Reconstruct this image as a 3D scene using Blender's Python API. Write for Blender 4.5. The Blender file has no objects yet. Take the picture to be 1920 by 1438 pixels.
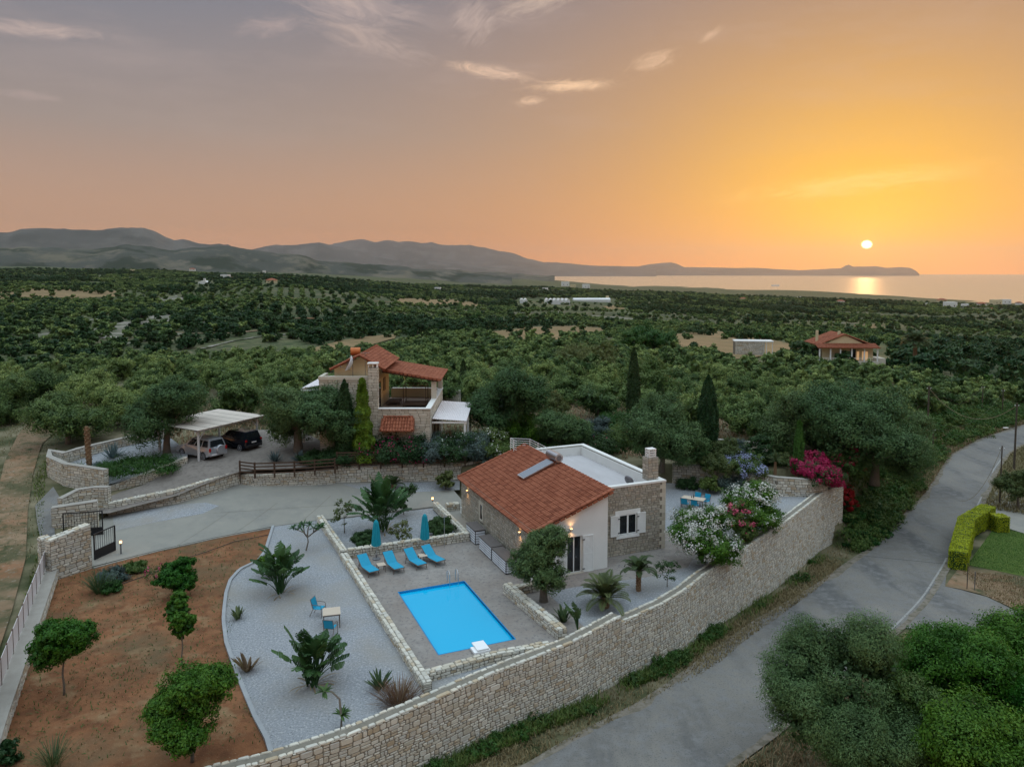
import bpy, bmesh, math, random
import numpy as np
from mathutils import Vector, Matrix
from mathutils.geometry import delaunay_2d_cdt
SC = bpy.context.scene
COL = SC.collection
R = math.radians
# ------------------------------------------------------------------ camera
FPX = 1420.0; PITCH = R(4.0); HZ = 508.0; CAMH = 18.4
PPY = HZ + FPX * math.tan(PITCH)
cam_d = bpy.data.cameras.new('camera'); cam = bpy.data.objects.new('camera', cam_d); COL.objects.link(cam)
cam.location = (0, 0, CAMH); cam.rotation_euler = (R(90) - PITCH, 0, 0)
cam_d.sensor_width = 36; cam_d.sensor_fit = 'HORIZONTAL'; cam_d.lens = 36 * FPX / 1920
cam_d.shift_y = -(719 - PPY) / 1920; cam_d.clip_start = .5; cam_d.clip_end = 200000
SC.camera = cam
SC.view_settings.view_transform = 'Standard'; SC.view_settings.look = 'None'
SC.view_settings.exposure = 0.10; SC.view_settings.gamma = 1
try: SC.view_settings.use_curve_mapping = False
except Exception: pass
SC.cycles.max_bounces = 6; SC.cycles.diffuse_bounces = 3; SC.cycles.glossy_bounces = 3
SC.cycles.transmission_bounces = 4; SC.cycles.transparent_max_bounces = 8; SC.cycles.volume_bounces = 1
SC.cycles.use_denoising = True
SUN_AZ = math.atan2(1622 - 960, FPX); SUN_EL = math.atan2(508 - 459, 1567)
# ------------------------------------------------------------------ sky
def build_world():
    w = bpy.data.worlds.new('World'); SC.world = w; w.use_nodes = True
    nt = w.node_tree; nt.nodes.clear(); N = nt.nodes; Lk = nt.links
    out = N.new('ShaderNodeOutputWorld')
    tc = N.new('ShaderNodeTexCoord'); sep = N.new('ShaderNodeSeparateXYZ'); Lk.new(tc.outputs['Generated'], sep.inputs[0])
    def M(op, a, b=None, c=None, clamp=False):
        n = N.new('ShaderNodeMath'); n.operation = op; n.use_clamp = clamp
        for i, x in enumerate((a, b, c)):
            if x is None: continue
            if isinstance(x, (int, float)): n.inputs[i].default_value = x
            else: Lk.new(x, n.inputs[i])
        return n.outputs[0]
    X, Y, Z = sep.outputs
    el = M('MULTIPLY', M('ARCSINE', M('MAXIMUM', M('MINIMUM', Z, 1.0), -1.0)), 57.29578)      # degrees
    az = M('MULTIPLY', M('ARCTAN2', X, Y), 57.29578)
    daz = M('SUBTRACT', az, math.degrees(SUN_AZ)); de = M('SUBTRACT', el, math.degrees(SUN_EL))
    daz = M('SUBTRACT', M('MODULO', M('ADD', daz, 540.0), 360.0), 180.0)
    def ramp(fac, stops, interp='EASE'):
        r = N.new('ShaderNodeValToRGB'); r.color_ramp.interpolation = interp
        e = r.color_ramp.elements
        while len(e) < len(stops): e.new(.5)
        for i, (p, c) in enumerate(stops): e[i].position = p; e[i].color = (*c, 1)
        Lk.new(fac, r.inputs[0]); return r.outputs[0]
    def mix(f, a, b, mode='MIX'):
        m = N.new('ShaderNodeMix'); m.data_type = 'RGBA'; m.blend_type = mode; m.clamp_factor = True
        if isinstance(f, (int, float)): m.inputs[0].default_value = f
        else: Lk.new(f, m.inputs[0])
        for i, x in ((6, a), (7, b)):
            if isinstance(x, tuple): m.inputs[i].default_value = (*x, 1)
            else: Lk.new(x, m.inputs[i])
        return m.outputs[2]
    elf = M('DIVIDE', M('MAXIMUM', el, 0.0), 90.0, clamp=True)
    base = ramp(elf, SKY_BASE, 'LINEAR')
    s1 = M('SQRT', M('ADD', M('POWER', M('ABSOLUTE', M('MULTIPLY', daz, .76)), 2.0), M('POWER', M('ABSOLUTE', M('MULTIPLY', de, .96)), 2.0)))
    wide = M('EXPONENT', M('MULTIPLY', M('POWER', M('DIVIDE', s1, 19.0), 1.6), -1.0))
    c = mix(M('MULTIPLY', wide, .92), base, (.70, .325, .075))
    s2 = M('SQRT', M('ADD', M('POWER', M('ABSOLUTE', M('MULTIPLY', daz, .75)), 2.0), M('POWER', M('ABSOLUTE', de), 2.0)))
    mid = M('EXPONENT', M('MULTIPLY', M('POWER', M('DIVIDE', s2, 8.2), 1.6), -1.0))
    c = mix(M('MULTIPLY', mid, .85), c, (1.16, .66, .0))
    s3 = M('SQRT', M('ADD', M('POWER', M('ABSOLUTE', M('MULTIPLY', daz, .9)), 2.0), M('POWER', M('ABSOLUTE', de), 2.0)))
    near = M('EXPONENT', M('MULTIPLY', M('DIVIDE', s3, 1.5), -1.0))
    c = mix(M('MULTIPLY', near, .75), c, (1.5, .85, .07))
    # horizon band: redder and dimmer
    hb = M('EXPONENT', M('MULTIPLY', M('DIVIDE', M('MAXIMUM', el, 0.0), 2.6), -1.0))
    hw = M('EXPONENT', M('MULTIPLY', M('POWER', M('DIVIDE', M('ABSOLUTE', daz), 26.0), 1.6), -1.0))
    c = mix(M('MULTIPLY', M('MULTIPLY', hb, hw), .55), c, (1.7, .36, .0))
    # thin high clouds, each a streaky patch in the sky
    def cloud(caz, cel, wa, we, tilt, amt, col, cc, nsc=1.0, sharp=.45):
        da = M('SUBTRACT', az, caz); dl = M('SUBTRACT', el, cel)
        ct, st = math.cos(R(tilt)), math.sin(R(tilt))
        a2 = M('ADD', M('MULTIPLY', da, ct), M('MULTIPLY', dl, st)); b2 = M('SUBTRACT', M('MULTIPLY', dl, ct), M('MULTIPLY', da, st))
        cb = N.new('ShaderNodeCombineXYZ'); Lk.new(M('MULTIPLY', a2, .35 * nsc / max(1, .35 * wa / we * .5)), cb.inputs[0]); Lk.new(M('MULTIPLY', b2, 1.0 * nsc), cb.inputs[1]); cb.inputs[2].default_value = caz * 1.7 + cel
        nz = N.new('ShaderNodeTexNoise'); nz.inputs['Scale'].default_value = .9; nz.inputs['Detail'].default_value = 9; nz.inputs['Roughness'].default_value = .70; nz.inputs['Distortion'].default_value = 1.2
        Lk.new(cb.outputs[0], nz.inputs['Vector'])
        g = M('EXPONENT', M('MULTIPLY', M('ADD', M('POWER', M('ABSOLUTE', M('DIVIDE', a2, wa)), 2.0), M('POWER', M('ABSOLUTE', M('DIVIDE', b2, we)), 2.0)), -1.0))
        k = M('MULTIPLY', M('SUBTRACT', M('ADD', nz.outputs[0], M('MULTIPLY', g, .34)), sharp + .14), 2.5, clamp=True)
        return mix(M('MULTIPLY', M('MULTIPLY', k, M('MINIMUM', M('MULTIPLY', g, 2.0), 1.0)), min(1, amt * 1.25)), cc, col)
    for args in CLOUDS: c = cloud(*args[:6], args[6], c, *args[7:])
    # broad very faint veil
    cb = N.new('ShaderNodeCombineXYZ'); Lk.new(M('MULTIPLY', az, .05), cb.inputs[0]); Lk.new(M('MULTIPLY', el, .22), cb.inputs[1])
    nz = N.new('ShaderNodeTexNoise'); nz.inputs['Scale'].default_value = 1.2; nz.inputs['Detail'].default_value = 6; nz.inputs['Roughness'].default_value = .6; Lk.new(cb.outputs[0], nz.inputs['Vector'])
    hi = M('MULTIPLY', M('SUBTRACT', el, 4.0), .08, clamp=True)
    c = mix(M('MULTIPLY', M('MULTIPLY', M('SUBTRACT', nz.outputs[0], .5), 2.2, clamp=True), M('MULTIPLY', hi, .45)), c, (.60, .45, .40))
    # sun disc
    s4 = M('SQRT', M('ADD', M('POWER', M('ABSOLUTE', daz), 2.0), M('POWER', M('ABSOLUTE', M('MULTIPLY', de, 1.2)), 2.0)))
    disc = M('SUBTRACT', 1.0, M('MULTIPLY', M('SUBTRACT', s4, .24), 7.0, clamp=True), clamp=True)
    c = mix(disc, c, (5.0, 4.2, 2.4))
    # no light from the part of the sky that lies below the ground
    bg = N.new('ShaderNodeBackground'); Lk.new(c, bg.inputs[0]); bg.inputs[1].default_value = 1.0
    sky = N.new('ShaderNodeTexSky'); sky.sky_type = 'NISHITA'; sky.sun_disc = False
    sky.sun_elevation = SUN_EL; sky.sun_rotation = SUN_AZ; sky.altitude = 180; sky.dust_density = 2.0
    bg2 = N.new('ShaderNodeBackground'); Lk.new(sky.outputs[0], bg2.inputs[0]); bg2.inputs[1].default_value = .006
    ad = N.new('ShaderNodeAddShader'); Lk.new(bg.outputs[0], ad.inputs[0]); Lk.new(bg2.outputs[0], ad.inputs[1])
    Lk.new(ad.outputs[0], out.inputs[0])
    try: w.cycles.sampling_method = 'MANUAL'; w.cycles.sample_map_resolution = 1024
    except Exception: pass
SKY_BASE = [(0.0, (1.0, .42, .15)), (.035, (.56, .315, .19)), (.11, (.33, .265, .238)), (.21, (.175, .195, .245)), (.30, (.36, .38, .46)), (.50, (1.12, 1.36, 1.52)), (1.0, (1.32, 1.64, 1.88))]  # upper stops, out of view, are brightened to light the ground
PK = (.70, .45, .30)
CLOUDS = [  # azimuth, elevation (deg), half-widths, tilt, amount, colour
    (-11.5, 18.6, 4.6, 1.9, -10, .62, (.52, .40, .36), 1.0, .42),
    (-10.5, 16.3, 4.2, .9, -14, .5, (.56, .42, .36), 1.2, .42),
    (-31.5, 14.8, 4.0, .45, 2, .70, (.52, .40, .36), 1.5, .40),
    (-17.5, 16.6, 2.2, .7, 12, .5, (.50, .38, .35), 1.4, .42),
    (-2.8, 17.6, 1.5, 1.6, 38, .55, (.58, .44, .38), 1.4, .42),
    (2.2, 19.2, 3.4, .9, 16, .65, (.62, .47, .38), 1.3, .42),
    (-1.6, 14.4, 2.8, .42, -9, .85, (.76, .52, .37), 1.9, .36),
    (4.3, 13.4, 2.4, .38, 2, .95, (.88, .58, .36), 1.9, .34),
    (1.4, 12.4, 1.0, .3, 8, .7, (.80, .53, .35), 2.2, .38),
    (10.4, 14.9, 1.6, .6, 14, .62, (.72, .47, .30), 1.9, .38),
    (14.5, 16.4, .8, .25, 30, .6, (.72, .47, .30), 2.4, .38),
    (-32, 10.9, 1.8, .3, 0, .5, (.46, .35, .32), 2.0, .4),
    (24.0, 5.9, 6.5, .75, 5, .62, (1.15, .66, .16), 1.5, .36),
    (-25, 19.6, 7, .8, -3, .35, (.40, .34, .34), .9, .42),
    (8, 20.2, 5, .7, 6, .3, (.60, .44, .36), 1.2, .42),
]
build_world()
sd = bpy.data.lights.new('sun', 'SUN'); sd.energy = .8; sd.angle = R(1.0); sd.color = (1.0, .52, .2)
so = bpy.data.objects.new('sun', sd); COL.objects.link(so)
sdir = Vector((math.sin(SUN_AZ) * math.cos(SUN_EL), math.cos(SUN_AZ) * math.cos(SUN_EL), math.sin(SUN_EL)))
so.rotation_euler = (-sdir).to_track_quat('-Z', 'Y').to_euler(); so.location = (60, 120, 60)
# ------------------------------------------------------------------ pixel of the photograph -> place on the ground
def ray(px, py):
    cx = (px - 960) / FPX; cy = -(py - PPY) / FPX
    return cx, math.cos(PITCH) + cy * math.sin(PITCH), -math.sin(PITCH) + cy * math.cos(PITCH)
def at(px, py, z=0.0):
    d = ray(px, py); t = (z - CAMH) / d[2]; return Vector((d[0] * t, d[1] * t, z))
def atd(px, py, Y):
    d = ray(px, py); t = Y / d[1]; return Vector((d[0] * t, Y, CAMH + d[2] * t))
def projn(X, Y, Z):
    z = Z - CAMH; dep = Y * math.cos(PITCH) - z * math.sin(PITCH); up = Y * math.sin(PITCH) + z * math.cos(PITCH)
    return 960 + FPX * X / dep, PPY - FPX * up / dep
UA = R(22.9); UV0 = at(823, 1231, -.1)
def uv(u, v, z=0.0):
    return Vector((UV0.x + u * math.cos(UA) - v * math.sin(UA), UV0.y + u * math.sin(UA) + v * math.cos(UA), z))
def inpoly(X, Y, poly):
    X = np.asarray(X, float); Y = np.asarray(Y, float); ins = np.zeros(X.shape, bool); n = len(poly)
    for i in range(n):
        x0, y0 = poly[i][:2]; x1, y1 = poly[(i + 1) % n][:2]
        if y0 == y1: continue
        c = ((y0 > Y) != (y1 > Y)) & (X < (x1 - x0) * (Y - y0) / (y1 - y0) + x0)
        ins ^= c
    return ins
def rbf(pts):
    P = np.array([[p[0], p[1]] for p in pts]); z = np.array([p[2] for p in pts]); n = len(P)
    A = np.zeros((n + 3, n + 3)); D = np.hypot(P[:, None, 0] - P[None, :, 0], P[:, None, 1] - P[None, :, 1])
    A[:n, :n] = D; A[:n, n] = 1; A[:n, n + 1:] = P; A[n, :n] = 1; A[n + 1:, :n] = P.T
    s = np.linalg.solve(A + np.eye(n + 3) * 1e-9, np.concatenate([z, [0, 0, 0]]))
    def f(X, Y):
        X = np.asarray(X, float); Y = np.asarray(Y, float); o = s[n] + s[n + 1] * X + s[n + 2] * Y
        for i in range(n): o = o + s[i] * np.hypot(X - P[i, 0], Y - P[i, 1])
        return o
    return f
# ------------------------------------------------------------------ object helpers
def tag(o, label=None, cat=None, group=None, kind=None):
    if label: o['label'] = label
    if cat: o['category'] = cat
    if group: o['group'] = group
    if kind: o['kind'] = kind
    return o
def empty(name, loc=(0, 0, 0), rz=0.0, label=None, cat=None, group=None):
    o = bpy.data.objects.new(name, None); COL.objects.link(o); o.location = loc; o.rotation_euler = (0, 0, rz); o.empty_display_size = .2
    return tag(o, label, cat, group)
def copy_tree(o, parent=None):
    c = o.copy(); COL.objects.link(c)
    if parent is not None: c.parent = parent
    for ch in [x for x in KIDS.get(o.name, [])]: copy_tree(ch, c)
    return c
KIDS = {}
def setparent(o, p):
    if p is not None: o.parent = p; KIDS.setdefault(p.name, []).append(o)
class MB:
    def __init__(s): s.v = []; s.f = []; s.m = []; s.r = []; s.cr = .5
    def add(s, vs, fs, mi=0, r=None):
        b = len(s.v); r = s.cr if r is None else r
        s.v.extend([tuple(x) for x in vs]); s.r.extend([r] * len(vs))
        for f in fs: s.f.append(tuple(b + i for i in f)); s.m.append(mi)
        return s
    def box(s, c, d, rz=0.0, mi=0, r=None, rx=0.0, ry=0.0):
        x, y, z = d[0] / 2, d[1] / 2, d[2] / 2
        M_ = Matrix.Rotation(rz, 3, 'Z') @ Matrix.Rotation(ry, 3, 'Y') @ Matrix.Rotation(rx, 3, 'X'); c = Vector(c)
        vs = [c + M_ @ Vector((a * x, b * y, e * z)) for a in (-1, 1) for b in (-1, 1) for e in (-1, 1)]
        return s.add(vs, [(0, 1, 3, 2), (4, 6, 7, 5), (0, 4, 5, 1), (2, 3, 7, 6), (0, 2, 6, 4), (1, 5, 7, 3)], mi, r)
    def bx(s, x0, x1, y0, y1, z0, z1, mi=0, r=None): return s.box(((x0 + x1) / 2, (y0 + y1) / 2, (z0 + z1) / 2), (x1 - x0, y1 - y0, z1 - z0), 0, mi, r)
    def cyl(s, p0, p1, r0, r1=None, n=8, mi=0, caps=True, r=None):
        r1 = r0 if r1 is None else r1; p0 = Vector(p0); p1 = Vector(p1); d = (p1 - p0).normalized()
        a = d.orthogonal().normalized(); b = d.cross(a)
        vs = []
        for p, q in ((p0, r0), (p1, r1)):
            for i in range(n): t = 2 * math.pi * i / n; vs.append(p + (a * math.cos(t) + b * math.sin(t)) * q)
        fs = [(i, (i + 1) % n, n + (i + 1) % n, n + i) for i in range(n)]
        if caps: fs += [tuple(range(n - 1, -1, -1)), tuple(range(n, 2 * n))]
        return s.add(vs, fs, mi, r)
    def tube(s, pts, rad, n=6, mi=0, r=None):
        pts = [Vector(p) for p in pts]; k = len(pts); rs = rad if isinstance(rad, (list, tuple)) else [rad] * k; vs = []; a = None
        for i, p in enumerate(pts):
            d = (pts[min(i + 1, k - 1)] - pts[max(i - 1, 0)]).normalized()
            a = d.orthogonal().normalized() if a is None else (a - d * a.dot(d)).normalized()
            b = d.cross(a)
            for j in range(n): t = 2 * math.pi * j / n; vs.append(p + (a * math.cos(t) + b * math.sin(t)) * rs[i])
        fs = [(i * n + j, i * n + (j + 1) % n, (i + 1) * n + (j + 1) % n, (i + 1) * n + j) for i in range(k - 1) for j in range(n)]
        fs += [tuple(range(n - 1, -1, -1)), tuple(range((k - 1) * n, k * n))]
        return s.add(vs, fs, mi, r)
    def quad(s, a, b, c, d, mi=0, r=None): return s.add([a, b, c, d], [(0, 1, 2, 3)], mi, r)
    def prism(s, poly, off, mi=0, r=None):      # 3-D polygon extruded by vector off
        off = Vector(off); n = len(poly); vs = [Vector(p) for p in poly] + [Vector(p) + off for p in poly]
        return s.add(vs, [tuple(range(n - 1, -1, -1)), tuple(range(n, 2 * n))] + [(i, (i + 1) % n, n + (i + 1) % n, n + i) for i in range(n)], mi, r)
    def lathe(s, prof, c=(0, 0, 0), n=16, mi=0, r=None):
        vs = [(c[0] + q * math.cos(2 * math.pi * i / n), c[1] + q * math.sin(2 * math.pi * i / n), c[2] + z) for q, z in prof for i in range(n)]
        k = len(prof); fs = [(j * n + i, j * n + (i + 1) % n, (j + 1) * n + (i + 1) % n, (j + 1) * n + i) for j in range(k - 1) for i in range(n)]
        fs += [tuple(range(n - 1, -1, -1)), tuple(range((k - 1) * n, k * n))]
        return s.add(vs, fs, mi, r)
    def build(s, name, mats, parent=None, loc=None, rz=0.0, smooth=False, bevel=0):
        me = bpy.data.meshes.new(name); me.from_pydata(s.v, [], s.f)
        mats = mats if isinstance(mats, (list, tuple)) else [mats]
        for m in mats: me.materials.append(m)
        if len(mats) > 1: me.polygons.foreach_set('material_index', s.m)
        a = me.attributes.new('rnd', 'FLOAT', 'POINT'); a.data.foreach_set('value', s.r)
        bm = bmesh.new(); bm.from_mesh(me); bmesh.ops.recalc_face_normals(bm, faces=bm.faces)
        if bevel: bmesh.ops.bevel(bm, geom=[e for e in bm.edges if len(e.link_faces) == 2 and e.calc_face_angle(0) > .6], offset=bevel, segments=2, affect='EDGES', profile=.6)
        bm.to_mesh(me); bm.free()
        if smooth: me.polygons.foreach_set('use_smooth', [True] * len(me.polygons))
        o = bpy.data.objects.new(name, me); COL.objects.link(o)
        if loc is not None: o.location = loc
        o.rotation_euler = (0, 0, rz); setparent(o, parent); return o
def npmesh(name, V, F, mats, rnd=None, parent=None, smooth=False, mi=None):
    me = bpy.data.meshes.new(name); V = np.asarray(V, np.float32); F = np.asarray(F, np.int32); k = F.shape[1]
    me.vertices.add(len(V)); me.vertices.foreach_set('co', V.ravel())
    me.loops.add(F.size); me.loops.foreach_set('vertex_index', F.ravel())
    me.polygons.add(len(F)); me.polygons.foreach_set('loop_start', np.arange(len(F), dtype=np.int32) * k)
    try: me.polygons.foreach_set('loop_total', np.full(len(F), k, np.int32))
    except Exception: pass
    for m in (mats if isinstance(mats, (list, tuple)) else [mats]): me.materials.append(m)
    if mi is not None: me.polygons.foreach_set('material_index', np.asarray(mi, np.int32))
    if rnd is not None:
        a = me.attributes.new('rnd', 'FLOAT', 'POINT'); a.data.foreach_set('value', np.asarray(rnd, np.float32))
    me.polygons.foreach_set('use_smooth', np.full(len(F), smooth))
    me.update(calc_edges=True)
    o = bpy.data.objects.new(name, me); COL.objects.link(o); setparent(o, parent); return o
# ------------------------------------------------------------------ materials
def newmat(name):
    m = bpy.data.materials.new(name); m.use_nodes = True; nt = m.node_tree
    return m, nt, nt.nodes['Principled BSDF']
def mat(name, cols, rough=.8, scale=3.0, detail=5, bump=0.0, bscale=None, metal=0.0, spec=.3, stretch=None, contrast=1.6, attr=0.0, orand=0.0, extra=None, emit=None, estr=0, coat=0.0):
    """principled surface whose colour wanders between the given colours with noise (and with the 'rnd' value of each piece)"""
    m, nt, b = newmat(name); N = nt.nodes; Lk = nt.links
    b.inputs['Roughness'].default_value = rough; b.inputs['Metallic'].default_value = metal
    b.inputs['Specular IOR Level'].default_value = spec
    if coat: b.inputs['Coat Weight'].default_value = coat
    tc = N.new('ShaderNodeTexCoord'); vec = tc.outputs['Object']
    if stretch:
        mp = N.new('ShaderNodeMapping'); mp.inputs['Scale'].default_value = stretch; Lk.new(vec, mp.inputs[0]); vec = mp.outputs[0]
    fac = None
    if len(cols) > 1:
        nz = N.new('ShaderNodeTexNoise'); nz.inputs['Scale'].default_value = scale; nz.inputs['Detail'].default_value = detail; nz.inputs['Roughness'].default_value = .6
        Lk.new(vec, nz.inputs['Vector'])
        mm = N.new('ShaderNodeMath'); mm.operation = 'MULTIPLY_ADD'; Lk.new(nz.outputs[0], mm.inputs[0]); mm.inputs[1].default_value = contrast; mm.inputs[2].default_value = .5 - contrast / 2
        fac = mm.outputs[0]
        if attr:
            at_ = N.new('ShaderNodeAttribute'); at_.attribute_name = 'rnd'
            mx = N.new('ShaderNodeMix'); mx.inputs[0].default_value = attr; Lk.new(fac, mx.inputs[2]); Lk.new(at_.outputs['Fac'], mx.inputs[3]); fac = mx.outputs[0]
        r = N.new('ShaderNodeValToRGB'); e = r.color_ramp.elements
        while len(e) < len(cols): e.new(.5)
        for i, c in enumerate(cols): e[i].position = i / (len(cols) - 1); e[i].color = (*c, 1)
        Lk.new(fac, r.inputs[0]); c = r.outputs[0]
        if orand:
            oi = N.new('ShaderNodeObjectInfo'); h = N.new('ShaderNodeHueSaturation')
            q = N.new('ShaderNodeMath'); q.operation = 'MULTIPLY_ADD'; Lk.new(oi.outputs['Random'], q.inputs[0]); q.inputs[1].default_value = orand; q.inputs[2].default_value = 1 - orand / 2
            q2 = N.new('ShaderNodeMath'); q2.operation = 'MULTIPLY_ADD'; Lk.new(oi.outputs['Random'], q2.inputs[0]); q2.inputs[1].default_value = -.05; q2.inputs[2].default_value = .525
            Lk.new(q.outputs[0], h.inputs['Value']); Lk.new(q2.outputs[0], h.inputs['Hue']); Lk.new(c, h.inputs['Color']); c = h.outputs[0]
        Lk.new(c, b.inputs['Base Color'])
    else: b.inputs['Base Color'].default_value = (*cols[0], 1)
    if bump:
        n2 = N.new('ShaderNodeTexNoise'); n2.inputs['Scale'].default_value = bscale or scale * 3; n2.inputs['Detail'].default_value = 4; Lk.new(vec, n2.inputs['Vector'])
        bp = N.new('ShaderNodeBump'); bp.inputs['Strength'].default_value = bump; bp.inputs['Distance'].default_value = .03
        Lk.new(n2.outputs[0], bp.inputs['Height']); Lk.new(bp.outputs[0], b.inputs['Normal'])
    if emit: b.inputs['Emission Color'].default_value = (*emit, 1); b.inputs['Emission Strength'].default_value = estr
    return m
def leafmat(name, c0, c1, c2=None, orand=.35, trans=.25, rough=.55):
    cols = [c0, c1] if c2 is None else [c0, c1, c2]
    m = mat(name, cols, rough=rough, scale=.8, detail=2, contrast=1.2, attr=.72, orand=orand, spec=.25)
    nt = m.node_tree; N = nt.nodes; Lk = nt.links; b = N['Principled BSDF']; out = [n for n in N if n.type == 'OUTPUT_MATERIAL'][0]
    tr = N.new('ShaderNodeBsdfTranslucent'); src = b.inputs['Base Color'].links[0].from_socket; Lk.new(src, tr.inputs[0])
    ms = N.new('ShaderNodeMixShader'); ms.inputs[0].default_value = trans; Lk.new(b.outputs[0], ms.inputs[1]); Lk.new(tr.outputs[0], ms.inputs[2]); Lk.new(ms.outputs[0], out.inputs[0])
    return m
def groundmat(name, layers, rough=.95, bump=.4, bscale=20):
    """several colours laid over one another by noises of different size: layers = [(colour, scale, threshold, softness)], first = base"""
    m, nt, b = newmat(name); N = nt.nodes; Lk = nt.links; b.inputs['Roughness'].default_value = rough; b.inputs['Specular IOR Level'].default_value = .2
    tc = N.new('ShaderNodeTexCoord'); c = None
    for i, L in enumerate(layers):
        col = L[0]
        if i == 0:
            rgb = N.new('ShaderNodeRGB'); rgb.outputs[0].default_value = (*col, 1); c = rgb.outputs[0]; continue
        nz = N.new('ShaderNodeTexNoise'); nz.inputs['Scale'].default_value = L[1]; nz.inputs['Detail'].default_value = 7; nz.inputs['Roughness'].default_value = .62
        mp = N.new('ShaderNodeMapping'); mp.inputs['Location'].default_value = (i * 13.7, i * 7.1, 0)
        if len(L) > 4: mp.inputs['Scale'].default_value = L[4]; mp.inputs['Rotation'].default_value = (0, 0, L[5] if len(L) > 5 else 0)
        Lk.new(tc.outputs['Object'], mp.inputs[0]); Lk.new(mp.outputs[0], nz.inputs['Vector'])
        mr = N.new('ShaderNodeMapRange'); mr.inputs['From Min'].default_value = L[2] - L[3]; mr.inputs['From Max'].default_value = L[2] + L[3]; Lk.new(nz.outputs[0], mr.inputs[0])
        mx = N.new('ShaderNodeMix'); mx.data_type = 'RGBA'; Lk.new(mr.outputs[0], mx.inputs[0]); Lk.new(c, mx.inputs[6]); mx.inputs[7].default_value = (*col, 1); c = mx.outputs[2]
    Lk.new(c, b.inputs['Base Color'])
    if bump:
        n2 = N.new('ShaderNodeTexNoise'); n2.inputs['Scale'].default_value = bscale; n2.inputs['Detail'].default_value = 5; Lk.new(tc.outputs['Object'], n2.inputs['Vector'])
        bp = N.new('ShaderNodeBump'); bp.inputs['Strength'].default_value = bump; bp.inputs['Distance'].default_value = .03
        Lk.new(n2.outputs[0], bp.inputs['Height']); Lk.new(bp.outputs[0], b.inputs['Normal'])
    return m
STONE = [(.38, .345, .27), (.52, .475, .39), (.60, .565, .48), (.48, .46, .41), (.66, .62, .53), (.42, .33, .22), (.52, .50, .44), (.38, .35, .29)]
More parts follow.
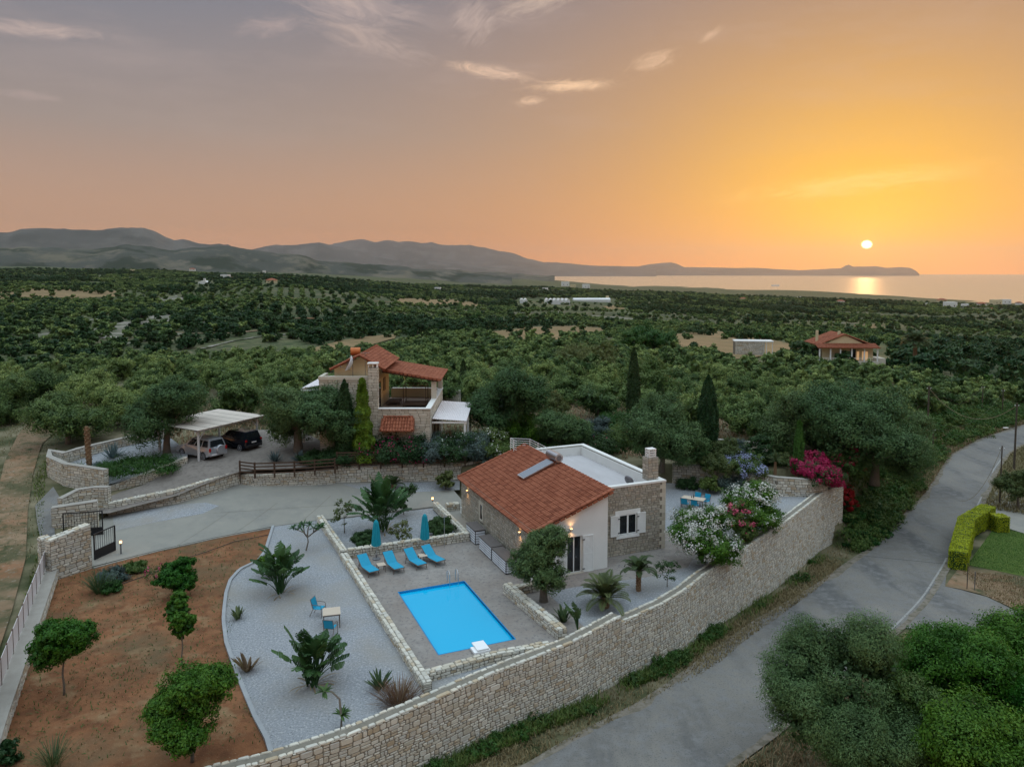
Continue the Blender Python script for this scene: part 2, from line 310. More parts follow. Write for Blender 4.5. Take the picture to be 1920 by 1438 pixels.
MT = dict(
    stone=mat('wall_stone', STONE, .9, 2.2, 5, .5, 22, attr=.86, contrast=1.5),
    stone2=mat('house_stone', [(.22, .19, .15), (.31, .28, .22), (.38, .345, .28), (.32, .295, .25), (.44, .40, .33), (.30, .22, .15)], .9, 2.5, 5, .5, 22, attr=.85, contrast=1.5),
    stone3=mat('pale_stone', [(.36, .32, .25), (.46, .42, .34), (.55, .51, .42), (.44, .40, .33)], .9, 2.5, 5, .4, 20, attr=.8, contrast=1.5),
    mortar=mat('mortar', [(.15, .135, .108), (.24, .215, .175)], .95, 5, bump=.5, bscale=30),
    mortar2=mat('mortar_cap', [(.27, .25, .22), (.38, .355, .315)], .95, 2, bump=.4, bscale=25),
    cream=mat('cream_stone', [(.46, .42, .34), (.58, .54, .45)], .85, 1.5, bump=.2),
    white=mat('white_render', [(.66, .65, .62), (.74, .73, .70)], .85, .8, 5, .12, 30, contrast=2),
    whitep=mat('white_paint', [(.72, .72, .70), (.78, .78, .76)], .45, 3),
    yellow=mat('cream_render', [(.55, .46, .28), (.62, .53, .34)], .85, 1.0),
    tile=mat('roof_tile', [(.145, .040, .021), (.24, .072, .035), (.32, .110, .058), (.185, .052, .027)], .8, 1.2, 4, .2, 20, attr=.6, contrast=1.6),
    conc=groundmat('drive_concrete', [((.25, .235, .20),), ((.31, .29, .245), .25, .5, .2), ((.185, .18, .165), .6, .58, .12), ((.25, .24, .215), 6, .5, .2)], .85, .15, 30),
    asph=groundmat('road_asphalt', [((.155, .146, .132),), ((.225, .207, .182), .10, .5, .16), ((.108, .106, .104), .35, .56, .10, (1, .25, 1), -.78), ((.19, .185, .18), 1.6, .57, .12), ((.10, .10, .10), 14, .60, .08)], .9, .3, 60),
    gravel=groundmat('pale_gravel', [((.285, .295, .312),), ((.24, .25, .268), .35, .52, .2), ((.39, .395, .40), 9, .56, .07), ((.13, .135, .145), 12, .60, .05), ((.28, .255, .22), .18, .60, .14)], .95, .8, 26),
    paver=groundmat('deck_stone', [((.275, .25, .228),), ((.22, .20, .187), .9, .52, .12), ((.30, .275, .25), 2.2, .56, .10), ((.225, .19, .165), .35, .55, .15), ((.15, .14, .135), 5, .60, .06)], .85, .25, 14),
    soil=groundmat('red_soil', [((.19, .078, .034),), ((.25, .115, .055), .35, .5, .18), ((.13, .055, .026), 1.2, .55, .12), ((.13, .085, .045), .22, .56, .10), ((.26, .17, .09), .5, .62, .08), ((.10, .09, .035), 2.6, .66, .05), ((.33, .23, .15), 16, .67, .03)], .98, .9, 12),
    dirt=groundmat('dirt_track', [((.19, .125, .075),), ((.27, .185, .115), .12, .5, .12), ((.24, .10, .045), .08, .56, .08), ((.085, .08, .04), .30, .53, .08), ((.26, .22, .17), 3, .64, .06), ((.06, .065, .028), .9, .60, .06)], .98, .6, 6),
    field=groundmat('dry_field', [((.20, .135, .07),), ((.26, .175, .09), .03, .5, .12), ((.18, .125, .06), .06, .56, .1), ((.13, .12, .05), .3, .60, .1)], .98, 0),
    chalk=groundmat('chalk_cut', [((.27, .245, .21),), ((.16, .15, .11), .05, .50, .06), ((.07, .08, .04), .12, .52, .04)], .98, 0),
    lawn=groundmat('lawn_grass', [((.075, .115, .022),), ((.11, .15, .03), .5, .5, .2), ((.06, .10, .02), 4, .55, .12)], .95, .5, 60),
    ground=groundmat('dry_ground', [((.085, .085, .042),), ((.16, .135, .08), .05, .52, .12), ((.055, .065, .028), .11, .53, .1), ((.20, .165, .105), .35, .58, .08), ((.045, .06, .025), .9, .58, .06)], .98, .5, 4),
    metal=mat('steel', [(.55, .56, .58)], .3, metal=1.0), dmetal=mat('grey_metal', [(.16, .16, .17), (.22, .22, .23)], .4, 8, metal=.6),
    black=mat('black_iron', [(.012, .012, .014)], .5), bronze=mat('taupe_frame', [(.14, .11, .09)], .45),
    wood=mat('brown_wood', [(.055, .033, .022), (.09, .055, .035)], .7, 4, stretch=(1, 1, 6)), pole=mat('pole_wood', [(.05, .04, .03), (.10, .08, .06)], .9, 5, stretch=(4, 4, .5)),
    whitew=mat('pale_wood', [(.42, .42, .42), (.52, .52, .51)], .7, 3, stretch=(1, 1, 5)), bark=mat('bark', [(.09, .075, .055), (.17, .145, .115), (.12, .10, .08)], .95, 5, 5, .9, 12),
    palmbark=mat('palm_bark', [(.16, .10, .055), (.26, .16, .09)], .95, 14, 3, .8, 30),
    turq=mat('turquoise_mesh', [(.012, .26, .42), (.018, .31, .48)], .7, 4, bump=.1, bscale=60), turq2=mat('turquoise_canvas', [(.008, .24, .32), (.015, .33, .42)], .75, 5),
    tabw=mat('slat_table', [(.50, .41, .32), (.60, .50, .40)], .6, 5, stretch=(1, 8, 1)), glass=mat('dark_glass', [(.012, .015, .018)], .06, spec=.6),
    lamp=mat('lamp_glow', [(1, .6, .25)], .5, emit=(1.0, .50, .16), estr=6), rubber=mat('tyre_rubber', [(.012, .012, .012)], .8),
    silver=mat('silver_paint', [(.50, .52, .56)], .3, metal=.7, coat=.5), navy=mat('dark_blue_paint', [(.010, .014, .022)], .25, metal=.3, coat=.6),
    red=mat('red_lens', [(.35, .01, .01)], .2), plate=mat('number_plate', [(.7, .7, .7)], .4), plastic=mat('black_plastic', [(.02, .02, .022)], .6),
    corr=mat('corrugated', [(.62, .59, .60), (.70, .66, .67)], .5, 1.5), beige=mat('carport_sheet', [(.50, .44, .38), (.58, .51, .44)], .6, .8), copper=mat('orange_tank', [(.42, .12, .035), (.52, .17, .05)], .5, 3, metal=.2),
    white2=mat('white_gloss', [(.82, .82, .82)], .3), greyslat=mat('grey_slat', [(.62, .65, .70), (.70, .73, .78)], .6, 3), dwood=mat('cabinet_top', [(.10, .085, .08), (.15, .13, .12)], .7, 3, stretch=(6, 1, 1)),
    tyl=mat('yellow_cap', [(.5, .4, .2)], .8), poly=mat('greenhouse_sheet', [(.60, .60, .58), (.70, .70, .68)], .4, .05), cable=mat('cable', [(.03, .03, .03)], .6), fcable=mat('pale_cable', [(.22, .17, .10)], .6),
    # foliage
    olive=leafmat('olive_leaf', (.022, .048, .017), (.060, .120, .038), (.155, .255, .092)), olivem=leafmat('grove_olive_leaf', (.022, .050, .015), (.105, .170, .044), (.31, .39, .12), orand=.75),
    citrus=leafmat('citrus_leaf', (.016, .056, .006), (.044, .132, .010), (.12, .255, .024), trans=.3), dark=leafmat('dark_leaf', (.012, .036, .010), (.028, .070, .019), (.060, .125, .036)),
    cyp=leafmat('cypress_leaf', (.012, .034, .009), (.026, .062, .016), (.05, .095, .024), orand=.2), gold=leafmat('golden_leaf', (.026, .075, .008), (.065, .155, .010), (.15, .26, .02)),
    banana=leafmat('banana_leaf', (.020, .055, .018), (.045, .105, .030), (.09, .17, .05)), yucca=leafmat('blade_leaf', (.03, .055, .02), (.06, .10, .035), (.12, .15, .06)),
    agave=leafmat('agave_leaf', (.08, .13, .13), (.14, .20, .20)), palm=leafmat('palm_leaf', (.035, .055, .02), (.07, .10, .035), (.13, .16, .065)),
    bushy=leafmat('light_shrub_leaf', (.05, .075, .02), (.10, .125, .035), (.17, .19, .06)), hedge=leafmat('yellow_hedge_leaf', (.20, .23, .008), (.42, .43, .012), (.60, .58, .03), trans=.2), hedgeg=leafmat('green_hedge_leaf', (.03, .075, .010), (.07, .15, .02), (.13, .24, .03)),
    boug=leafmat('bougainvillea_bract', (.16, .005, .02), (.30, .010, .045), (.45, .02, .09)), wflower=leafmat('white_flower', (.62, .60, .55), (.80, .78, .74)), pflower=leafmat('pink_flower', (.45, .06, .10), (.62, .14, .18)), bflower=leafmat('blue_flower', (.28, .33, .52), (.42, .48, .66)),
    gcov=leafmat('ground_cover_leaf', (.014, .050, .008), (.034, .100, .016), (.07, .16, .03)), dry=leafmat('dry_grass_blade', (.12, .09, .04), (.24, .18, .09), (.34, .27, .15)), weed=leafmat('weed_leaf', (.030, .062, .012), (.070, .125, .024), (.15, .19, .05)), rosemary=leafmat('grey_shrub_leaf', (.05, .08, .07), (.09, .13, .115), (.14, .19, .17)), brownr=leafmat('reddish_blade', (.07, .045, .025), (.15, .09, .05), (.20, .16, .07)),
)
# ------------------------------------------------------------------ lie of the land
RZ_Y = [20, 25, 33, 41, 52, 65, 90, 130, 180]; RZ_Z = [-1.8, -2.0, -2.4, -3.2, -4.2, -4.6, -5.0, -5.3, -6.0]
def zroad(Y): return np.interp(Y, RZ_Y, RZ_Z)
def atr(px, py):
    z = -3.0
    for _ in range(30): p = at(px, py, z); z = float(zroad(p.y))
    return p
ROADL = [atr(*p) for p in [(860, 1500), (994, 1438), (1082, 1384), (1199, 1324), (1262, 1282), (1343, 1220), (1422, 1165), (1548, 1089), (1605, 1048), (1636, 1029), (1683, 983), (1740, 925), (1776, 867), (1787, 853), (1837, 825), (1898, 804), (1935, 793), (1990, 783)]]
ROADR = [atr(*p) for p in [(1250, 1520), (1400, 1412), (1454, 1373), (1686, 1180), (1733, 1131), (1776, 1064), (1792, 1030), (1838, 953), (1856, 914), (1870, 880), (1890, 852), (1920, 833), (1960, 815), (2040, 800)]]
def resample(P, n):
    P = [Vector(p) for p in P]; L = [0]
    for a, b in zip(P, P[1:]): L.append(L[-1] + (b - a).length)
    out = []
    for t in np.linspace(0, L[-1], n):
        i = max(0, min(len(L) - 2, int(np.searchsorted(L, t)) - 1)); q = (t - L[i]) / max(1e-9, L[i + 1] - L[i]); out.append(P[i].lerp(P[i + 1], q))
    return out
def sdist(X, Y, P):                      # distance to a polyline, positive on its left
    best = np.full(np.shape(X), 1e9); sg = np.ones(np.shape(X))
    for a, b in zip(P, P[1:]):
        dx, dy = b[0] - a[0], b[1] - a[1]; l2 = dx * dx + dy * dy
        t = np.clip(((X - a[0]) * dx + (Y - a[1]) * dy) / l2, 0, 1); ex = X - a[0] - t * dx; ey = Y - a[1] - t * dy
        d = np.hypot(ex, ey); s = np.where(dx * (Y - a[1]) - dy * (X - a[0]) > 0, 1.0, -1.0); m = d < best
        best = np.where(m, d, best); sg = np.where(m, s, sg)
    return best * sg
W1Z, W2Z = .60, .25
WALL1 = [at(x, y, W1Z) for x, y in [(120, 1518), (300, 1462), (400, 1433), (507, 1407), (645, 1363), (785, 1306), (900, 1256), (1056, 1196), (1147, 1148)]]
WALL2 = [at(x, y, W2Z) for x, y in [(1165, 1160), (1223, 1126), (1265, 1102), (1305, 1071), (1462, 972), (1527, 923), (1568, 904)]]
MAINW = WALL1 + WALL2
TCOL = [-900, 0, 480, 960, 1200, 1440, 1920, 2800]
TR = [12, 40, 60, 66, 80, 110, 150, 180, 240, 320, 420, 550, 800, 1200, 2000, 3500, 6000, 10000, 20000, 34000]
TZ = [[0, .2, .5, .7, 1.8, 2, 1, -2, -6, -4, 0, 1, 2, 2, 5, 20, 60, 100, 100, -170],
      [0, .2, .5, .7, 1.8, 2, 0, -8, -12, -8, -3, 0, 1, 2, 5, 20, 60, 100, 60, -250],
      [0, .2, .6, 1.8, 2.4, 2.3, 0, -8, -12, -8, -3, -1, 0, 0, 1, 4, 5, -20, -165, -300],
      [0, 0, .6, 2.3, 2.4, .8, -1.5, -3, -4, -9, -13, -17, -22, -28, -38, -52, -64, -85, -195, -300],
      [0, 0, .3, 1.2, 1.6, 0, -2, -3, -4, -10, -16, -20, -26, -34, -48, -75, -115, -180, -300, -300],
      [0, 0, .1, 1.1, 1.3, -.5, -2.2, -3, -6, -12, -18, -22, -30, -40, -58, -95, -135, -200, -300, -300],
      [0, 0, .3, .9, .5, -3.0, -4.6, -6, -9, -14, -20, -25, -34, -46, -66, -112, -190, -280, -300, -300],
      [0, 0, 0, 0, -1, -4.0, -5.5, -7, -10, -15, -21, -26, -36, -48, -70, -120, -200, -280, -300, -300]]
TZ = np.array(TZ, float)
def vnoise(X, Y, s, seed):
    x = X / s; y = Y / s; xi = np.floor(x); yi = np.floor(y); fx = x - xi; fy = y - yi; fx = fx * fx * (3 - 2 * fx); fy = fy * fy * (3 - 2 * fy)
    def h(a, b): q = np.sin(a * 127.1 + b * 311.7 + seed * 74.7) * 43758.5453; return q - np.floor(q)
    return (h(xi, yi) * (1 - fx) + h(xi + 1, yi) * fx) * (1 - fy) + (h(xi, yi + 1) * (1 - fx) + h(xi + 1, yi + 1) * fx) * fy
FEN = [Vector((-27.6, 45.0, 0)), Vector((-20.4, 29.5, 0)), Vector((-17.0, 22.5, 0))]
# ground the garden walls hold back: inside this outline the open terrain is kept below the paving
PLOT = [(p.x, p.y) for p in MAINW] + [(26.0, 66.0), (21.2, 63.6), (17.5, 67.0), (8.0, 64.8), (2, 62.6), (-6, 63.9), (-14, 63.4), (-20.6, 62.9), (-25, 60.6), (-29.5, 57.2), (-30.0, 53.6), (-28.4, 46.5)] + [(-27.9, 45.2), (-20.7, 29.8), (-17.3, 22.8)]
WEND = 27.0 * .66 + 62.6 * .75
def T(X, Y):
    X = np.asarray(X, float); Y = np.asarray(Y, float); px = 960 + FPX * X / np.maximum(Y, 1e-3); r = np.hypot(X, Y)
    px = np.clip(px, TCOL[0], TCOL[-1]); lr = np.log(np.clip(r, TR[0], TR[-1]))
    cols = np.array([np.interp(lr, np.log(TR), TZ[i]) for i in range(len(TCOL))]); z = cols[-1].copy()
    for i in range(len(TCOL) - 1):
        m = (px >= TCOL[i]) & (px <= TCOL[i + 1]); t = (px - TCOL[i]) / (TCOL[i + 1] - TCOL[i]); t = t * t * (3 - 2 * t)
        z = np.where(m, cols[i] * (1 - t) + cols[i + 1] * t, z)
    z = z + (vnoise(X, Y, 45, 1) - .5) * np.clip((r - 110) / 60, 0, 1) * 1.2 + (vnoise(X, Y, 160, 2) - .5) * np.clip((r - 250) / 300, 0, 1) * 7 + (vnoise(X, Y, 600, 3) - .5) * np.clip((r - 900) / 1500, 0, 1) * np.where(px < 900, 22, 12)
    near = r < 260
    if np.any(near):
        dl = sdist(X, Y, ROADL); zr = zroad(np.clip(Y, 20, 180)); c = X * .66 + Y * .75
        dw = sdist(X, Y, MAINW)
        t1 = np.where(dw > .15, 1.0, 0.0); q = np.clip((dl - .6) / 6.5, 0, 1); t2 = q * q * (3 - 2 * q)
        t = np.where(c < WEND, t1, t2); fade = np.clip((-dl - 45) / 60, 0, 1); t = np.where(dl < 0, np.maximum(fade, 0), t)
        zz = zr * (1 - t) + z * t; z = np.where(near, zz + (z - zz) * np.clip((r - 170) / 80, 0, 1), z)
        z = np.where(inpoly(X, Y, PLOT), -.55, z)
    return z
def hit(px, py):                                     # where the line of sight through a pixel meets the land
    d = ray(px, py); ts = np.exp(np.linspace(math.log(15), math.log(30000), 1500))
    X = d[0] * ts; Y = d[1] * ts; Z = CAMH + d[2] * ts; g = T(X, Y); k = np.argmax(Z < g)
    if k == 0: k = len(ts) - 1
    a, b = ts[k - 1], ts[k]
    for _ in range(25):
        m = (a + b) / 2
        if CAMH + d[2] * m > float(T(np.array([d[0] * m]), np.array([d[1] * m]))[0]): a = m
        else: b = m
    return Vector((d[0] * b, d[1] * b, CAMH + d[2] * b))
def hitz(px, py, dz=0.0):
    p = hit(px, py); return Vector((p.x, p.y, p.z + dz))
def Tz(x, y): return float(T(np.array([x]), np.array([y]))[0])
def grid_sheet(name, rs, azs, f, m, smooth=True):
    A, Rr = np.meshgrid(azs, rs); X = Rr * np.sin(A); Y = Rr * np.cos(A); Z = f(X, Y, A, Rr)
    V = np.stack([X, Y, Z], -1).reshape(-1, 3); nr, na = len(rs), len(azs); i = np.arange(nr - 1)[:, None] * na + np.arange(na - 1)[None, :]; i = i.ravel()
    F = np.stack([i, i + 1, i + na + 1, i + na], -1)
    o = npmesh(name, V, F, m, smooth=smooth); return o
FARG = groundmat('far_land', [((.070, .085, .036),), ((.14, .125, .068), .012, .54, .05), ((.040, .056, .024), .020, .54, .05), ((.20, .16, .10), .030, .64, .04), ((.095, .11, .045), .006, .55, .08), ((.045, .06, .026), .11, .52, .1), ((.17, .145, .09), .35, .62, .05)], .98, 0)
rs = np.concatenate([np.exp(np.arange(math.log(14), math.log(130), .0068)), np.exp(np.arange(math.log(130), math.log(33000), .016))])
nt = FARG.node_tree; Nn = nt.nodes; b = Nn['Principled BSDF']        # the close ground blends into the farmland with distance from the plot
g2 = MT['ground'].node_tree
tcn = Nn.new('ShaderNodeTexCoord'); lenn = Nn.new('ShaderNodeVectorMath'); lenn.operation = 'LENGTH'; nt.links.new(tcn.outputs['Object'], lenn.inputs[0])
mrn = Nn.new('ShaderNodeMapRange'); mrn.inputs['From Min'].default_value = 110; mrn.inputs['From Max'].default_value = 210; nt.links.new(lenn.outputs['Value'], mrn.inputs[0])
nzz = Nn.new('ShaderNodeTexNoise'); nzz.inputs['Scale'].default_value = .35; nzz.inputs['Detail'].default_value = 8; nt.links.new(tcn.outputs['Object'], nzz.inputs['Vector'])
rmp = Nn.new('ShaderNodeValToRGB'); e = rmp.color_ramp.elements; e[0].position = .36; e[0].color = (.045, .055, .022, 1); e[1].position = .66; e[1].color = (.22, .185, .12, 1); k_ = e.new(.5); k_.color = (.12, .11, .06, 1)
nt.links.new(nzz.outputs[0], rmp.inputs[0])
mxn = Nn.new('ShaderNodeMix'); mxn.data_type = 'RGBA'; src = b.inputs['Base Color'].links[0].from_socket; nt.links.new(mrn.outputs[0], mxn.inputs[0]); nt.links.new(rmp.outputs[0], mxn.inputs[6]); nt.links.new(src, mxn.inputs[7]); nt.links.new(mxn.outputs[2], b.inputs['Base Color'])
azs = np.concatenate([np.linspace(R(-75), R(-38), 40)[:-1], np.linspace(R(-38), R(38), 500), np.linspace(R(38), R(75), 40)[1:]])
tag(grid_sheet('ground', rs, azs, lambda X, Y, A, r: T(X, Y), FARG), kind='structure')
# sea
def seamat():
    m, nt, b = newmat('sea_water'); N = nt.nodes; Lk = nt.links
    b.inputs['Base Color'].default_value = (.62, .33, .14, 1); b.inputs['Roughness'].default_value = .28; b.inputs['Specular IOR Level'].default_value = .9  # orange base colour stands in for the sunset sky reflected on the water
    tc = N.new('ShaderNodeTexCoord'); mp = N.new('ShaderNodeMapping'); mp.inputs['Scale'].default_value = (.0006, .004, 1); Lk.new(tc.outputs['Object'], mp.inputs[0])
    nz = N.new('ShaderNodeTexNoise'); nz.inputs['Scale'].default_value = 1; nz.inputs['Detail'].default_value = 8; Lk.new(mp.outputs[0], nz.inputs['Vector'])
    bp = N.new('ShaderNodeBump'); bp.inputs['Strength'].default_value = .5; bp.inputs['Distance'].default_value = 3; Lk.new(nz.outputs[0], bp.inputs['Height']); Lk.new(bp.outputs[0], b.inputs['Normal'])
    mr = N.new('ShaderNodeMapRange'); mr.inputs['To Min'].default_value = .38; mr.inputs['To Max'].default_value = .60; Lk.new(nz.outputs[0], mr.inputs[0]); Lk.new(mr.outputs[0], b.inputs['Roughness'])
    return m
tag(grid_sheet('sea', np.exp(np.linspace(math.log(3500), math.log(46000), 40)), np.linspace(R(-40), R(75), 80), lambda X, Y, A, r: np.full(X.shape, -170.0), seamat()), kind='structure')
# hills and mountain ranges: each a ridge with its own distance, height and depth
def range_(name, D, width, prof, mcol, nseed, rough=.10, front=1.6, jag=1):
    pts = np.array(prof, float); m = mcol
    px0, px1 = pts[0, 0], pts[-1, 0]; A = np.arctan((np.linspace(px0, px1, 320) - 960) / FPX)
    rr = D + np.linspace(-front, 1.2, 60) * width
    def f(X, Y, Az, r):
        px = 960 + FPX * np.tan(Az); dep = r * np.cos(Az)
        yy = np.interp(px, pts[:, 0], pts[:, 1]); yy = yy + ((vnoise(px, px * 0, 26, nseed) - .5) * 3.0 + (vnoise(px, px * 0, 9, nseed + 2) - .5) * 1.6) * jag; top = CAMH + (508 - yy) * (D * np.cos(Az)) / FPX
        q = (r - D) / width; g = np.exp(-np.abs(q * 1.25) ** 1.7)
        n = sum((vnoise(X, Y, width * s, nseed + i) - .5) * s for i, s in enumerate((.9, .45, .22, .1, .05))) * rough * 2
        ridge = 1 - np.abs(vnoise(X, Y, width * .35, nseed + 9) - .5) * 2
        h = (top + 200) * (g * (1 + n * (1 - .75 * np.exp(-(q * 4) ** 2))) - ridge * .12 * (1 - np.exp(-(q * 3) ** 2))) - 200
        return h
    return tag(grid_sheet(name, rr, A, f, m), kind='structure')
HM = groundmat('hill_scrub', [((.060, .064, .052),), ((.13, .115, .08), .0022, .54, .05), ((.025, .035, .022), .004, .53, .04), ((.13, .115, .085), .006, .6, .05)], .98, 0)
MM = groundmat('mountain_rock', [((.085, .08, .07),), ((.06, .06, .05), .0006, .52, .1), ((.12, .11, .095), .0015, .56, .06)], .98, 0)
range_('hills', 5200, 1500, [(-700, 468), (-200, 462), (0, 459), (110, 462), (180, 463), (245, 457), (290, 463), (320, 469), (360, 466), (440, 468), (500, 475), (560, 481), (600, 490), (680, 497), (760, 501), (830, 507), (900, 512), (960, 516)], HM, 11, .22)
range_('hills', 10500, 2600, [(-700, 452), (-200, 440), (0, 438), (30, 434), (75, 431), (130, 434), (190, 435), (230, 433), (275, 433), (300, 441), (330, 454), (345, 452), (370, 459), (430, 462), (440, 467), (480, 480), (560, 492), (640, 500)], MM, 23, .2)
range_('hills', 9500, 2200, [(520, 508), (600, 494), (660, 495), (720, 500), (780, 503), (860, 507), (960, 513), (1040, 518)], HM, 57, .06)
range_('mountains', 22000, 3800, [(420, 480), (470, 470), (500, 461), (545, 461), (600, 456), (640, 463), (690, 476), (740, 488), (800, 487), (850, 494), (960, 505), (1000, 512)], MM, 31, .08)
range_('mountains', 31000, 4200, [(560, 462), (625, 458), (655, 452), (685, 449), (705, 453), (735, 453), (760, 452), (790, 457), (810, 455), (840, 461), (880, 460), (920, 466), (960, 475), (1000, 487), (1020, 493), (1060, 494), (1095, 497), (1180, 500), (1230, 503)], MM, 37, .07)
range_('headland', 33000, 2200, [(980, 500), (1100, 500), (1195, 500), (1215, 496), (1240, 493), (1258, 492), (1268, 495), (1282, 501), (1350, 502), (1420, 503), (1500, 507), (1560, 508)], MM, 41, .03, 1.6, .25)
range_('headland', 34500, 2200, [(1480, 508), (1530, 505), (1575, 503), (1583, 498), (1589, 496), (1598, 500), (1620, 500), (1640, 499), (1660, 502), (1690, 501), (1706, 503), (1715, 508), (1722, 514)], MM, 43, .03, 1.6, .3)
# ------------------------------------------------------------------ draped sheets
def drape(name, poly, zf, m, step=1.0, dz=.004, kind='structure', **kw):
    P = [(p[0], p[1]) for p in poly]; xs = [p[0] for p in P]; ys = [p[1] for p in P]; bd = []
    for i in range(len(P)):
        a, b = Vector(P[i]), Vector(P[(i + 1) % len(P)]); n = max(1, int((b - a).length / step))
        for k in range(n): bd.append(a.lerp(b, k / n))
    gx = np.arange(min(xs) + step * .37, max(xs), step); gy = np.arange(min(ys) + step * .41, max(ys), step); GX, GY = np.meshgrid(gx, gy); GX = GX.ravel(); GY = GY.ravel()
    ins = inpoly(GX, GY, P) & (np.abs(sdist(GX, GY, P + [P[0]])) > step * .3)
    pts = bd + [Vector((x, y)) for x, y in zip(GX[ins], GY[ins])]
    vs, es, fs, *_ = delaunay_2d_cdt(pts, [(i, (i + 1) % len(bd)) for i in range(len(bd))], [], 1, 1e-4)
    V = np.array([(v.x, v.y) for v in vs]); Z = np.asarray(zf(V[:, 0], V[:, 1])) + dz
    F = np.array([tuple(f) for f in fs if len(f) == 3]); 
    o = npmesh(name, np.column_stack([V, Z]), F, m, smooth=True)
    # make faces look up
    me = o.data
    if len(me.polygons) and me.polygons[0].normal.z < 0: me.flip_normals()
    return tag(o, kind=kind, **kw)
def strip(name, A, B, zf, m, n=80, w=6, dz=.05, kind='structure', **kw):
    A = resample(A, n); B = resample(B, n); V = []
    for a, b in zip(A, B):
        for k in range(w + 1): p = a.lerp(b, k / w); V.append((p.x, p.y, 0))
    V = np.array(V); V[:, 2] = np.asarray(zf(V[:, 0], V[:, 1])) + dz
    F = [(i * (w + 1) + k + 1, i * (w + 1) + k, (i + 1) * (w + 1) + k, (i + 1) * (w + 1) + k + 1) for i in range(n - 1) for k in range(w)]
    o = npmesh(name, V, F, m, smooth=True); 
    if o.data.polygons[0].normal.z < 0: o.data.flip_normals()
    return tag(o, kind=kind, **kw)
zr_ = lambda X, Y: zroad(Y)
strip('road', ROADL, ROADR, zr_, MT['asph'], 140, 8, .06)
RDIRT = groundmat('road_edge_grit', [((.17, .145, .115),), ((.23, .20, .165), .8, .5, .15), ((.10, .09, .06), 2.2, .55, .1)], .98, .5, 20)
def edge_dirt(P, sgn, name):
    Q = resample(P, 150); f, L = polyframe0(Q); A = []; Bq = []
    for i, s in enumerate(L):
        w = .03 + .55 * max(0, float(vnoise(np.array([s]), np.array([0.0]), 2.2, 17)[0]) - .35) + .15 * float(vnoise(np.array([s]), np.array([0.0]), .7, 19)[0]); A.append(Vector((*f(s, -sgn * .25), 0))); Bq.append(Vector((*f(s, sgn * w), 0)))
    strip2(name, A, Bq)
def polyframe0(P):
    P = [Vector((p[0], p[1])) for p in P]; L = [0.0]
    for a, b in zip(P, P[1:]): L.append(L[-1] + (b - a).length)
    def f(s, lat):
        i = min(len(P) - 2, max(0, int(np.searchsorted(L, s)) - 1)); t = (P[i + 1] - P[i]).normalized(); p = P[i].lerp(P[i + 1], (s - L[i]) / max(1e-6, L[i + 1] - L[i])); return p + Vector((t.y, -t.x)) * lat
    return f, L
def strip2(name, A, Bq):
    V = []; 
    for a, b in zip(A, Bq): V += [(a.x, a.y, float(zroad(a.y)) + .063), (b.x, b.y, float(zroad(b.y)) + .063)]
    o = npmesh(name, V, [(i * 2, i * 2 + 1, i * 2 + 3, i * 2 + 2) for i in range(len(A) - 1)], RDIRT); 
    if o.data.polygons[0].normal.z < 0: o.data.flip_normals()
    tag(o, kind='structure')
edge_dirt(ROADL, 1, 'road_edge_dirt'); edge_dirt(ROADR, -1, 'road_edge_dirt')
lineM = mat('worn_line', [(.20, .195, .185), (.31, .30, .285), (.15, .147, .14)], .9, 3, contrast=2.4)
def offs(P, d):
    out = []
    for i, p in enumerate(P):
        a = P[max(0, i - 1)]; b = P[min(len(P) - 1, i + 1)]; t = Vector((b.x - a.x, b.y - a.y, 0)).normalized(); out.append(Vector((p.x - t.y * d, p.y + t.x * d, p.z)))
    return out
RR = resample(ROADR, 60)
for a, b in ((4, 8), (8, 22), (26, 33), (38, 44)): 
    seg = RR[a:b]; strip('road_line', offs(seg, .38), offs(seg, .25), zr_, lineM, 20, 1, .066)
# joint across the road
j0, j1 = atr(1610, 1042), atr(1792, 1060); strip('road_line', [j0, j1], [j0 + Vector((.04, -.09, 0)), j1 + Vector((.04, -.09, 0))], zr_, mat('road_joint', [(.05, .05, .05)], .9), 20, 1, .065)
# yards at the right of the road
def pz(pts, f=atr): return [f(*p) for p in pts]
drape('side_yard', pz([(1800, 1062), (1822, 1062), (2100, 1105), (2400, 1200), (1960, 1170), (1850, 1118), (1800, 1105), (1772, 1100)]), zr_, MT['dirt'], 1, .05)
drape('side_road', pz([(1776, 1066), (1772, 1100), (1800, 1106), (1850, 1120), (1960, 1172), (2300, 1290), (2100, 1330), (1900, 1200), (1720, 1180), (1690, 1178), (1733, 1131)]), zr_, MT['asph'], 1, .045)
drape('lawn', pz([(1813, 1060), (1868, 985), (1880, 992), (1925, 1003), (2200, 1020), (2200, 1105), (1920, 1082)]), zr_, MT['lawn'], 1, .07)
drape('side_path', pz([(1868, 985), (1842, 962), (1865, 918), (1882, 905), (2100, 960), (2150, 1015), (1925, 1002)]), zr_, MT['conc'], 1, .05)
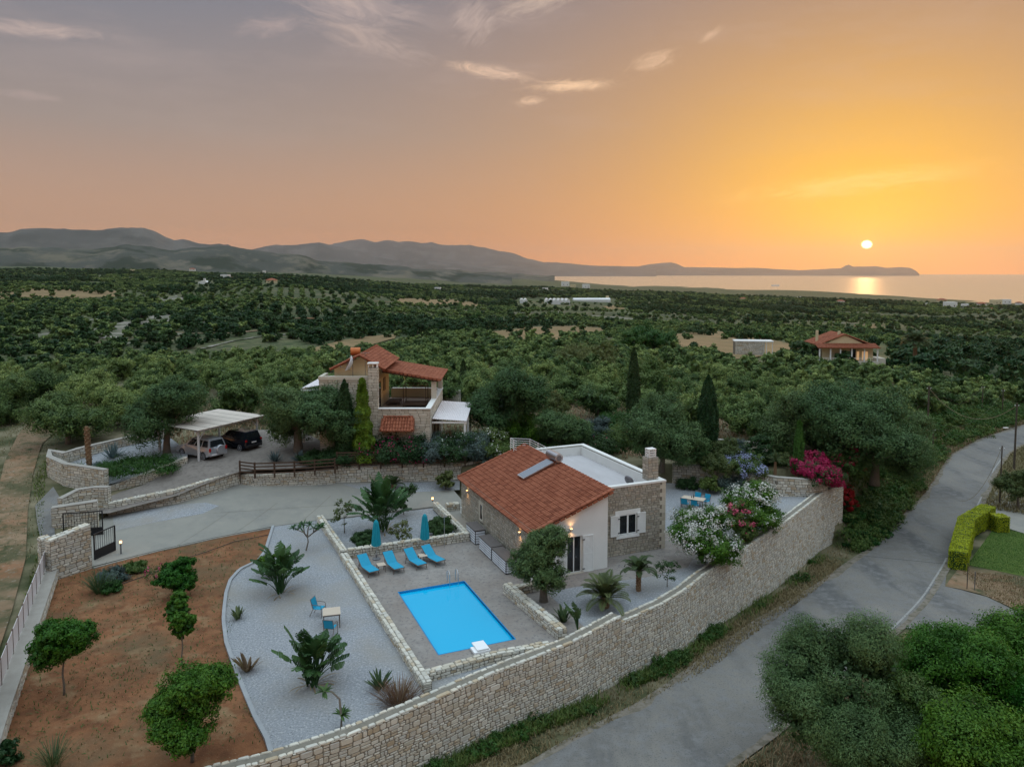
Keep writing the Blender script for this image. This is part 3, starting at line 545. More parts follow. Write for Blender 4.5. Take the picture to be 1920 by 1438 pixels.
# garden surfaces ---------------------------------------------------
DRV = [(at(x, y, z).x, at(x, y, z).y, z) for x, y, z in [(100, 1080, 0), (175, 1062, 0), (300, 1030, 0), (400, 1008, 0), (510, 988, 0), (603, 976, 0), (700, 962, 0), (815, 950, 0), (860, 965, 0), (118, 1010, .05), (205, 969, .35), (330, 945, .7), (452, 907, 1.0), (540, 909, 1.0), (640, 906, 1.0), (740, 904, .85), (862, 900, .55), (900, 935, .1)]]
zdrv = rbf(DRV)
z0 = lambda X, Y: np.zeros_like(np.asarray(X, float))
def V2(*uvs): return [uv(u, v) for u, v in uvs]
def pa(pts, z=0.0): return [at(x, y, z) for x, y in pts]
CURB_PX = [(512, 987), (497, 1035), (484, 1052), (450, 1068), (432, 1088), (424, 1112), (420, 1145), (419, 1165), (424, 1205), (438, 1245), (455, 1290), (478, 1345), (500, 1385), (508, 1412)]
CURB = pa(CURB_PX)
w1 = [(p.x, p.y) for p in WALL1]
gl = CURB + [WALL1[4], WALL1[5], uv(-1.62, -3.0), uv(-1.75, 14.2), uv(-2.08, 22.3)]
drape('gravel_bed', [(p.x, p.y) for p in gl], z0, MT['gravel'], 1.0, .004)
so_ = [CURB[0]] + pa([(400, 1008), (300, 1030), (173, 1063), (97, 1091)]) + [FEN[0], FEN[1], FEN[2]] + WALL1[0:4] + CURB[::-1][:-1]
zs = lambda X, Y: -.03 + (vnoise(np.asarray(X), np.asarray(Y), 2.2, 5) - .5) * .10
drape('soil', [(p.x, p.y) for p in so_], zs, MT['soil'], .5, 0)
drv = pa([(60, 1100), (173, 1062), (300, 1030), (400, 1008), (512, 987), (603, 975), (700, 962), (815, 950)]) + [uv(6.7, 14), uv(9, 20.5), uv(9, 25)] + [at(862, 899, .55), at(740, 903, .85), at(640, 905, 1.0), at(540, 908, 1.0), at(452, 905, 1.0), at(330, 943, .7), at(203, 967, .35), at(100, 985, .1), at(60, 1030, .05)]
drape('driveway', [(p.x, p.y) for p in drv], lambda X, Y: np.maximum(zdrv(X, Y), 0), MT['conc'], 1.0, .008)
dg = [at(x, y, .1) for x, y in [(214, 998), (300, 984), (380, 972), (411, 960)]] + [at(385, 938, .85), at(330, 946, .7), at(212, 969, .35)]
drape('drive_gravel', [(p.x, p.y) for p in dg], lambda X, Y: np.maximum(zdrv(X, Y), 0), MT['gravel'], .8, .016)
dg = [at(x, y, z) for x, y, z in [(640, 907, 1.0), (740, 905, .85), (862, 902, .5), (862, 918, .35), (760, 924, .45), (690, 925, .5)]]
drape('drive_gravel', [(p.x, p.y) for p in dg], lambda X, Y: np.maximum(zdrv(X, Y), 0), MT['gravel'], .8, .016)
PU = (0.0, 3.97, 0.0, 7.72)                                     # pool in plot coordinates
def deck_with_hole():
    # four slabs round the pool opening, butted edge to edge
    for k, (u0, u1, v0, v1) in enumerate([(-1.62, 0, -1.3, 14.1), (3.97, 7.8, -1.3, 14.1), (0, 3.97, 7.72, 14.1), (0, 3.97, -1.3, 0)]):
        V = []; F = []; nu, nv = 8, 14
        for j in range(nv + 1):
            for i in range(nu + 1):
                p = uv(u0 + (u1 - u0) * i / nu, v0 + (v1 - v0) * j / nv); V.append((p.x, p.y, .012))
        for j in range(nv):
            for i in range(nu): a = j * (nu + 1) + i; F.append((a, a + 1, a + nu + 2, a + nu + 1))
        tag(npmesh('pool_deck', V, F, MT['paver']), kind='structure')
deck_with_hole()
drape('terrace_paving', [(p.x, p.y) for p in V2((7.8, 5.4), (5.7, 5.3), (5.7, 4.5), (9.5, 4.4), (14.3, 4.0), (17.5, 4.3), (19.6, 6.2), (20.1, 9.5), (19.9, 22), (6.6, 22.1), (6.6, 14), (7.8, 14))], z0, MT['paver'], 1.2, .006)
drape('gravel_bed', [(p.x, p.y) for p in V2((-1.9, 14.1), (6.6, 14.1), (6.6, 22.1), (-2.08, 22.3))], z0, MT['gravel'], 1, -.05)
drape('gravel_bed', [(p.x, p.y) for p in [uv(5.6, 5.5), uv(9.4, 4.5), uv(14.3, 4.1), uv(17.5, 4.4), WALL2[4], WALL2[3], WALL2[2], WALL2[1], WALL2[0], WALL1[8], WALL1[7], uv(6.1, -.9)]], z0, MT['gravel'], 1, .002)
drape('lower_terrace', [(p.x, p.y) for p in [uv(-1.7, -1.3), uv(6.0, -1.3), WALL1[7], WALL1[6], uv(-1.7, -2.9)]], z0, MT['gravel'], 1, -.25)
REARW = [at(x, y, 0) for x, y in [(1262, 906), (1292, 907), (1365, 914), (1420, 923), (1456, 930), (1514, 932), (1552, 926)]]
pat = [uv(17.5, 4.4), uv(19.6, 6.2), uv(20.1, 9.5), uv(19.9, 24.5)] + REARW + [WALL2[6], WALL2[5], WALL2[4]]
drape('gravel_bed', [(p.x, p.y) for p in pat], z0, MT['gravel'], 1, .002)
# upper terrace ground, ramp and dirt track
UPZ = rbf([(at(x, y, z).x, at(x, y, z).y, z) for x, y, z in [(60, 930, .5), (100, 975, .3), (210, 925, .9), (215, 940, 1.0), (300, 905, 1.5), (300, 880, 1.9), (358, 871, 2.5), (452, 885, 2.0), (471, 845, 2.6), (640, 872, 2.2), (520, 835, 2.7), (400, 825, 2.7), (560, 860, 2.5), (760, 872, 2.1)]])
up = [at(x, y, z) for x, y, z in [(50, 985, .3), (100, 972, .3), (205, 960, .9), (330, 925, 1.6), (452, 886, 2.0), (560, 882, 2.1), (640, 878, 2.2), (640, 850, 2.6), (560, 815, 2.7), (440, 815, 2.7), (340, 838, 2.7), (352, 868, 2.4), (265, 908, 1.5), (205, 928, 1.0), (90, 925, .6), (50, 940, .4)]]
drape('forecourt', [(p.x, p.y) for p in up], lambda X, Y: UPZ(X, Y), groundmat('forecourt_gravel', [((.19, .165, .145),), ((.24, .21, .185), .4, .52, .15), ((.15, .13, .115), 3, .57, .1)], .95, .4, 20), .8, .12)
def trk(pxs, dz=.10, step=1.2, m=None, name='dirt_track'):
    P = [hit(*p) for p in pxs]; return drape(name, [(p.x, p.y) for p in P], T, m or MT['dirt'], step, dz)
trk([(-200, 1440), (-60, 1420), (-25, 1290), (22, 1150), (48, 1050), (52, 960), (62, 890), (80, 832), (150, 775), (215, 762), (228, 745), (120, 738), (75, 770), (35, 815), (8, 870), (-10, 950), (-40, 1080), (-120, 1250)])
trk([(60, 1105), (82, 1040), (70, 985), (66, 950), (100, 915), (112, 935), (100, 975), (104, 1010), (78, 1080)], m=MT['asph'], name='gate_apron', dz=.12)
# ------------------------------------------------------------------ masonry
RNG = random.Random(7)
def stones(mb, frame, L, zb, zt, rowh=(.13, .27), wid=(.18, .55), dep=.03, gap=.014, mi=1, holes=(), rng=RNG, jit=.018, s0=0.0, inset=.016):
    """irregular rubble stones on a face: frame(s, z, d) maps along / up / out of the face; zb, zt are functions of s"""
    ss = np.linspace(s0, L, 30); zmin = min(zb(s) for s in ss); zmax = max(zt(s) for s in ss); z = zmin; carry = []
    def put(a, b, c, d):
        if b - a < .05 or d - c < .04: return
        j = lambda: rng.uniform(-jit, jit)
        g = gap
        q = [(a + g + j() * .5, c + g + j() * .5), (b - g + j() * .5, c + g + j() * .5), (b - g + j() * .5, d - g + j() * .5), (a + g + j() * .5, d - g + j() * .5)]
        # clipped corners for a natural stone outline
        ch = min(b - a, d - c) * rng.uniform(.08, .22); o = []
        for i in range(4):
            p, pn, pp = q[i], q[(i + 1) % 4], q[i - 1]
            for t in (pp, pn):
                l = math.hypot(t[0] - p[0], t[1] - p[1]) + 1e-6; o.append((p[0] + (t[0] - p[0]) / l * ch, p[1] + (t[1] - p[1]) / l * ch))
        cx = (a + b) / 2; cz = (c + d) / 2; dd = dep * rng.uniform(.5, 1.25)
        base = [frame(x, y, -.004) for x, y in o]; k = 1 - inset * 2 / max(.1, min(b - a, d - c))
        top = [frame(cx + (x - cx) * k, cz + (y - cz) * k, dd + rng.uniform(-.005, .005)) for x, y in o]
        n = 8; u = rng.random(); mb.add(base + top, [tuple(range(n, 2 * n))] + [(i, (i + 1) % n, n + (i + 1) % n, n + i) for i in range(n)], mi, u)
    while z < zmax - .02:
        h = rng.uniform(*rowh); s = s0
        if zmax - (z + h) < rowh[0] * .6: h = zmax - z
        while s < L - .01:
            w = rng.uniform(*wid) * (1.0 if rng.random() < .8 else 1.5)
            if L - (s + w) < wid[0] * .7: w = L - s
            sm = s + w / 2; lo = max(z, zb(sm)); hi_ = min(z + h, zt(sm)); a, b = s, s + w
            skip = False
            for (h0, h1, g0, g1) in holes:
                if hi_ > g0 + .02 and lo < g1 - .02 and b > h0 and a < h1:
                    if a < h0 and b > h0: b = h0
                    elif b > h1 and a < h1: a = h1
                    else: skip = True
            if not skip and hi_ - lo > .05:
                if h > rowh[0] * 1.55 and rng.random() < .35 and hi_ - lo > h * .9:
                    q = lo + (hi_ - lo) * rng.uniform(.38, .62); put(a, b, lo, q); put(a + rng.uniform(-.0, .0), b, q, hi_)
                else: put(a, b, lo, hi_)
            s += w
        z += h
def polyframe(P, side=1.0, closed=False):
    """mapping for a path in plan; side=+1: outward = right of travel, -1: left"""
    P = [Vector((p[0], p[1])) for p in P]; L = [0.0]
    for a, b in zip(P, P[1:]): L.append(L[-1] + (b - a).length)
    N_ = []
    for i in range(len(P)):
        ds = []
        if i > 0: ds.append((P[i] - P[i - 1]).normalized())
        if i < len(P) - 1: ds.append((P[i + 1] - P[i]).normalized())
        t = sum(ds, Vector((0, 0))); t = t.normalized() if t.length > .1 else ds[0]; n = Vector((t.y, -t.x)); k = 1 / max(.5, n.dot(Vector((ds[0].y, -ds[0].x)))); N_.append(n * k)
    def f(s, lat):
        s = min(max(s, 0), L[-1]); i = 0
        while i < len(L) - 2 and s > L[i + 1]: i += 1
        t = (s - L[i]) / max(1e-6, L[i + 1] - L[i]); p = P[i].lerp(P[i + 1], t); n = N_[i].lerp(N_[i + 1], t) * side
        return p + n * lat
    return f, L
def stone_wall(name, label, P, thick, zbot, ztop, cat='wall', group=None, sides=(1, -1), ends=(True, True), cap='stones', rowh=(.13, .27), wid=(.18, .55), mats=None, dep=.03, zb_back=None):
    """free-standing rubble wall: P runs along the face line, thickness to the left of travel, zbot / ztop one value per vertex"""
    f, L = polyframe(P); n = len(P); base = Vector((P[0][0], P[0][1], min(zbot)))
    zb = lambda s: float(np.interp(s, L, zbot)); zt = lambda s: float(np.interp(s, L, ztop)); tot = L[-1]
    zbb = (lambda s: float(np.interp(s, L, zb_back))) if zb_back else zb
    mb = MB(); k = max(2, int(tot / .7)); S = sorted(set([tot * i / k for i in range(k + 1)] + L))
    for a, b in zip(S, S[1:]):
        vs = []
        for s in (a, b):
            for lat in (0, -thick): p = f(s, lat); vs += [(p.x - base.x, p.y - base.y, min(zb(s), zbb(s)) - base.z - .15), (p.x - base.x, p.y - base.y, zt(s) - base.z)]
        mb.add(vs, [(0, 4, 5, 1), (2, 3, 7, 6), (1, 5, 7, 3), (0, 2, 6, 4)] + ([(0, 1, 3, 2)] if a == 0 else []) + ([(4, 6, 7, 5)] if b == tot else []), 0 if cap != 'smooth' else 0)
    def wf(lat0, sgn):
        def g(s, z, d): p = f(s, lat0 + sgn * d); return Vector((p.x, p.y, z)) - base
        return g
    if 1 in sides: stones(mb, wf(0, 1), tot, zb, zt, rowh, wid, dep)
    if -1 in sides: stones(mb, wf(-thick, -1), tot, zbb, zt, rowh, wid, dep)
    for e, s in zip(ends, (0, tot)):
        if e:
            def g(q, z, d, s=s):
                p = f(s, -q); t = (Vector((P[1][0] - P[0][0], P[1][1] - P[0][1])) if s == 0 else Vector((P[-1][0] - P[-2][0], P[-1][1] - P[-2][1]))).normalized() * (-1 if s == 0 else 1); return Vector((p.x + t.x * d, p.y + t.y * d, z)) - base
            stones(mb, g, thick, lambda q, s=s: zb(s), lambda q, s=s: zt(s), rowh, wid, dep)
    if cap == 'stones':
        def g(q, lat, d): p = f(q, -lat); return Vector((p.x, p.y, zt(q) + d)) - base
        # irregular flags along the top, every course of its own width
        w0 = thick * RNG.uniform(.42, .58)
        stones(mb, g, tot, lambda s: -.02, lambda s: w0, (w0, w0 + .03), (.2, .5), .045, .012, jit=.04); stones(mb, g, tot, lambda s: w0, lambda s: thick + .02, (thick - w0, thick - w0 + .03), (.18, .45), .045, .012, jit=.04)
    elif cap == 'rim':                                            # mortar centre with a row of edge stones
        def g(q, lat, d): p = f(q, -lat); return Vector((p.x, p.y, zt(q) + d)) - base
        stones(mb, g, tot, lambda s: -.03, lambda s: .17, (.2, .21), (.16, .5), .05, .012, jit=.05)
        stones(mb, g, tot, lambda s: thick - .15, lambda s: thick + .02, (.17, .18), (.16, .5), .04, .012, jit=.05)
    ms = list(mats or (MT['mortar'], MT['stone']))
    if cap == 'smooth':
        ms.append(MT['mortar2']); vs = []
        for s in S:
            for lat, dz in ((.03, 0), (.03, .06), (-thick - .03, .06), (-thick - .03, 0)): p = f(s, lat); vs.append((p.x - base.x, p.y - base.y, zt(s) + dz + .002 - base.z))
        fs = [(i * 4 + j, i * 4 + (j + 1) % 4, i * 4 + 4 + (j + 1) % 4, i * 4 + 4 + j) for i in range(len(S) - 1) for j in range(4)] + [(0, 1, 2, 3), tuple(len(S) * 4 - 4 + j for j in (3, 2, 1, 0))]
        mb.add(vs, fs, 2)
    o = mb.build(name, ms, loc=base); return tag(o, label, cat, group)
def outer(P, d): f, L = polyframe(P); return [Vector((*f(s, d), 0)) for s in L]
# great wall along the road: face line = outer edge (right of travel), thickness to the left
T1 = .62
O1 = outer(WALL1, T1); O2 = outer(WALL2, T1)
O2[0] = Vector((O1[-1].x, O1[-1].y, 0)); zb1 = [zroad(p.y) - .15 for p in O1]; zb2 = [zroad(p.y) - .15 for p in O2]
stone_wall('boundary_wall', 'tall pale rubble stone wall between the pool garden and the road, near higher stretch', [(p.x, p.y) for p in O1], T1, zb1, [W1Z] * len(O1), zb_back=[-.3] * len(O1), cap='rim', rowh=(.10, .27), wid=(.13, .42), ends=(False, True), group='stretches of the roadside wall')
stone_wall('boundary_wall', 'tall pale rubble stone wall along the road below the white oleanders, lower far stretch', [(p.x, p.y) for p in O2], T1, zb2, [W2Z] * len(O2), zb_back=[-.3] * len(O2), cap='rim', rowh=(.10, .25), wid=(.14, .42), ends=(False, True), group='stretches of the roadside wall')
def U(*q): return [(uv(u, v).x, uv(u, v).y) for u, v in q]
LW = dict(rowh=(.12, .2), wid=(.16, .42))
stone_wall('low_wall', 'long low stone wall with crazy paved top between the pool deck and the left gravel bed', U((-2.15, 14.15), (-1.6, -2.75)), .42, [-.1] * 2, [.34, .34], **LW)
stone_wall('low_wall', 'short low stone wall running across the near end of the pool deck', U((-1.18, -1.75), (2.2, -1.35), (5.3, -1.45)), .40, [-.3] * 3, [.14, .14, .14], **LW)
stone_wall('low_wall', 'low stone wall behind the blue sun loungers with the parasols over it', U((-1.7, 13.9), (6.55, 13.9)), .40, [0] * 2, [.55, .55], **LW)
stone_wall('low_wall', 'low stone wall on the left of the upper planting bed by the driveway', U((-2.45, 22.1), (-2.1, 14.35)), .42, [-.1] * 2, [.42, .42], **LW)
stone_wall('low_wall', 'low stone wall on the right of the upper planting bed facing the cottage', U((6.62, 14.3), (6.68, 21.6)), .40, [0] * 2, [.5, .5], **LW)
stone_wall('low_wall', 'low stone wall between the pool and the sunken palm bed', U((5.45, 5.2), (5.9, -1.0)), .5, [0] * 2, [.55, .55], **LW)
stone_wall('low_wall', 'short low stone wall beside the olive trunk in front of the cottage', U((8.3, 5.15), (5.95, 5.0)), .38, [0] * 2, [.45, .45], **LW)
tag(MB().prism([(p[0], p[1], -.08) for p in U((-2.08, 22.32), (-2.08, 22.2), (6.6, 22.0), (6.6, 22.12))], (0, 0, .14)).build('kerb', MT['conc']), kind='structure')
# drive walls
def wp(pts): return [at(x, y, z) for x, y, z in pts]
q = wp([(203, 968, .35), (262, 957, .5), (330, 944, .7), (400, 924, .85), (450, 907, 1.0)])
stone_wall('retaining_wall', 'pale stone retaining wall rising beside the driveway gravel towards the carport', [(p.x, p.y) for p in q], .45, [.1, .3, .5, .6, .8], [1.28, 1.5, 1.72, 1.95, 2.1], group='driveway retaining walls')
q = wp([(451, 907, 1.0), (475, 910, 1.0), (540, 910, 1.0), (600, 908, 1.0), (629, 906, 1.0)])
stone_wall('retaining_wall', 'curved pale stone wall under the dark wooden fence beside the driveway', [(p.x, p.y) for p in q], .42, [.7] * 5, [1.75, 1.82, 1.95, 2.1, 2.2], group='driveway retaining walls')
q = wp([(629, 905, 1.0), (700, 904, .9), (780, 902, .75), (870, 900, .5), (905, 897, .45)])
stone_wall('retaining_wall', 'straight pale stone wall below the dark hedge and bougainvillea, left of the cottage roof', [(p.x, p.y) for p in q], .42, [.6] * 5, [2.35, 2.25, 2.15, 2.0, 1.95], group='driveway retaining walls')
q = REARW
stone_wall('garden_wall', 'pale stone wall with smooth coping behind the blue dining chairs and shrubs', [(p.x, p.y) for p in q], .42, [-.1] * 7, [1.62, 1.6, 1.55, 1.5, 1.5, 1.4, 1.35], cap='smooth')
# pool
def pool():
    t = empty('swimming_pool', uv(0, 0, 0), UA, 'rectangular swimming pool with bright blue lining set in the stone deck', 'pool')
    w, l = 3.97, 7.72; lin = mat('pool_lining', [(.010, .30, .66), (.014, .36, .74)], .35, 20, 2)
    b = MB(); d = -1.35
    b.quad((0, 0, d), (w, 0, d), (w, l, d), (0, l, d)); b.quad((0, 0, d), (w, 0, d), (w, 0, .01), (0, 0, .01)); b.quad((0, l, d), (w, l, d), (w, l, .01), (0, l, .01)); b.quad((0, 0, d), (0, l, d), (0, l, .01), (0, 0, .01)); b.quad((w, 0, d), (w, l, d), (w, l, .01), (w, 0, .01))
    b.build('basin', lin, t)
    m, nt, pb = newmat('pool_water'); pb.inputs['Base Color'].default_value = (.005, .42, .70, 1); pb.inputs['Specular IOR Level'].default_value = .7; pb.inputs['Roughness'].default_value = .03; pb.inputs['IOR'].default_value = 1.33; pb.inputs['Transmission Weight'].default_value = 0
    N = nt.nodes; tc = N.new('ShaderNodeTexCoord'); nz = N.new('ShaderNodeTexNoise'); nz.inputs['Scale'].default_value = 5; nz.inputs['Detail'].default_value = 3; nt.links.new(tc.outputs['Object'], nz.inputs['Vector'])
    bp = N.new('ShaderNodeBump'); bp.inputs['Strength'].default_value = .05; bp.inputs['Distance'].default_value = .02; nt.links.new(nz.outputs[0], bp.inputs['Height']); nt.links.new(bp.outputs[0], pb.inputs['Normal'])
    MB().quad((.002, .002, -.12), (w - .002, .002, -.12), (w - .002, l - .002, -.12), (.002, l - .002, -.12)).build('water', m, t)
    c = MB(); c.bx(-.05, w + .05, l, l + .03, -.10, .018); c.bx(-.05, 0, -.05, l, -.10, .018); c.bx(w, w + .05, -.05, l, -.10, .018); c.bx(0, w, -.05, 0, -.10, .018)
    c.build('coping', mat('pool_edge', [(.004, .20, .44)], .5), t)
    t2 = empty('pool_ladder', uv(3.28, 7.62, 0), UA, 'stainless steel ladder hooked over the far edge of the pool', 'ladder')
    for s in (-.26, .26):
        MB().tube([(s, .38, .0), (s, .40, .55), (s, .36, .68), (s, .2, .78), (s, .02, .76), (s, -.1, .62), (s, -.12, .2), (s, -.12, -.9)], .022, 8).build('rail', MT['metal'], t2)
    for k in range(3): MB().box((0, -.12, -.22 - .25 * k), (.5, .09, .03)).build('rung', MT['metal'], t2)
    t3 = empty('pool_step', uv(1.95, -.62, .012), UA, 'white block step overhanging the near corner of the pool', 'step')
    MB().box((0, .14, .08), (.85, .62, .15)).build('base', MT['white2'], t3, bevel=.04); MB().box((.05, .28, .20), (.62, .85, .08)).build('tread', MT['white2'], t3, bevel=.03)
pool()
# ------------------------------------------------------------------ tiled roofs
def tile_roof(mb, O, E, S, nc, nr, rad=None, mi=0, under=True, rng=RNG):
    """barrel tiles over the parallelogram O + E (along the eave) + S (up the slope)"""
    O, E, S = Vector(O), Vector(E), Vector(S); n = E.cross(S).normalized(); n = n if n.z > 0 else -n
    e = E.normalized(); s = S.normalized(); pw = E.length / nc; pl = S.length / nr; r0 = rad or pw * .36
    if under: mb.add([O, O + E, O + E + S, O + S, O - n * .07, O + E - n * .07, O + E + S - n * .07, O + S - n * .07], [(0, 1, 2, 3), (7, 6, 5, 4), (0, 4, 5, 1), (1, 5, 6, 2), (2, 6, 7, 3), (3, 7, 4, 0)], mi, .25)
    for i in range(nc):
        for j in range(nr):
            c0 = O + e * ((i + .5) * pw) + s * (j * pl - .03) + n * .035; c1 = O + e * ((i + .5) * pw) + s * ((j + 1) * pl + .03) + n * .008; vs = []
            jx = rng.uniform(-.008, .008); rr = rng.random()
            for c, r in ((c0, r0), (c1, r0 * .82)):
                for k in range(6): a = math.pi * k / 5; vs.append(c + e * (math.cos(a) * r + jx) + n * (math.sin(a) * r))
            vs.append(c0 - n * .0); mb.add(vs, [(k, k + 1, 7 + k, 6 + k) for k in range(5)] + [(5, 4, 3, 2, 1, 0)], mi, rr)
def ridge_tiles(mb, A, B, r=.13, mi=0, n=None, rng=RNG):
    A, B = Vector(A), Vector(B); L = (B - A).length; n = n or int(L / .38); d = (B - A) / n; u = d.cross(Vector((0, 0, 1))).normalized(); up = u.cross(d).normalized(); up = up if up.z > 0 else -up
    for i in range(n):
        vs = []
        for c, rr in ((A + d * i + up * .02, r), (A + d * (i + 1.08), r * .85)):
            for k in range(7): a = math.pi * k / 6; vs.append(c + u * math.cos(a) * rr + up * math.sin(a) * rr)
        mb.add(vs, [(k, k + 1, 8 + k, 7 + k) for k in range(6)] + [(6, 5, 4, 3, 2, 1, 0)], mi, rng.random())
def xyframe(O, E, N3):
    O, E, N3 = Vector(O), Vector(E).normalized(), Vector(N3).normalized()
    return lambda s, z, d: O + E * s + Vector((0, 0, z)) + N3 * d
def leafed_shutter(parent, x, z0, z1, w, y, open_dir, name='shutter'):
    b = MB(); b.box((x + open_dir * w / 2, y, (z0 + z1) / 2), (w, .045, z1 - z0))
    n = int((z1 - z0) / .075)
    for i in range(n): b.box((x + open_dir * w / 2, y - .03, z0 + .06 + i * (z1 - z0 - .1) / n), (w - .12, .02, .035), rx=.5)
    for xx in (x + open_dir * .03, x + open_dir * (w - .03)): b.box((xx, y - .035, (z0 + z1) / 2), (.06, .03, z1 - z0))
    for zz in (z0 + .03, z1 - .03, (z0 + z1) / 2): b.box((x + open_dir * w / 2, y - .035, zz), (w - .122, .028, .06))
    s = b.build(name, MT['whitep'], parent)
    for zz in (z0 + .22, z1 - .22): MB().box((x + open_dir * .02, y - .075, zz), (.16, .03, .05)).build('hinge', MT['black'], s)
    return s
def wall_lamp(parent, p, nrm):
    nrm = Vector(nrm); ang = math.atan2(nrm.y, nrm.x)
    b = MB(); b.box(Vector(p) + nrm * .06, (.12, .16, .10), ang); lm = b.build('wall_lamp', MT['cream'], parent)
    MB().box(Vector(p) + nrm * .075 + Vector((0, 0, .056)), (.09, .12, .012), ang).build('bulb', MT['lamp'], lm)
    for dz in (.16, -.16):
        l = bpy.data.lights.new('lamp_light', 'SPOT'); l.energy = 14; l.color = (1, .52, .2); l.spot_size = R(120); l.shadow_soft_size = .05; l.spot_blend = .9
        o = bpy.data.objects.new('lamp_light', l); COL.objects.link(o); o.location = Vector(p) + nrm * .16 + Vector((0, 0, dz * .5)); o.rotation_euler = (0 if dz < 0 else math.pi, 0, 0); setparent(o, lm)
def cottage():
    t = empty('stone_cottage', uv(7.75, 6.2, 0), UA, 'stone and white cottage with terracotta tile roof and flat roof terrace beside the pool', 'house')
    SR = 1.85 / 5.1; roofz = lambda x: 2.93 + SR * x
    # long stone wall towards the pool (x=0), with a small window
    b = MB(); b.bx(.0, .4, .02, 12.85, 0, 3.0)
    stones(b, xyframe((0, 0, 0), (0, 1, 0), (-1, 0, 0)), 12.85, lambda s: 0, lambda s: 2.95, (.11, .22), (.18, .46), .025, .012, holes=[(8.15, 9.0, .95, 2.35)])
    b.bx(.41, 5.6, 12.45, 12.85, 0, 3.0)
    b.add([(0, 12.85, 2.9), (5.4, 12.85, 2.9), (5.4, 12.85, 4.7), (0, 12.45, 2.9), (5.4, 12.45, 2.9), (5.4, 12.45, 4.7)], [(0, 1, 2), (5, 4, 3), (0, 2, 5, 3)])
    stones(b, xyframe((5.4, 12.85, 0), (-1, 0, 0), (0, 1, 0)), 5.4, lambda s: 0, lambda s: roofz(5.4 - s) - .05, (.11, .22), (.18, .46), .025, .012)
    b.build('side_wall', [MT['mortar'], MT['stone2']], t)
    # white gable front (y=0) with a door opening x 2.35..3.95
    g = MB(); x0, x1, D0, D1, DH = -.03, 5.12, 2.3, 3.35, 2.3
    def col(a, c, zb):
        g.add([(a, 0, zb), (c, 0, zb), (c, 0, roofz(c) - .06), (a, 0, roofz(a) - .06), (a, .35, zb), (c, .35, zb), (c, .35, roofz(c) - .06), (a, .35, roofz(a) - .06)], [(0, 1, 2, 3), (7, 6, 5, 4), (0, 4, 5, 1), (1, 5, 6, 2), (2, 6, 7, 3), (3, 7, 4, 0)])
    col(x0, D0, 0); col(D0, D1, DH); col(D1, x1, 0); g.bx(4.77, 5.12, .351, 1.5, 0, 4.62)
    g.build('gable_wall', MT['white'], t)
    d = MB(); d.bx(D0, D0 + .07, .12, .2, 0, DH); d.bx(D1 - .07, D1, .12, .2, 0, DH); d.bx(D0 + .071, D1 - .071, .12, .2, DH - .08, DH); d.bx(2.79, 2.86, .12, .2, .06, DH - .081); d.bx(D0 + .071, D1 - .071, .12, .2, 0, .06)
    dr = d.build('door', MT['whitep'], t)
    MB().bx(D0 + .072, 2.789, .15, .165, .061, DH - .081).bx(2.861, D1 - .072, .15, .165, .061, DH - .081).build('pane', MT['glass'], dr)
    MB().tube([(2.9, .10, 1.0), (2.9, .05, 1.0), (2.99, .05, 1.0)], .012).build('handle', MT['dmetal'], dr)
    leafed_shutter(t, D1 + .02, .02, DH - .02, .72, -.04, 1); leafed_shutter(t, D0 - .02, .02, DH - .02, .5, -.04, -1)
    MB().bx(D0 - .1, D1 + .1, -.12, 0.0, .0, .05).build('threshold', MT['cream'], t)
    # stone block right of the gable
    k = MB(); k.bx(5.12, 10.3, 1.45, 1.8, 0, 4.55); k.bx(9.95, 10.3, 1.801, 12.85, 0, 4.55); k.bx(5.6, 9.949, 12.5, 12.85, 0, 4.55); k.bx(5.2, 5.5, 1.801, 12.849, 2.8, 4.5)
    WX0, WX1, WZ0, WZ1 = 6.78, 8.10, 1.35, 2.82
    stones(k, xyframe((5.12, 1.45, 0), (1, 0, 0), (0, -1, 0)), 4.83, lambda s: 0, lambda s: 4.5, (.10, .22), (.16, .44), .025, .012, holes=[(WX0 - 5.12, WX1 - 5.12, WZ0, WZ1 - .12)])
    stones(k, xyframe((10.3, 1.9, 0), (0, 1, 0), (1, 0, 0)), 10.5, lambda s: 0, lambda s: 4.5, (.10, .22), (.16, .44), .025, .012)
    stones(k, xyframe((5.5, 12.85, 0), (1, 0, 0), (0, 1, 0)), 4.4, lambda s: 0, lambda s: 4.5, (.10, .22), (.16, .44), .025, .012)
    k.build('block_wall', [MT['mortar'], MT['stone2']], t)
    q = MB(); z = 0; i = 0
    while z < 4.45:
        h = min(.27, 4.5 - z); a, c = (.42, .24) if i % 2 else (.24, .42); q.bx(10.3 - a, 10.335, 1.41, 1.449, z + .008, z + h - .008, r=RNG.random()); q.bx(10.301, 10.335, 1.4495, 1.45 + c, z + .008, z + h - .008, r=RNG.random()); z += h; i += 1
    z = 0; i = 0
    q.build('quoins', MT['stone3'], t)
    # window with surround and shutters
    w = MB(); w.bx(WX0 - .28, WX1 + .28, 1.40, 1.46, WZ1 - .14, WZ1 + .14); w.bx(WX0 - .2, WX1 + .2, 1.36, 1.47, WZ0 - .22, WZ0 - .03)
    for a, c in ((WX0, WX0 + .07), (WX1 - .07, WX1), ((WX0 + WX1) / 2 - .06, (WX0 + WX1) / 2 + .06)): w.bx(a, c, 1.42, 1.50, WZ0, WZ1 - .14)
    w.bx(WX0 + .071, WX1 - .071, 1.42, 1.5, WZ0, WZ0 + .07); w.bx(WX0 + .071, WX1 - .071, 1.42, 1.5, WZ1 - .21, WZ1 - .141)
    wf = w.build('window', MT['whitep'], t); gx = (WX0 + WX1) / 2
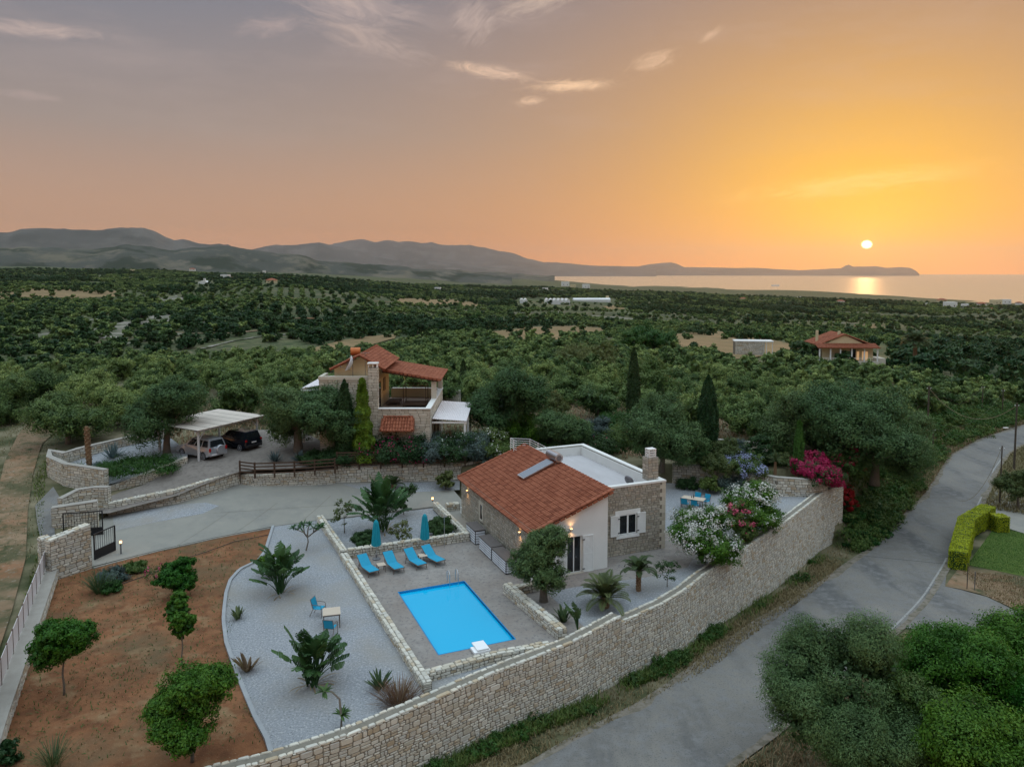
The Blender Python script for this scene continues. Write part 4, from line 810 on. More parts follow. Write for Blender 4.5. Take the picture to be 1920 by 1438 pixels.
    MB().bx(WX0 + .072, gx - .061, 1.432, 1.447, WZ0 + .072, WZ1 - .212).bx(gx + .061, WX1 - .072, 1.432, 1.447, WZ0 + .072, WZ1 - .212).build('pane', MT['glass'], wf)
    leafed_shutter(t, WX1 + .03, WZ0 - .02, WZ1 - .13, .62, 1.37, 1); leafed_shutter(t, WX0 - .03, WZ0 - .02, WZ1 - .13, .62, 1.37, -1)
    sw = MB(); sw.bx(-.05, .05, 8.15, 8.36, .95, 2.35); sw.bx(-.05, .05, 8.79, 9.0, .95, 2.35); sw.bx(-.05, .05, 8.361, 8.789, 2.12, 2.35); sw.bx(-.07, .05, 8.361, 8.789, .95, 1.1)
    s2 = sw.build('window', MT['cream'], t); MB().bx(-.02, -.01, 8.362, 8.788, 1.101, 2.119).build('pane', MT['glass'], s2)
    # parapet and flat roof
    p = MB(); H = 4.62
    p.bx(5.2, 10.35, 1.38, 1.72, 4.501, H); p.bx(9.98, 10.35, 1.7205, 12.9, 4.501, H); p.bx(5.5, 9.979, 12.56, 12.9, 4.501, H)
    p.build('parapet', MT['white'], t)
    pi = MB(); pi.bx(5.501, 9.947, 1.803, 1.86, 3.7, 4.50); pi.bx(9.89, 9.948, 1.861, 12.44, 3.7, 4.5); pi.bx(5.501, 9.947, 12.44, 12.498, 3.7, 4.5); pi.build('parapet_lining', MT['white'], t)
    MB().bx(5.5, 9.94, 1.81, 12.49, 3.78, 3.86).build('terrace_floor', mat('terrace_coating', [(.40, .38, .38), (.50, .48, .49)], .85, 1.2, stretch=(1, .3, 1)), t)
    # tiled roof
    rf = MB(); e = 5.42; tile_roof(rf, (-.22, -.20, 2.86), (0, 13.35, 0), (e + .1, 0, SR * (e + .1)), 62, 17)
    ridge_tiles(rf, (5.36, -.18, 4.87), (5.36, 13.1, 4.87), .12)
    ridge_tiles(rf, (-.2, -.20, 2.96), (5.36, -.20, 4.96), .11); ridge_tiles(rf, (-.2, 13.12, 2.96), (5.36, 13.12, 4.96), .11)
    for i in range(15):                                       # verge tiles hanging over the gable
        x = -.1 + i * .37; rf.box((x + .1, -.27, 2.90 + SR * (x + .1)), (.30, .10, .14), 0, 0, RNG.random(), ry=-math.atan(SR))
    rf.build('tile_roof', MT['tile'], t)
    # chimney
    c = MB(); c.bx(9.35, 10.15, 2.02, 2.72, 4.501, 6.02)
    for O, Ev, Nn_, Lc in (((9.35, 2.02, 4.5), (1, 0, 0), (0, -1, 0), .8), ((9.35, 2.72, 4.5), (0, -1, 0), (-1, 0, 0), .7), ((10.15, 2.02, 4.5), (0, 1, 0), (1, 0, 0), .7)):
        stones(c, xyframe(O, Ev, Nn_), Lc, lambda s: 0, lambda s: 1.52, (.16, .26), (.26, .44), .02, .012)
    ch = c.build('chimney', [MT['mortar'], MT['stone2']], t)
    cc = MB()
    for k2 in range(4): cc.bx(9.47, 10.03, 2.12, 2.62, 6.03 + k2 * .16, 6.10 + k2 * .16)
    for xx in (9.5, 9.98):
        for yy in (2.15, 2.59): cc.bx(xx - .03, xx + .03, yy - .03, yy + .03, 6.02, 6.5)
    cc.build('chimney_cap', MT['whitep'], ch)
    # railing at the far end of the flat roof
    ra = MB()
    for y in (9.6, 11.2, 12.7): ra.cyl((5.55, y, 4.4), (5.55, y, 5.45), .025)
    for k2 in range(5): ra.cyl((5.55, 9.6, 4.75 + k2 * .17), (5.55, 12.7, 4.75 + k2 * .17), .016)
    for k2 in range(5): ra.cyl((5.55, 12.7, 4.75 + k2 * .17), (4.3, 13.6, 4.75 + k2 * .17), .016)
    for k2 in range(5): ra.cyl((4.3, 13.6, 4.75 + k2 * .17), (4.3, 12.4, 4.75 + k2 * .17), .016)
    ra.cyl((4.3, 13.6, 3.0), (4.3, 13.6, 5.45), .025); ra.cyl((4.3, 12.95, 3.0), (4.3, 12.95, 5.45), .025)
    ra.build('railing', MT['whitep'], t)
    st = MB()
    for k2 in range(14): st.bx(4.1 - .3 * k2, 4.4 - .3 * k2 + .3, 12.95, 13.7, 0, 4.1 - .28 * k2)
    st.build('staircase', MT['white'], t)
    for p_, n_ in (((-.02, 11.35, 2.35), (-1, 0, 0)), ((-.02, 1.75, 2.35), (-1, 0, 0)), ((2.55, -.02, 2.78), (0, -1, 0))): wall_lamp(t, p_, n_)
    # aerials on the flat roof
    return t
cottage()
def dish(loc, rz, r, label, col):
    t = empty('satellite_dish', loc, rz, label, 'satellite dish')
    MB().cyl((0, 0, 0), (0, 0, r * 1.3), .03).build('mast', MT['dmetal'], t)
    prof = [(r * math.sin(a) * 1.0, -r * .9 * math.cos(a) + r * .9) for a in np.linspace(0.02, 1.0, 7)]; prof2 = [(x, z - .02) for x, z in prof]
    b = MB(); b.lathe(prof + prof2[::-1], n=20); v = [Matrix.Rotation(R(68), 3, 'X') @ Vector(p) + Vector((0, -.06, r * 1.35)) for p in b.v]; b.v = [tuple(p) for p in v]
    b.build('reflector', col, t, smooth=True)
    MB().tube([(0, -.1, r * .7), (0, -r * 1.2, r * 1.15)], .018).box((0, -r * 1.22, r * 1.18), (.08, .12, .1)).build('arm', MT['dmetal'], t)
rloc = lambda x, y, z: uv(7.75 + x, 6.2 + y, z)
dish(rloc(8.1, 2.6, 3.86), UA + 2.0, .42, 'dark satellite dish standing on the cottage flat roof near the stone chimney', MT['dmetal'])
def heater():
    t = empty('solar_water_heater', rloc(4.8, 7.6, 4.7), UA, 'silver solar water heater with tank above a sloping panel on the cottage roof', 'water heater')
    MB().cyl((.35, -.78, .62), (.35, .78, .62), .31, n=20).build('tank', MT['metal'], t, smooth=False)
    MB().cyl((.35, -.80, .62), (.35, -.785, .62), .2, n=16).build('tank_cover', MT['dmetal'], t)
    sl = math.atan2(.95, 2.35)
    p = MB(); p.box((-1.10, 0, -.18), (2.5, 1.1, .10), ry=-math.atan(.36) - .03); pn = p.build('panel', MT['metal'], t); MB().box((-1.105, 0, -.125), (2.38, 1.0, .014), ry=-math.atan(.36) - .03).build('panel_glass', mat('panel_glass', [(.20, .23, .27)], .12, spec=.9), pn)
    f = MB()
    for y in (-.5, .5): f.cyl((.05, y, -.1), (.35, y, .4), .022).cyl((.65, y, -.75), (.35, y, .4), .022).cyl((.05, y, .2), (-.2, y, .1), .02)
    f.tube([(.35, -.6, .35), (.5, -.62, .0), (.55, -.6, -.7)], .015); f.cyl((.35, -.5, .4), (.35, .5, .4), .03)
    f.build('stand', MT['dmetal'], t)
heater()
def cabinet(v0, v1, h, label):
    t = empty('storage_cabinet', uv(6.98, (v0 + v1) / 2, .012), UA, label, 'cabinet', 'slatted cabinets along the cottage wall'); L = v1 - v0; w = .72
    MB().bx(-w / 2, w / 2 + 0, -L / 2, L / 2, .02, h - .04).build('carcass', MT['plastic'], t)
    s = MB(); n = 5; hh = (h - .14) / n; nc = max(1, round(L / 1.0))
    for c in range(nc):
        y0 = -L / 2 + .03 + c * (L - .03) / nc; y1 = y0 + (L - .03) / nc - .05
        for i in range(n): s.bx(-w / 2 - .022, -w / 2 - .002, y0, y1, .08 + i * hh, .08 + i * hh + hh * .66)
    for i in range(n): s.bx(-w / 2 + .04, w / 2 - .04, -L / 2 - .022, -L / 2 - .002, .08 + i * hh, .08 + i * hh + hh * .78)
    s.build('slats', MT['greyslat'], t); MB().bx(-w / 2 - .05, w / 2 + .04, -L / 2 - .05, L / 2 + .03, h - .038, h).build('top', MT['dwood'], t)
cabinet(13.0, 14.75, 1.0, 'slatted grey storage cabinet with dark top, farthest along the cottage wall')
cabinet(10.0, 12.2, .92, 'slatted grey storage cabinet with dark top, middle one under the small window lamp')
cabinet(7.6, 9.9, .88, 'slatted grey storage cabinet with dark top, nearest the olive tree')
# ------------------------------------------------------------------ upper house (axes of the picture's own grid)
def upper_house():
    B = Vector((-12.4, 64.0, 2.2)); t = empty('villa', B, 0, 'two storey pale stone villa with red tile roofs and a roofed upper veranda', 'house')
    l = lambda x, y, z: (x - B.x, y - B.y, z - B.z)
    def bb(m, x0, x1, y0, y1, z0, z1, mi=0): m.bx(x0 - B.x, x1 - B.x, y0 - B.y, y1 - B.y, z0 - B.z, z1 - B.z, mi)
    st = lambda m, O, E, N3, L, zt, holes=(): stones(m, xyframe(l(*O), E, N3), L, lambda s: 0, zt, (.14, .26), (.3, .8), .018, .010, holes=holes)
    # veranda block (ground floor) with parapet
    w = MB(); bb(w, -12.1, -7.0, 64.0, 64.35, 2.2, 6.62); bb(w, -7.35, -7.0, 64.351, 75.6, 2.2, 6.62); bb(w, -12.1, -7.35, 75.25, 75.6, 2.2, 6.62)
    st(w, (-12.1, 64.0, 2.2), (1, 0, 0), (0, -1, 0), 5.1, lambda s: 4.40); st(w, (-7.0, 64.0, 2.2), (0, 1, 0), (1, 0, 0), 11.6, lambda s: 4.40, [(3.0, 4.2, 0, 2.7), (6, 7.4, 0, 2.7)])
    w.build('veranda_wall', [MT['mortar'], MT['stone3']], t)
    p = MB(); bb(p, -12.15, -6.94, 63.94, 64.42, 6.621, 6.70); bb(p, -7.42, -6.94, 64.421, 75.65, 6.621, 6.70); bb(p, -12.0, -7.421, 75.2, 75.65, 6.621, 6.70); p.build('parapet_coping', MT['white'], t)
    il = MB(); bb(il, -12.1, -7.36, 75.19, 75.249, 5.8, 6.62); bb(il, -7.41, -7.351, 64.36, 75.18, 5.8, 6.62); il.build('veranda_lining', MT['yellow'], t)
    fl = MB(); bb(fl, -12.2, -7.36, 64.36, 75.24, 5.6, 5.78); fl.build('veranda_floor', mat('veranda_tiles', [(.22, .16, .12), (.28, .21, .16)], .7, 3), t)
    d = MB(); bb(d, -7.02, -6.985, 67.0, 68.2, 2.3, 4.9); bb(d, -7.02, -6.985, 70.0, 71.4, 2.3, 4.9); 
    MB().bx(*[a - b for a, b in zip((-7.02, -6.97), (B.x, B.x))], 67.0 - B.y, 68.2 - B.y, .1, 2.7).build('door', MT['wood'], t); MB().bx(-7.02 - B.x, -6.97 - B.x, 70 - B.y, 71.4 - B.y, .1, 2.7).build('door', MT['wood'], t)
    # tall front block
    m = MB(); bb(m, -16.6, -12.1, 64.6, 66.9, 2.2, 9.05); bb(m, -15.75, -12.35, 66.901, 74.3, 2.2, 9.75)
    st(m, (-16.6, 64.6, 2.2), (1, 0, 0), (0, -1, 0), 4.5, lambda s: 6.85, [(1.2, 2.0, 1.7, 3.1)]); st(m, (-16.6, 66.9, 2.2), (0, -1, 0), (-1, 0, 0), 2.3, lambda s: 6.85)
    m.build('tower_wall', [MT['mortar'], MT['stone3']], t)
    c = MB(); bb(c, -16.65, -12.05, 64.55, 64.85, 9.051, 9.35); bb(c, -16.65, -16.35, 64.851, 66.9, 9.051, 9.35); bb(c, -16.35, -12.05, 64.851, 66.895, 9.051, 9.1); c.build('balcony_parapet', MT['cream'], t)
    wn = MB(); bb(wn, -15.5, -15.36, 64.5, 64.64, 3.8, 5.4); bb(wn, -14.64, -14.5, 64.5, 64.64, 3.8, 5.4); bb(wn, -15.36, -14.64, 64.5, 64.64, 5.22, 5.4); bb(wn, -15.36, -14.64, 64.5, 64.64, 3.8, 3.92)
    wo = wn.build('window', MT['cream'], t); g = MB(); bb(g, -15.359, -14.641, 64.57, 64.58, 3.921, 5.219); g.build('pane', MT['glass'], wo)
    # gable wall in render, behind the front balcony
    X0, XR, X1, ZE, ZR = -15.95, -13.35, -11.2, 9.72, 11.0
    y = MB(); y.prism([l(-15.75, 66.7, 9.06), l(-12.2, 66.7, 9.06), l(-12.2, 66.7, 9.98), l(XR, 66.7, 10.78), l(-15.75, 66.7, 9.75)], (0, .2, 0)); bb(y, -12.35, -12.16, 66.901, 74.3, 5.8, 9.75)
    y.build('gable_wall', MT['yellow'], t)
    v = MB()
    for y0 in (67.9, 71.2): bb(v, -12.16, -12.10, y0, y0 + 1.5, 5.82, 8.2)
    vd = MB(); bb(vd, -12.159, -12.10, 67.6, 69.4, 5.81, 8.3); vd.build('door', MT['wood'], t); vd = MB(); bb(vd, -12.09, -12.08, 67.8, 69.2, 5.95, 8.15); vd.build('pane', MT['glass'], KIDS[t.name][-1])
    vd = MB(); bb(vd, -12.159, -12.10, 65.6, 66.3, 6.7, 8.2); vd.build('window', MT['wood'], t); vd = MB(); bb(vd, -12.159, -12.10, 71.0, 72.0, 7.1, 8.3); vd.build('window', MT['wood'], t)
    # gable roof, ridge running away
    r = MB(); y0, y1 = 65.9, 74.6
    tile_roof(r, l(X0, y0, ZE), (0, y1 - y0, 0), (XR - X0, 0, ZR - ZE), 34, 9); tile_roof(r, l(X1, y0, 9.75), (0, y1 - y0, 0), (XR - X1, 0, ZR - 9.75), 34, 8)
    ridge_tiles(r, l(XR, y0, ZR + .03), l(XR, y1, ZR + .03), .14); ridge_tiles(r, l(X0, y0 - .02, ZE + .06), l(XR, y0 - .02, ZR + .05), .12); ridge_tiles(r, l(X1, y0 - .02, 9.81), l(XR, y0 - .02, ZR + .05), .12)
    r.build('main_roof', MT['tile'], t)
    r = MB(); tile_roof(r, l(-6.5, 68.6, 8.42), (0, 7.5, 0), (-5.3, 0, .92), 28, 16); ridge_tiles(r, l(-6.5, 68.55, 8.5), l(-11.8, 68.55, 9.42), .12)
    for i in range(14):
        x = -11.6 + i * .38; r.box(l(x, 68.48, 9.33 - (x + 11.6) * .173), (.26, .1, .13), 0, 0, RNG.random(), ry=.17)
    r.build('veranda_roof', MT['tile'], t)
    r = MB(); r.box(l(-9.3, 68.75, 8.78), (5.2, .14, .16), ry=.172); r.box(l(-9.3, 75.4, 8.78), (5.2, .14, .16), ry=.172); bb(r, -7.3, -7.1, 68.9, 75.4, 8.25, 8.41); r.build('roof_beam', MT['wood'], t)
    for py in (69.2, 75.3):
        q = MB(); bb(q, -7.42, -6.98, py - .22, py + .22, 6.701, 8.25); q.build('pillar', MT['cream'], t)
    # chimney
    q = MB(); bb(q, -12.25, -11.45, 63.9, 64.55, 2.2, 10.2); stones(q, xyframe(l(-12.25, 63.9, 2.2), (1, 0, 0), (0, -1, 0)), .8, lambda s: 0, lambda s: 7.95, (.2, .3), (.25, .5), .02, .01); stones(q, xyframe(l(-11.45, 63.9, 2.2), (0, 1, 0), (1, 0, 0)), .65, lambda s: 0, lambda s: 7.95, (.2, .3), (.25, .5), .02, .01)
    ch = q.build('chimney', [MT['mortar'], MT['stone3']], t)
    q = MB()
    for xx in (-12.22, -11.86, -11.54): bb(q, xx, xx + .07, 63.92, 64.5, 10.2, 10.5)
    bb(q, -12.3, -11.4, 63.85, 64.6, 10.501, 10.6); q.build('chimney_cap', MT['white'], ch)
    # small tiled awning over a window
    a = MB(); tile_roof(a, l(-11.05, 62.85, 4.95), (2.65, 0, 0), (0, 1.12, .95), 11, 4, rad=.10)
    ridge_tiles(a, l(-11.05, 62.85, 5.02), l(-10.85, 64.0, 5.98), .12); ridge_tiles(a, l(-8.40, 62.85, 5.02), l(-8.60, 64.0, 5.98), .12); ridge_tiles(a, l(-11.0, 63.95, 5.98), l(-8.45, 63.95, 5.98), .1)
    a.prism([l(-11.15, 62.9, 4.9), l(-11.15, 64.0, 4.9), l(-11.15, 64.0, 5.85)], (.12, 0, 0), 0, .4); a.prism([l(-8.45, 62.9, 4.9), l(-8.45, 64.0, 4.9), l(-8.45, 64.0, 5.85)], (.12, 0, 0), 0, .4)
    a.build('awning', MT['tile'], t)
    # white pergola porch at the right and the smaller one at the left
    def pergola(x0, x1, y0, y1, z0, z1, gz, posts, name):
        q = MB(); n = int(abs(y1 - y0) / .16)
        sl = (z1 - z0) / (x1 - x0)
        nn = int((x1 - x0) / .15); vs = []
        for i in range(nn * 2 + 1):
            x = x0 + (x1 - x0) * i / (nn * 2); z = z0 + sl * (x - x0) + (.03 if i % 2 else 0); vs += [l(x, y0, z), l(x, y1, z), l(x, y0, z - .03), l(x, y1, z - .03)]
        fs = []
        for i in range(nn * 2): a_ = i * 4; fs += [(a_, a_ + 1, a_ + 5, a_ + 4), (a_ + 2, a_ + 6, a_ + 7, a_ + 3), (a_, a_ + 4, a_ + 6, a_ + 2), (a_ + 1, a_ + 3, a_ + 7, a_ + 5)]
        q.add(vs, fs); ro = q.build(name, MT['corr'], t)
        q = MB(); bb(q, x0, x1, y0 + .05, y0 + .17, min(z0, z1) - .22, min(z0, z1) - .06); bb(q, x1 - .14, x1 - .02, y0 + .171, y1, z1 - .2, z1 - .05) if posts[0][0] > x0 + .5 else bb(q, x0 + .02, x0 + .14, y0 + .171, y1, z0 - .2, z0 - .05)
        q.build('beam', MT['whitep'], ro)
        for (px_, py_) in posts: q = MB(); bb(q, px_ - .09, px_ + .09, py_ - .09, py_ + .09, gz, min(z0, z1) - .221); q.build('post', MT['whitep'], t)
    pergola(-6.93, -3.95, 64.9, 74.0, 5.62, 5.42, 2.2, [(-4.1, 65.1), (-4.1, 69.4), (-4.1, 73.8)], 'porch_roof')
    pergola(-19.0, -16.7, 67.5, 74.0, 7.85, 8.25, 2.2, [(-18.85, 67.7), (-18.85, 73.8)], 'side_roof')
    return t
upper_house()
dish((-13.9, 65.7, 9.1), R(-75), .85, 'big white satellite dish on the front balcony of the villa roof', mat('dish_white', [(.58, .58, .58)], .5))
t = empty('roof_antenna', (-12.85, 65.9, 9.1), 0, 'thin roof antenna pole beside the white dish on the villa', 'antenna'); MB().cyl((0, 0, 0), (0, 0, 2.3), .02).build('mast', MT['dmetal'], t); q = MB(); q.cyl((-.4, 0, 2.15), (.4, 0, 2.15), .012); [q.cyl((x, -.2, 2.15), (x, .2, 2.15), .008) for x in (-.35, -.15, .1, .3)]; q.build('arms', MT['dmetal'], t)
t = empty('orange_tank_heater', (-14.1, 67.8, 10.55), 0, 'orange cylindrical water tank on the ridge of the villa roof', 'water tank'); MB().cyl((-.42, 0, .62), (.42, .15, .62), .36, n=20).build('tank', MT['copper'], t)
q = MB(); q.cyl((-.3, .05, .35), (.3, .05, .35), .03); [q.cyl((x, y, -.2), (x * .8, .05, .35), .025) for x in (-.35, .35) for y in (-.3, .3)]; q.build('stand', MT['dmetal'], t); MB().box((-1.2, -.1, -.33), (1.5, 1.0, .07), ry=-.48).build('panel', MT['glass'], t)
def ubed(x, y, rz, w, d, canopy, label):
    t = empty('day_bed', (x, y, 5.79), rz, label, 'bed'); b = MB(); b.bx(-w / 2, w / 2, -d / 2, d / 2, .22, .3)
    for i in range(9): b.bx(-w / 2, w / 2, -d / 2 + .02 + i * d / 9, -d / 2 + .02 + i * d / 9 + d / 14, .301, .34)
    b.build('base', MT['wood'], t)
    for sx in (-1, 1):
        for sy in (-1, 1): MB().cyl((sx * w * .47, sy * d * .47, 0), (sx * w * .47, sy * d * .47, 2.05 if canopy else .22), .035).build('post' if canopy else 'leg', MT['wood'], t)
    if canopy:
        c = MB()
        for sy in (-1, 1): c.cyl((-w * .47, sy * d * .47, 2.03), (w * .47, sy * d * .47, 2.03), .035)
        for i in range(6): c.cyl((-w * .47 + i * w * .94 / 5, -d * .47, 2.03), (-w * .47 + i * w * .94 / 5, d * .47, 2.03), .025)
        c.build('canopy_frame', MT['wood'], t)
ubed(-9.0, 70.2, 0, 2.2, 1.9, True, 'wooden four poster day bed on the roofed veranda of the villa'); ubed(-11.2, 71.5, 0, 1.2, 2.0, False, 'low slatted wooden lounger left of the four poster bed on the veranda')
tag(MB().bx(-1.1, 1.1, -.35, .35, 0, .35).bx(-.9, -.2, -.3, .3, .351, .45).bx(.2, .9, -.3, .3, .351, .43).build('cushion_stack', mat('patterned_cloth', [(.08, .13, .25), (.55, .55, .55)], .9, 9, contrast=4), loc=(-10.9, 65.2, 5.79)), 'blue and white cushions heaped at the front of the villa veranda', 'cushions')
# ------------------------------------------------------------------ carport, cars
def carport():
    D = at(371, 808, 5.2); ex = at(488, 781, 5.2) - D; ey = at(291, 795, 5.2) - D; D.z = 5.2; t = empty('carport', (D.x, D.y, 2.5), 0, 'open carport with pale striped sheet roof and white timber posts beside the olive trees', 'carport')
    d = lambda a, b, z: Vector((ex.x * a + ey.x * b, ex.y * a + ey.y * b, z - 2.65))
    for k in range(6):
        a0, a1 = -.04 + k * 1.08 / 6 + .006, -.04 + (k + 1) * 1.08 / 6 - .006
        q = MB(); q.prism([d(a0, -.05, 5.42), d(a1, -.05, 5.42), d(a1, 1.06, 5.42), d(a0, 1.06, 5.42)], (0, 0, .04)); q.build('roof_sheet', MT['beige'], t)
    q = MB()
    for k in range(7): a = -.04 + k * 1.08 / 6; q.cyl(d(a, -.05, 5.44), d(a, 1.06, 5.44), .03, n=5)
    q.build('sheet_joints', MT['dwood'], t)
    def bar(a, b, w=.07, name='beam'):
        q = MB(); q.cyl(a, b, w, n=4); q.build(name, MT['whitew'], t)
    for b in (.02, .98): bar(d(-.03, b, 5.28), d(1.03, b, 5.28), .1)
    for k in range(8): a = .01 + k * .14; bar(d(a, -.03, 5.36), d(a, 1.03, 5.36), .045, 'rafter')
    for a in (.03, .97):
        for b in (.04, .96):
            bar(d(a, b, 2.3), d(a, b, 5.25), .11, 'post')
            bar(d(a, b, 4.45), d(a + (.1 if a < .5 else -.1), b, 5.2), .05, 'brace')
carport()
def suv(loc, rz, paint, label, spare, L=4.4, W=1.84, H=1.76):
    t = empty('parked_car', loc, rz, label, 'car', 'cars parked under the carport'); hl = L / 2
    # x forward; side profile of the body shell up to the window line
    prof = [(-hl + .03, .42), (-hl, .62), (-hl + .03, 1.0), (-hl + .05, 1.06), (hl - 1.15, 1.06), (hl - .35, .94), (hl - .06, .80), (hl, .60), (hl - .03, .36), (hl - .35, .30)]
    wr = .37
    for cx in (hl - .78, -hl + .78): prof += []
    def arch(cx): return [(cx + wr * 1.12 * math.cos(a), .33 + wr * 1.12 * math.sin(a)) for a in np.linspace(0, math.pi, 9)]
    prof = prof + [(hl - .36, .30)] + arch(hl - .78) + [(hl - 1.2, .28), (-hl + 1.2, .28)] + arch(-hl + .78) + [(-hl + .34, .30)]
    b = MB(); ys = [(-W / 2, .97), (-W / 2 + .07, 1.0), (W / 2 - .07, 1.0), (W / 2, .97)]; n = len(prof); vs = []
    for y, s in ys:
        for x, z in prof: vs.append((x * (.985 if s < 1 else 1), y if z < .95 else y * (.94), .65 + (z - .65) * s))
    fs = [tuple(range(n)), tuple(range(4 * n - 1, 3 * n - 1, -1))] + [(j * n + i, j * n + (i + 1) % n, (j + 1) * n + (i + 1) % n, (j + 1) * n + i) for j in range(3) for i in range(n)]
    b.add(vs, fs); b.build('body', paint, t)
    c = MB(); wb, wt = W / 2 * .91, W / 2 * .72; xb0, xb1, xt0, xt1 = -hl + .07, hl - 1.12, -hl + .28, hl - 1.95
    c.add([(xb0, -wb, 1.05), (xb1, -wb, 1.05), (xb1, wb, 1.05), (xb0, wb, 1.05), (xt0, -wt, H - .04), (xt1, -wt, H - .04), (xt1, wt, H - .04), (xt0, wt, H - .04), (xt0 + .15, -wt + .1, H), (xt1 - .2, -wt + .1, H), (xt1 - .2, wt - .1, H), (xt0 + .15, wt - .1, H)],
          [(0, 1, 5, 4), (2, 3, 7, 6), (1, 2, 6, 5), (3, 0, 4, 7), (4, 5, 9, 8), (5, 6, 10, 9), (6, 7, 11, 10), (7, 4, 8, 11), (8, 9, 10, 11)]); c.build('cabin', paint, t)
    def pane(P, name='window'):
        P = [Vector(p) for p in P]; nn = (P[1] - P[0]).cross(P[2] - P[0]).normalized(); ctr = sum(P, Vector()) / 4
        if nn.dot(Vector((ctr.x, ctr.y, ctr.z - 1.0))) < 0: nn = -nn
        MB().prism([p + nn * .004 for p in P], nn * .008).build(name, MT['glass'], t)
    lerp = lambda a, b, q: a + (b - a) * q
    for s in (-1, 1):
        def P(x, q):  # point on the side pane plane
            return (lerp(lerp(xb0, xb1, x), lerp(xt0, xt1, x), q), s * lerp(wb, wt, q), lerp(1.05, H - .04, q))
        for a0, a1 in ((.06, .30), (.34, .62), (.66, .93)): pane([P(a0, .10), P(a1, .10), P(a1, .88), P(a0, .88)])
    pane([(lerp(xb0, xt0, q), y * lerp(wb, wt, q), lerp(1.05, H - .04, q)) for y, q in ((-.85, .12), (.85, .12), (.85, .88), (-.85, .88))], 'rear_window')
    pane([(lerp(xb1, xt1, q), y * lerp(wb, wt, q), lerp(1.05, H - .04, q)) for y, q in ((-.9, .08), (.9, .08), (.9, .92), (-.9, .92))], 'windscreen')
    for cx in (hl - .78, -hl + .78):
        for s in (-1, 1):
            wo = MB().lathe([(.1, -.11), (wr * .93, -.11), (wr, -.08), (wr, .08), (wr * .93, .11), (.1, .11)], n=20); wo.v = [(cx + v[0], s * (W / 2 - .13) + v[2], wr + v[1]) for v in wo.v]; w_ = wo.build('wheel', MT['rubber'], t)
            rm = MB().cyl((cx, s * (W / 2 - .03), wr), (cx, s * (W / 2 - .01), wr), .1, n=10)
            for k in range(6): a = k * math.pi / 3; rm.cyl((cx, s * (W / 2 - .02), wr), (cx + math.cos(a) * .25, s * (W / 2 - .02), wr + math.sin(a) * .25), .035, n=4)
            rm.tube([(cx + math.cos(a) * .25, s * (W / 2 - .02), wr + math.sin(a) * .25) for a in np.linspace(0, 2 * math.pi, 17)], .02, 4); rm.build('rim', MT['silver'], w_)
    MB().box((-hl - .02, 0, .50), (.12, W * .9, .22)).build('rear_bumper', MT['plastic'] if not spare else paint, t, bevel=.03); MB().box((hl, 0, .46), (.12, W * .88, .24)).build('front_bumper', MT['plastic'], t, bevel=.03)
    for s in (-1, 1):
        MB().box((-hl + .02, s * (W / 2 - .13), 1.0 if not spare else .92), (.08, .17, .30 if spare else .18)).build('tail_light', MT['red'], t, bevel=.02)
        MB().box((hl - .1, s * (W / 2 - .25), .74), (.12, .28, .15)).build('headlight', MT['white2'], t, bevel=.02)
        MB().box((hl - 1.45, s * (W / 2 + .06), 1.12), (.12, .18, .13)).build('wing_mirror', paint, t, bevel=.02)
        MB().tube([(xt0 + .2, s * (wt - .06), H + .01), (xt0 + .25, s * (wt - .06), H + .05), (xt1 - .3, s * (wt - .06), H + .05), (xt1 - .25, s * (wt - .06), H + .01)], .018).build('roof_rail', MT['dmetal'], t)
    MB().box((-hl - .015 if not spare else -hl - .09, 0 if not spare else .45, .82 if not spare else .52), (.02, .5, .11)).build('number_plate', MT['plate'], t)
    if spare: o = MB().lathe([(0.02, -.12), (.32, -.12), (.36, -.08), (.36, .08), (.33, .11), (.05, .12)], n=22); o.v = [(-hl - .10 - v[2] * 1, -.12 + v[0], .90 + v[1]) for v in o.v]; o.build('spare_wheel_cover', paint, t, smooth=False)
hd = math.atan2(3.0, -4.9)
suv((-26.6, 64.0, 2.56), hd, MT['silver'], 'silver four wheel drive with covered spare wheel, parked at the front of the carport', True)
suv((-24.6, 66.9, 2.6), hd, MT['navy'], 'dark blue car parked beside the silver one under the carport', False, 4.45, 1.88, 1.72)
# ------------------------------------------------------------------ round planter, gate walls, gates, fences
pl = [at(205, 927, .9), at(175, 925, .75), at(130, 921, .6), at(100, 905, .7), at(97, 885, 1.2)] + [at(x, y, z) for x, y, z in [(118, 862, 2.6), (150, 848, 2.9), (200, 834, 3.1), (260, 820, 3.3), (318, 808, 3.5)]]
stone_wall('planter_wall', 'round pale stone wall with smooth coping curling round the agave bed at the entrance', [(p.x, p.y) for p in pl], .42, [.6, .5, .4, .5, .8, 1.4, 1.8, 2.0, 2.2, 2.3], [2.9, 2.9, 2.9, 2.95, 3.0, 3.1, 3.2, 3.3, 3.5, 3.7], cap='smooth')
q = [at(x, y, z) for x, y, z in [(206, 924, 1.0), (265, 903, 1.6), (280, 897, 1.75), (352, 868, 2.5)]]
stone_wall('planter_wall', 'low stone kerb wall along the ramp below the ground cover bed', [(p.x, p.y) for p in q], .35, [.8, 1.2, 1.4, 2.2], [1.5, 2.1, 2.25, 3.0], cap='stones', rowh=(.12, .22), wid=(.2, .4))
bed = [Vector((p.x, p.y, 0)) for p in pl] + [at(352, 850, 2.7), Vector((q[3].x, q[3].y, 0)), Vector((q[2].x, q[2].y, 0)), Vector((q[1].x, q[1].y, 0)), Vector((q[0].x, q[0].y, 0))]
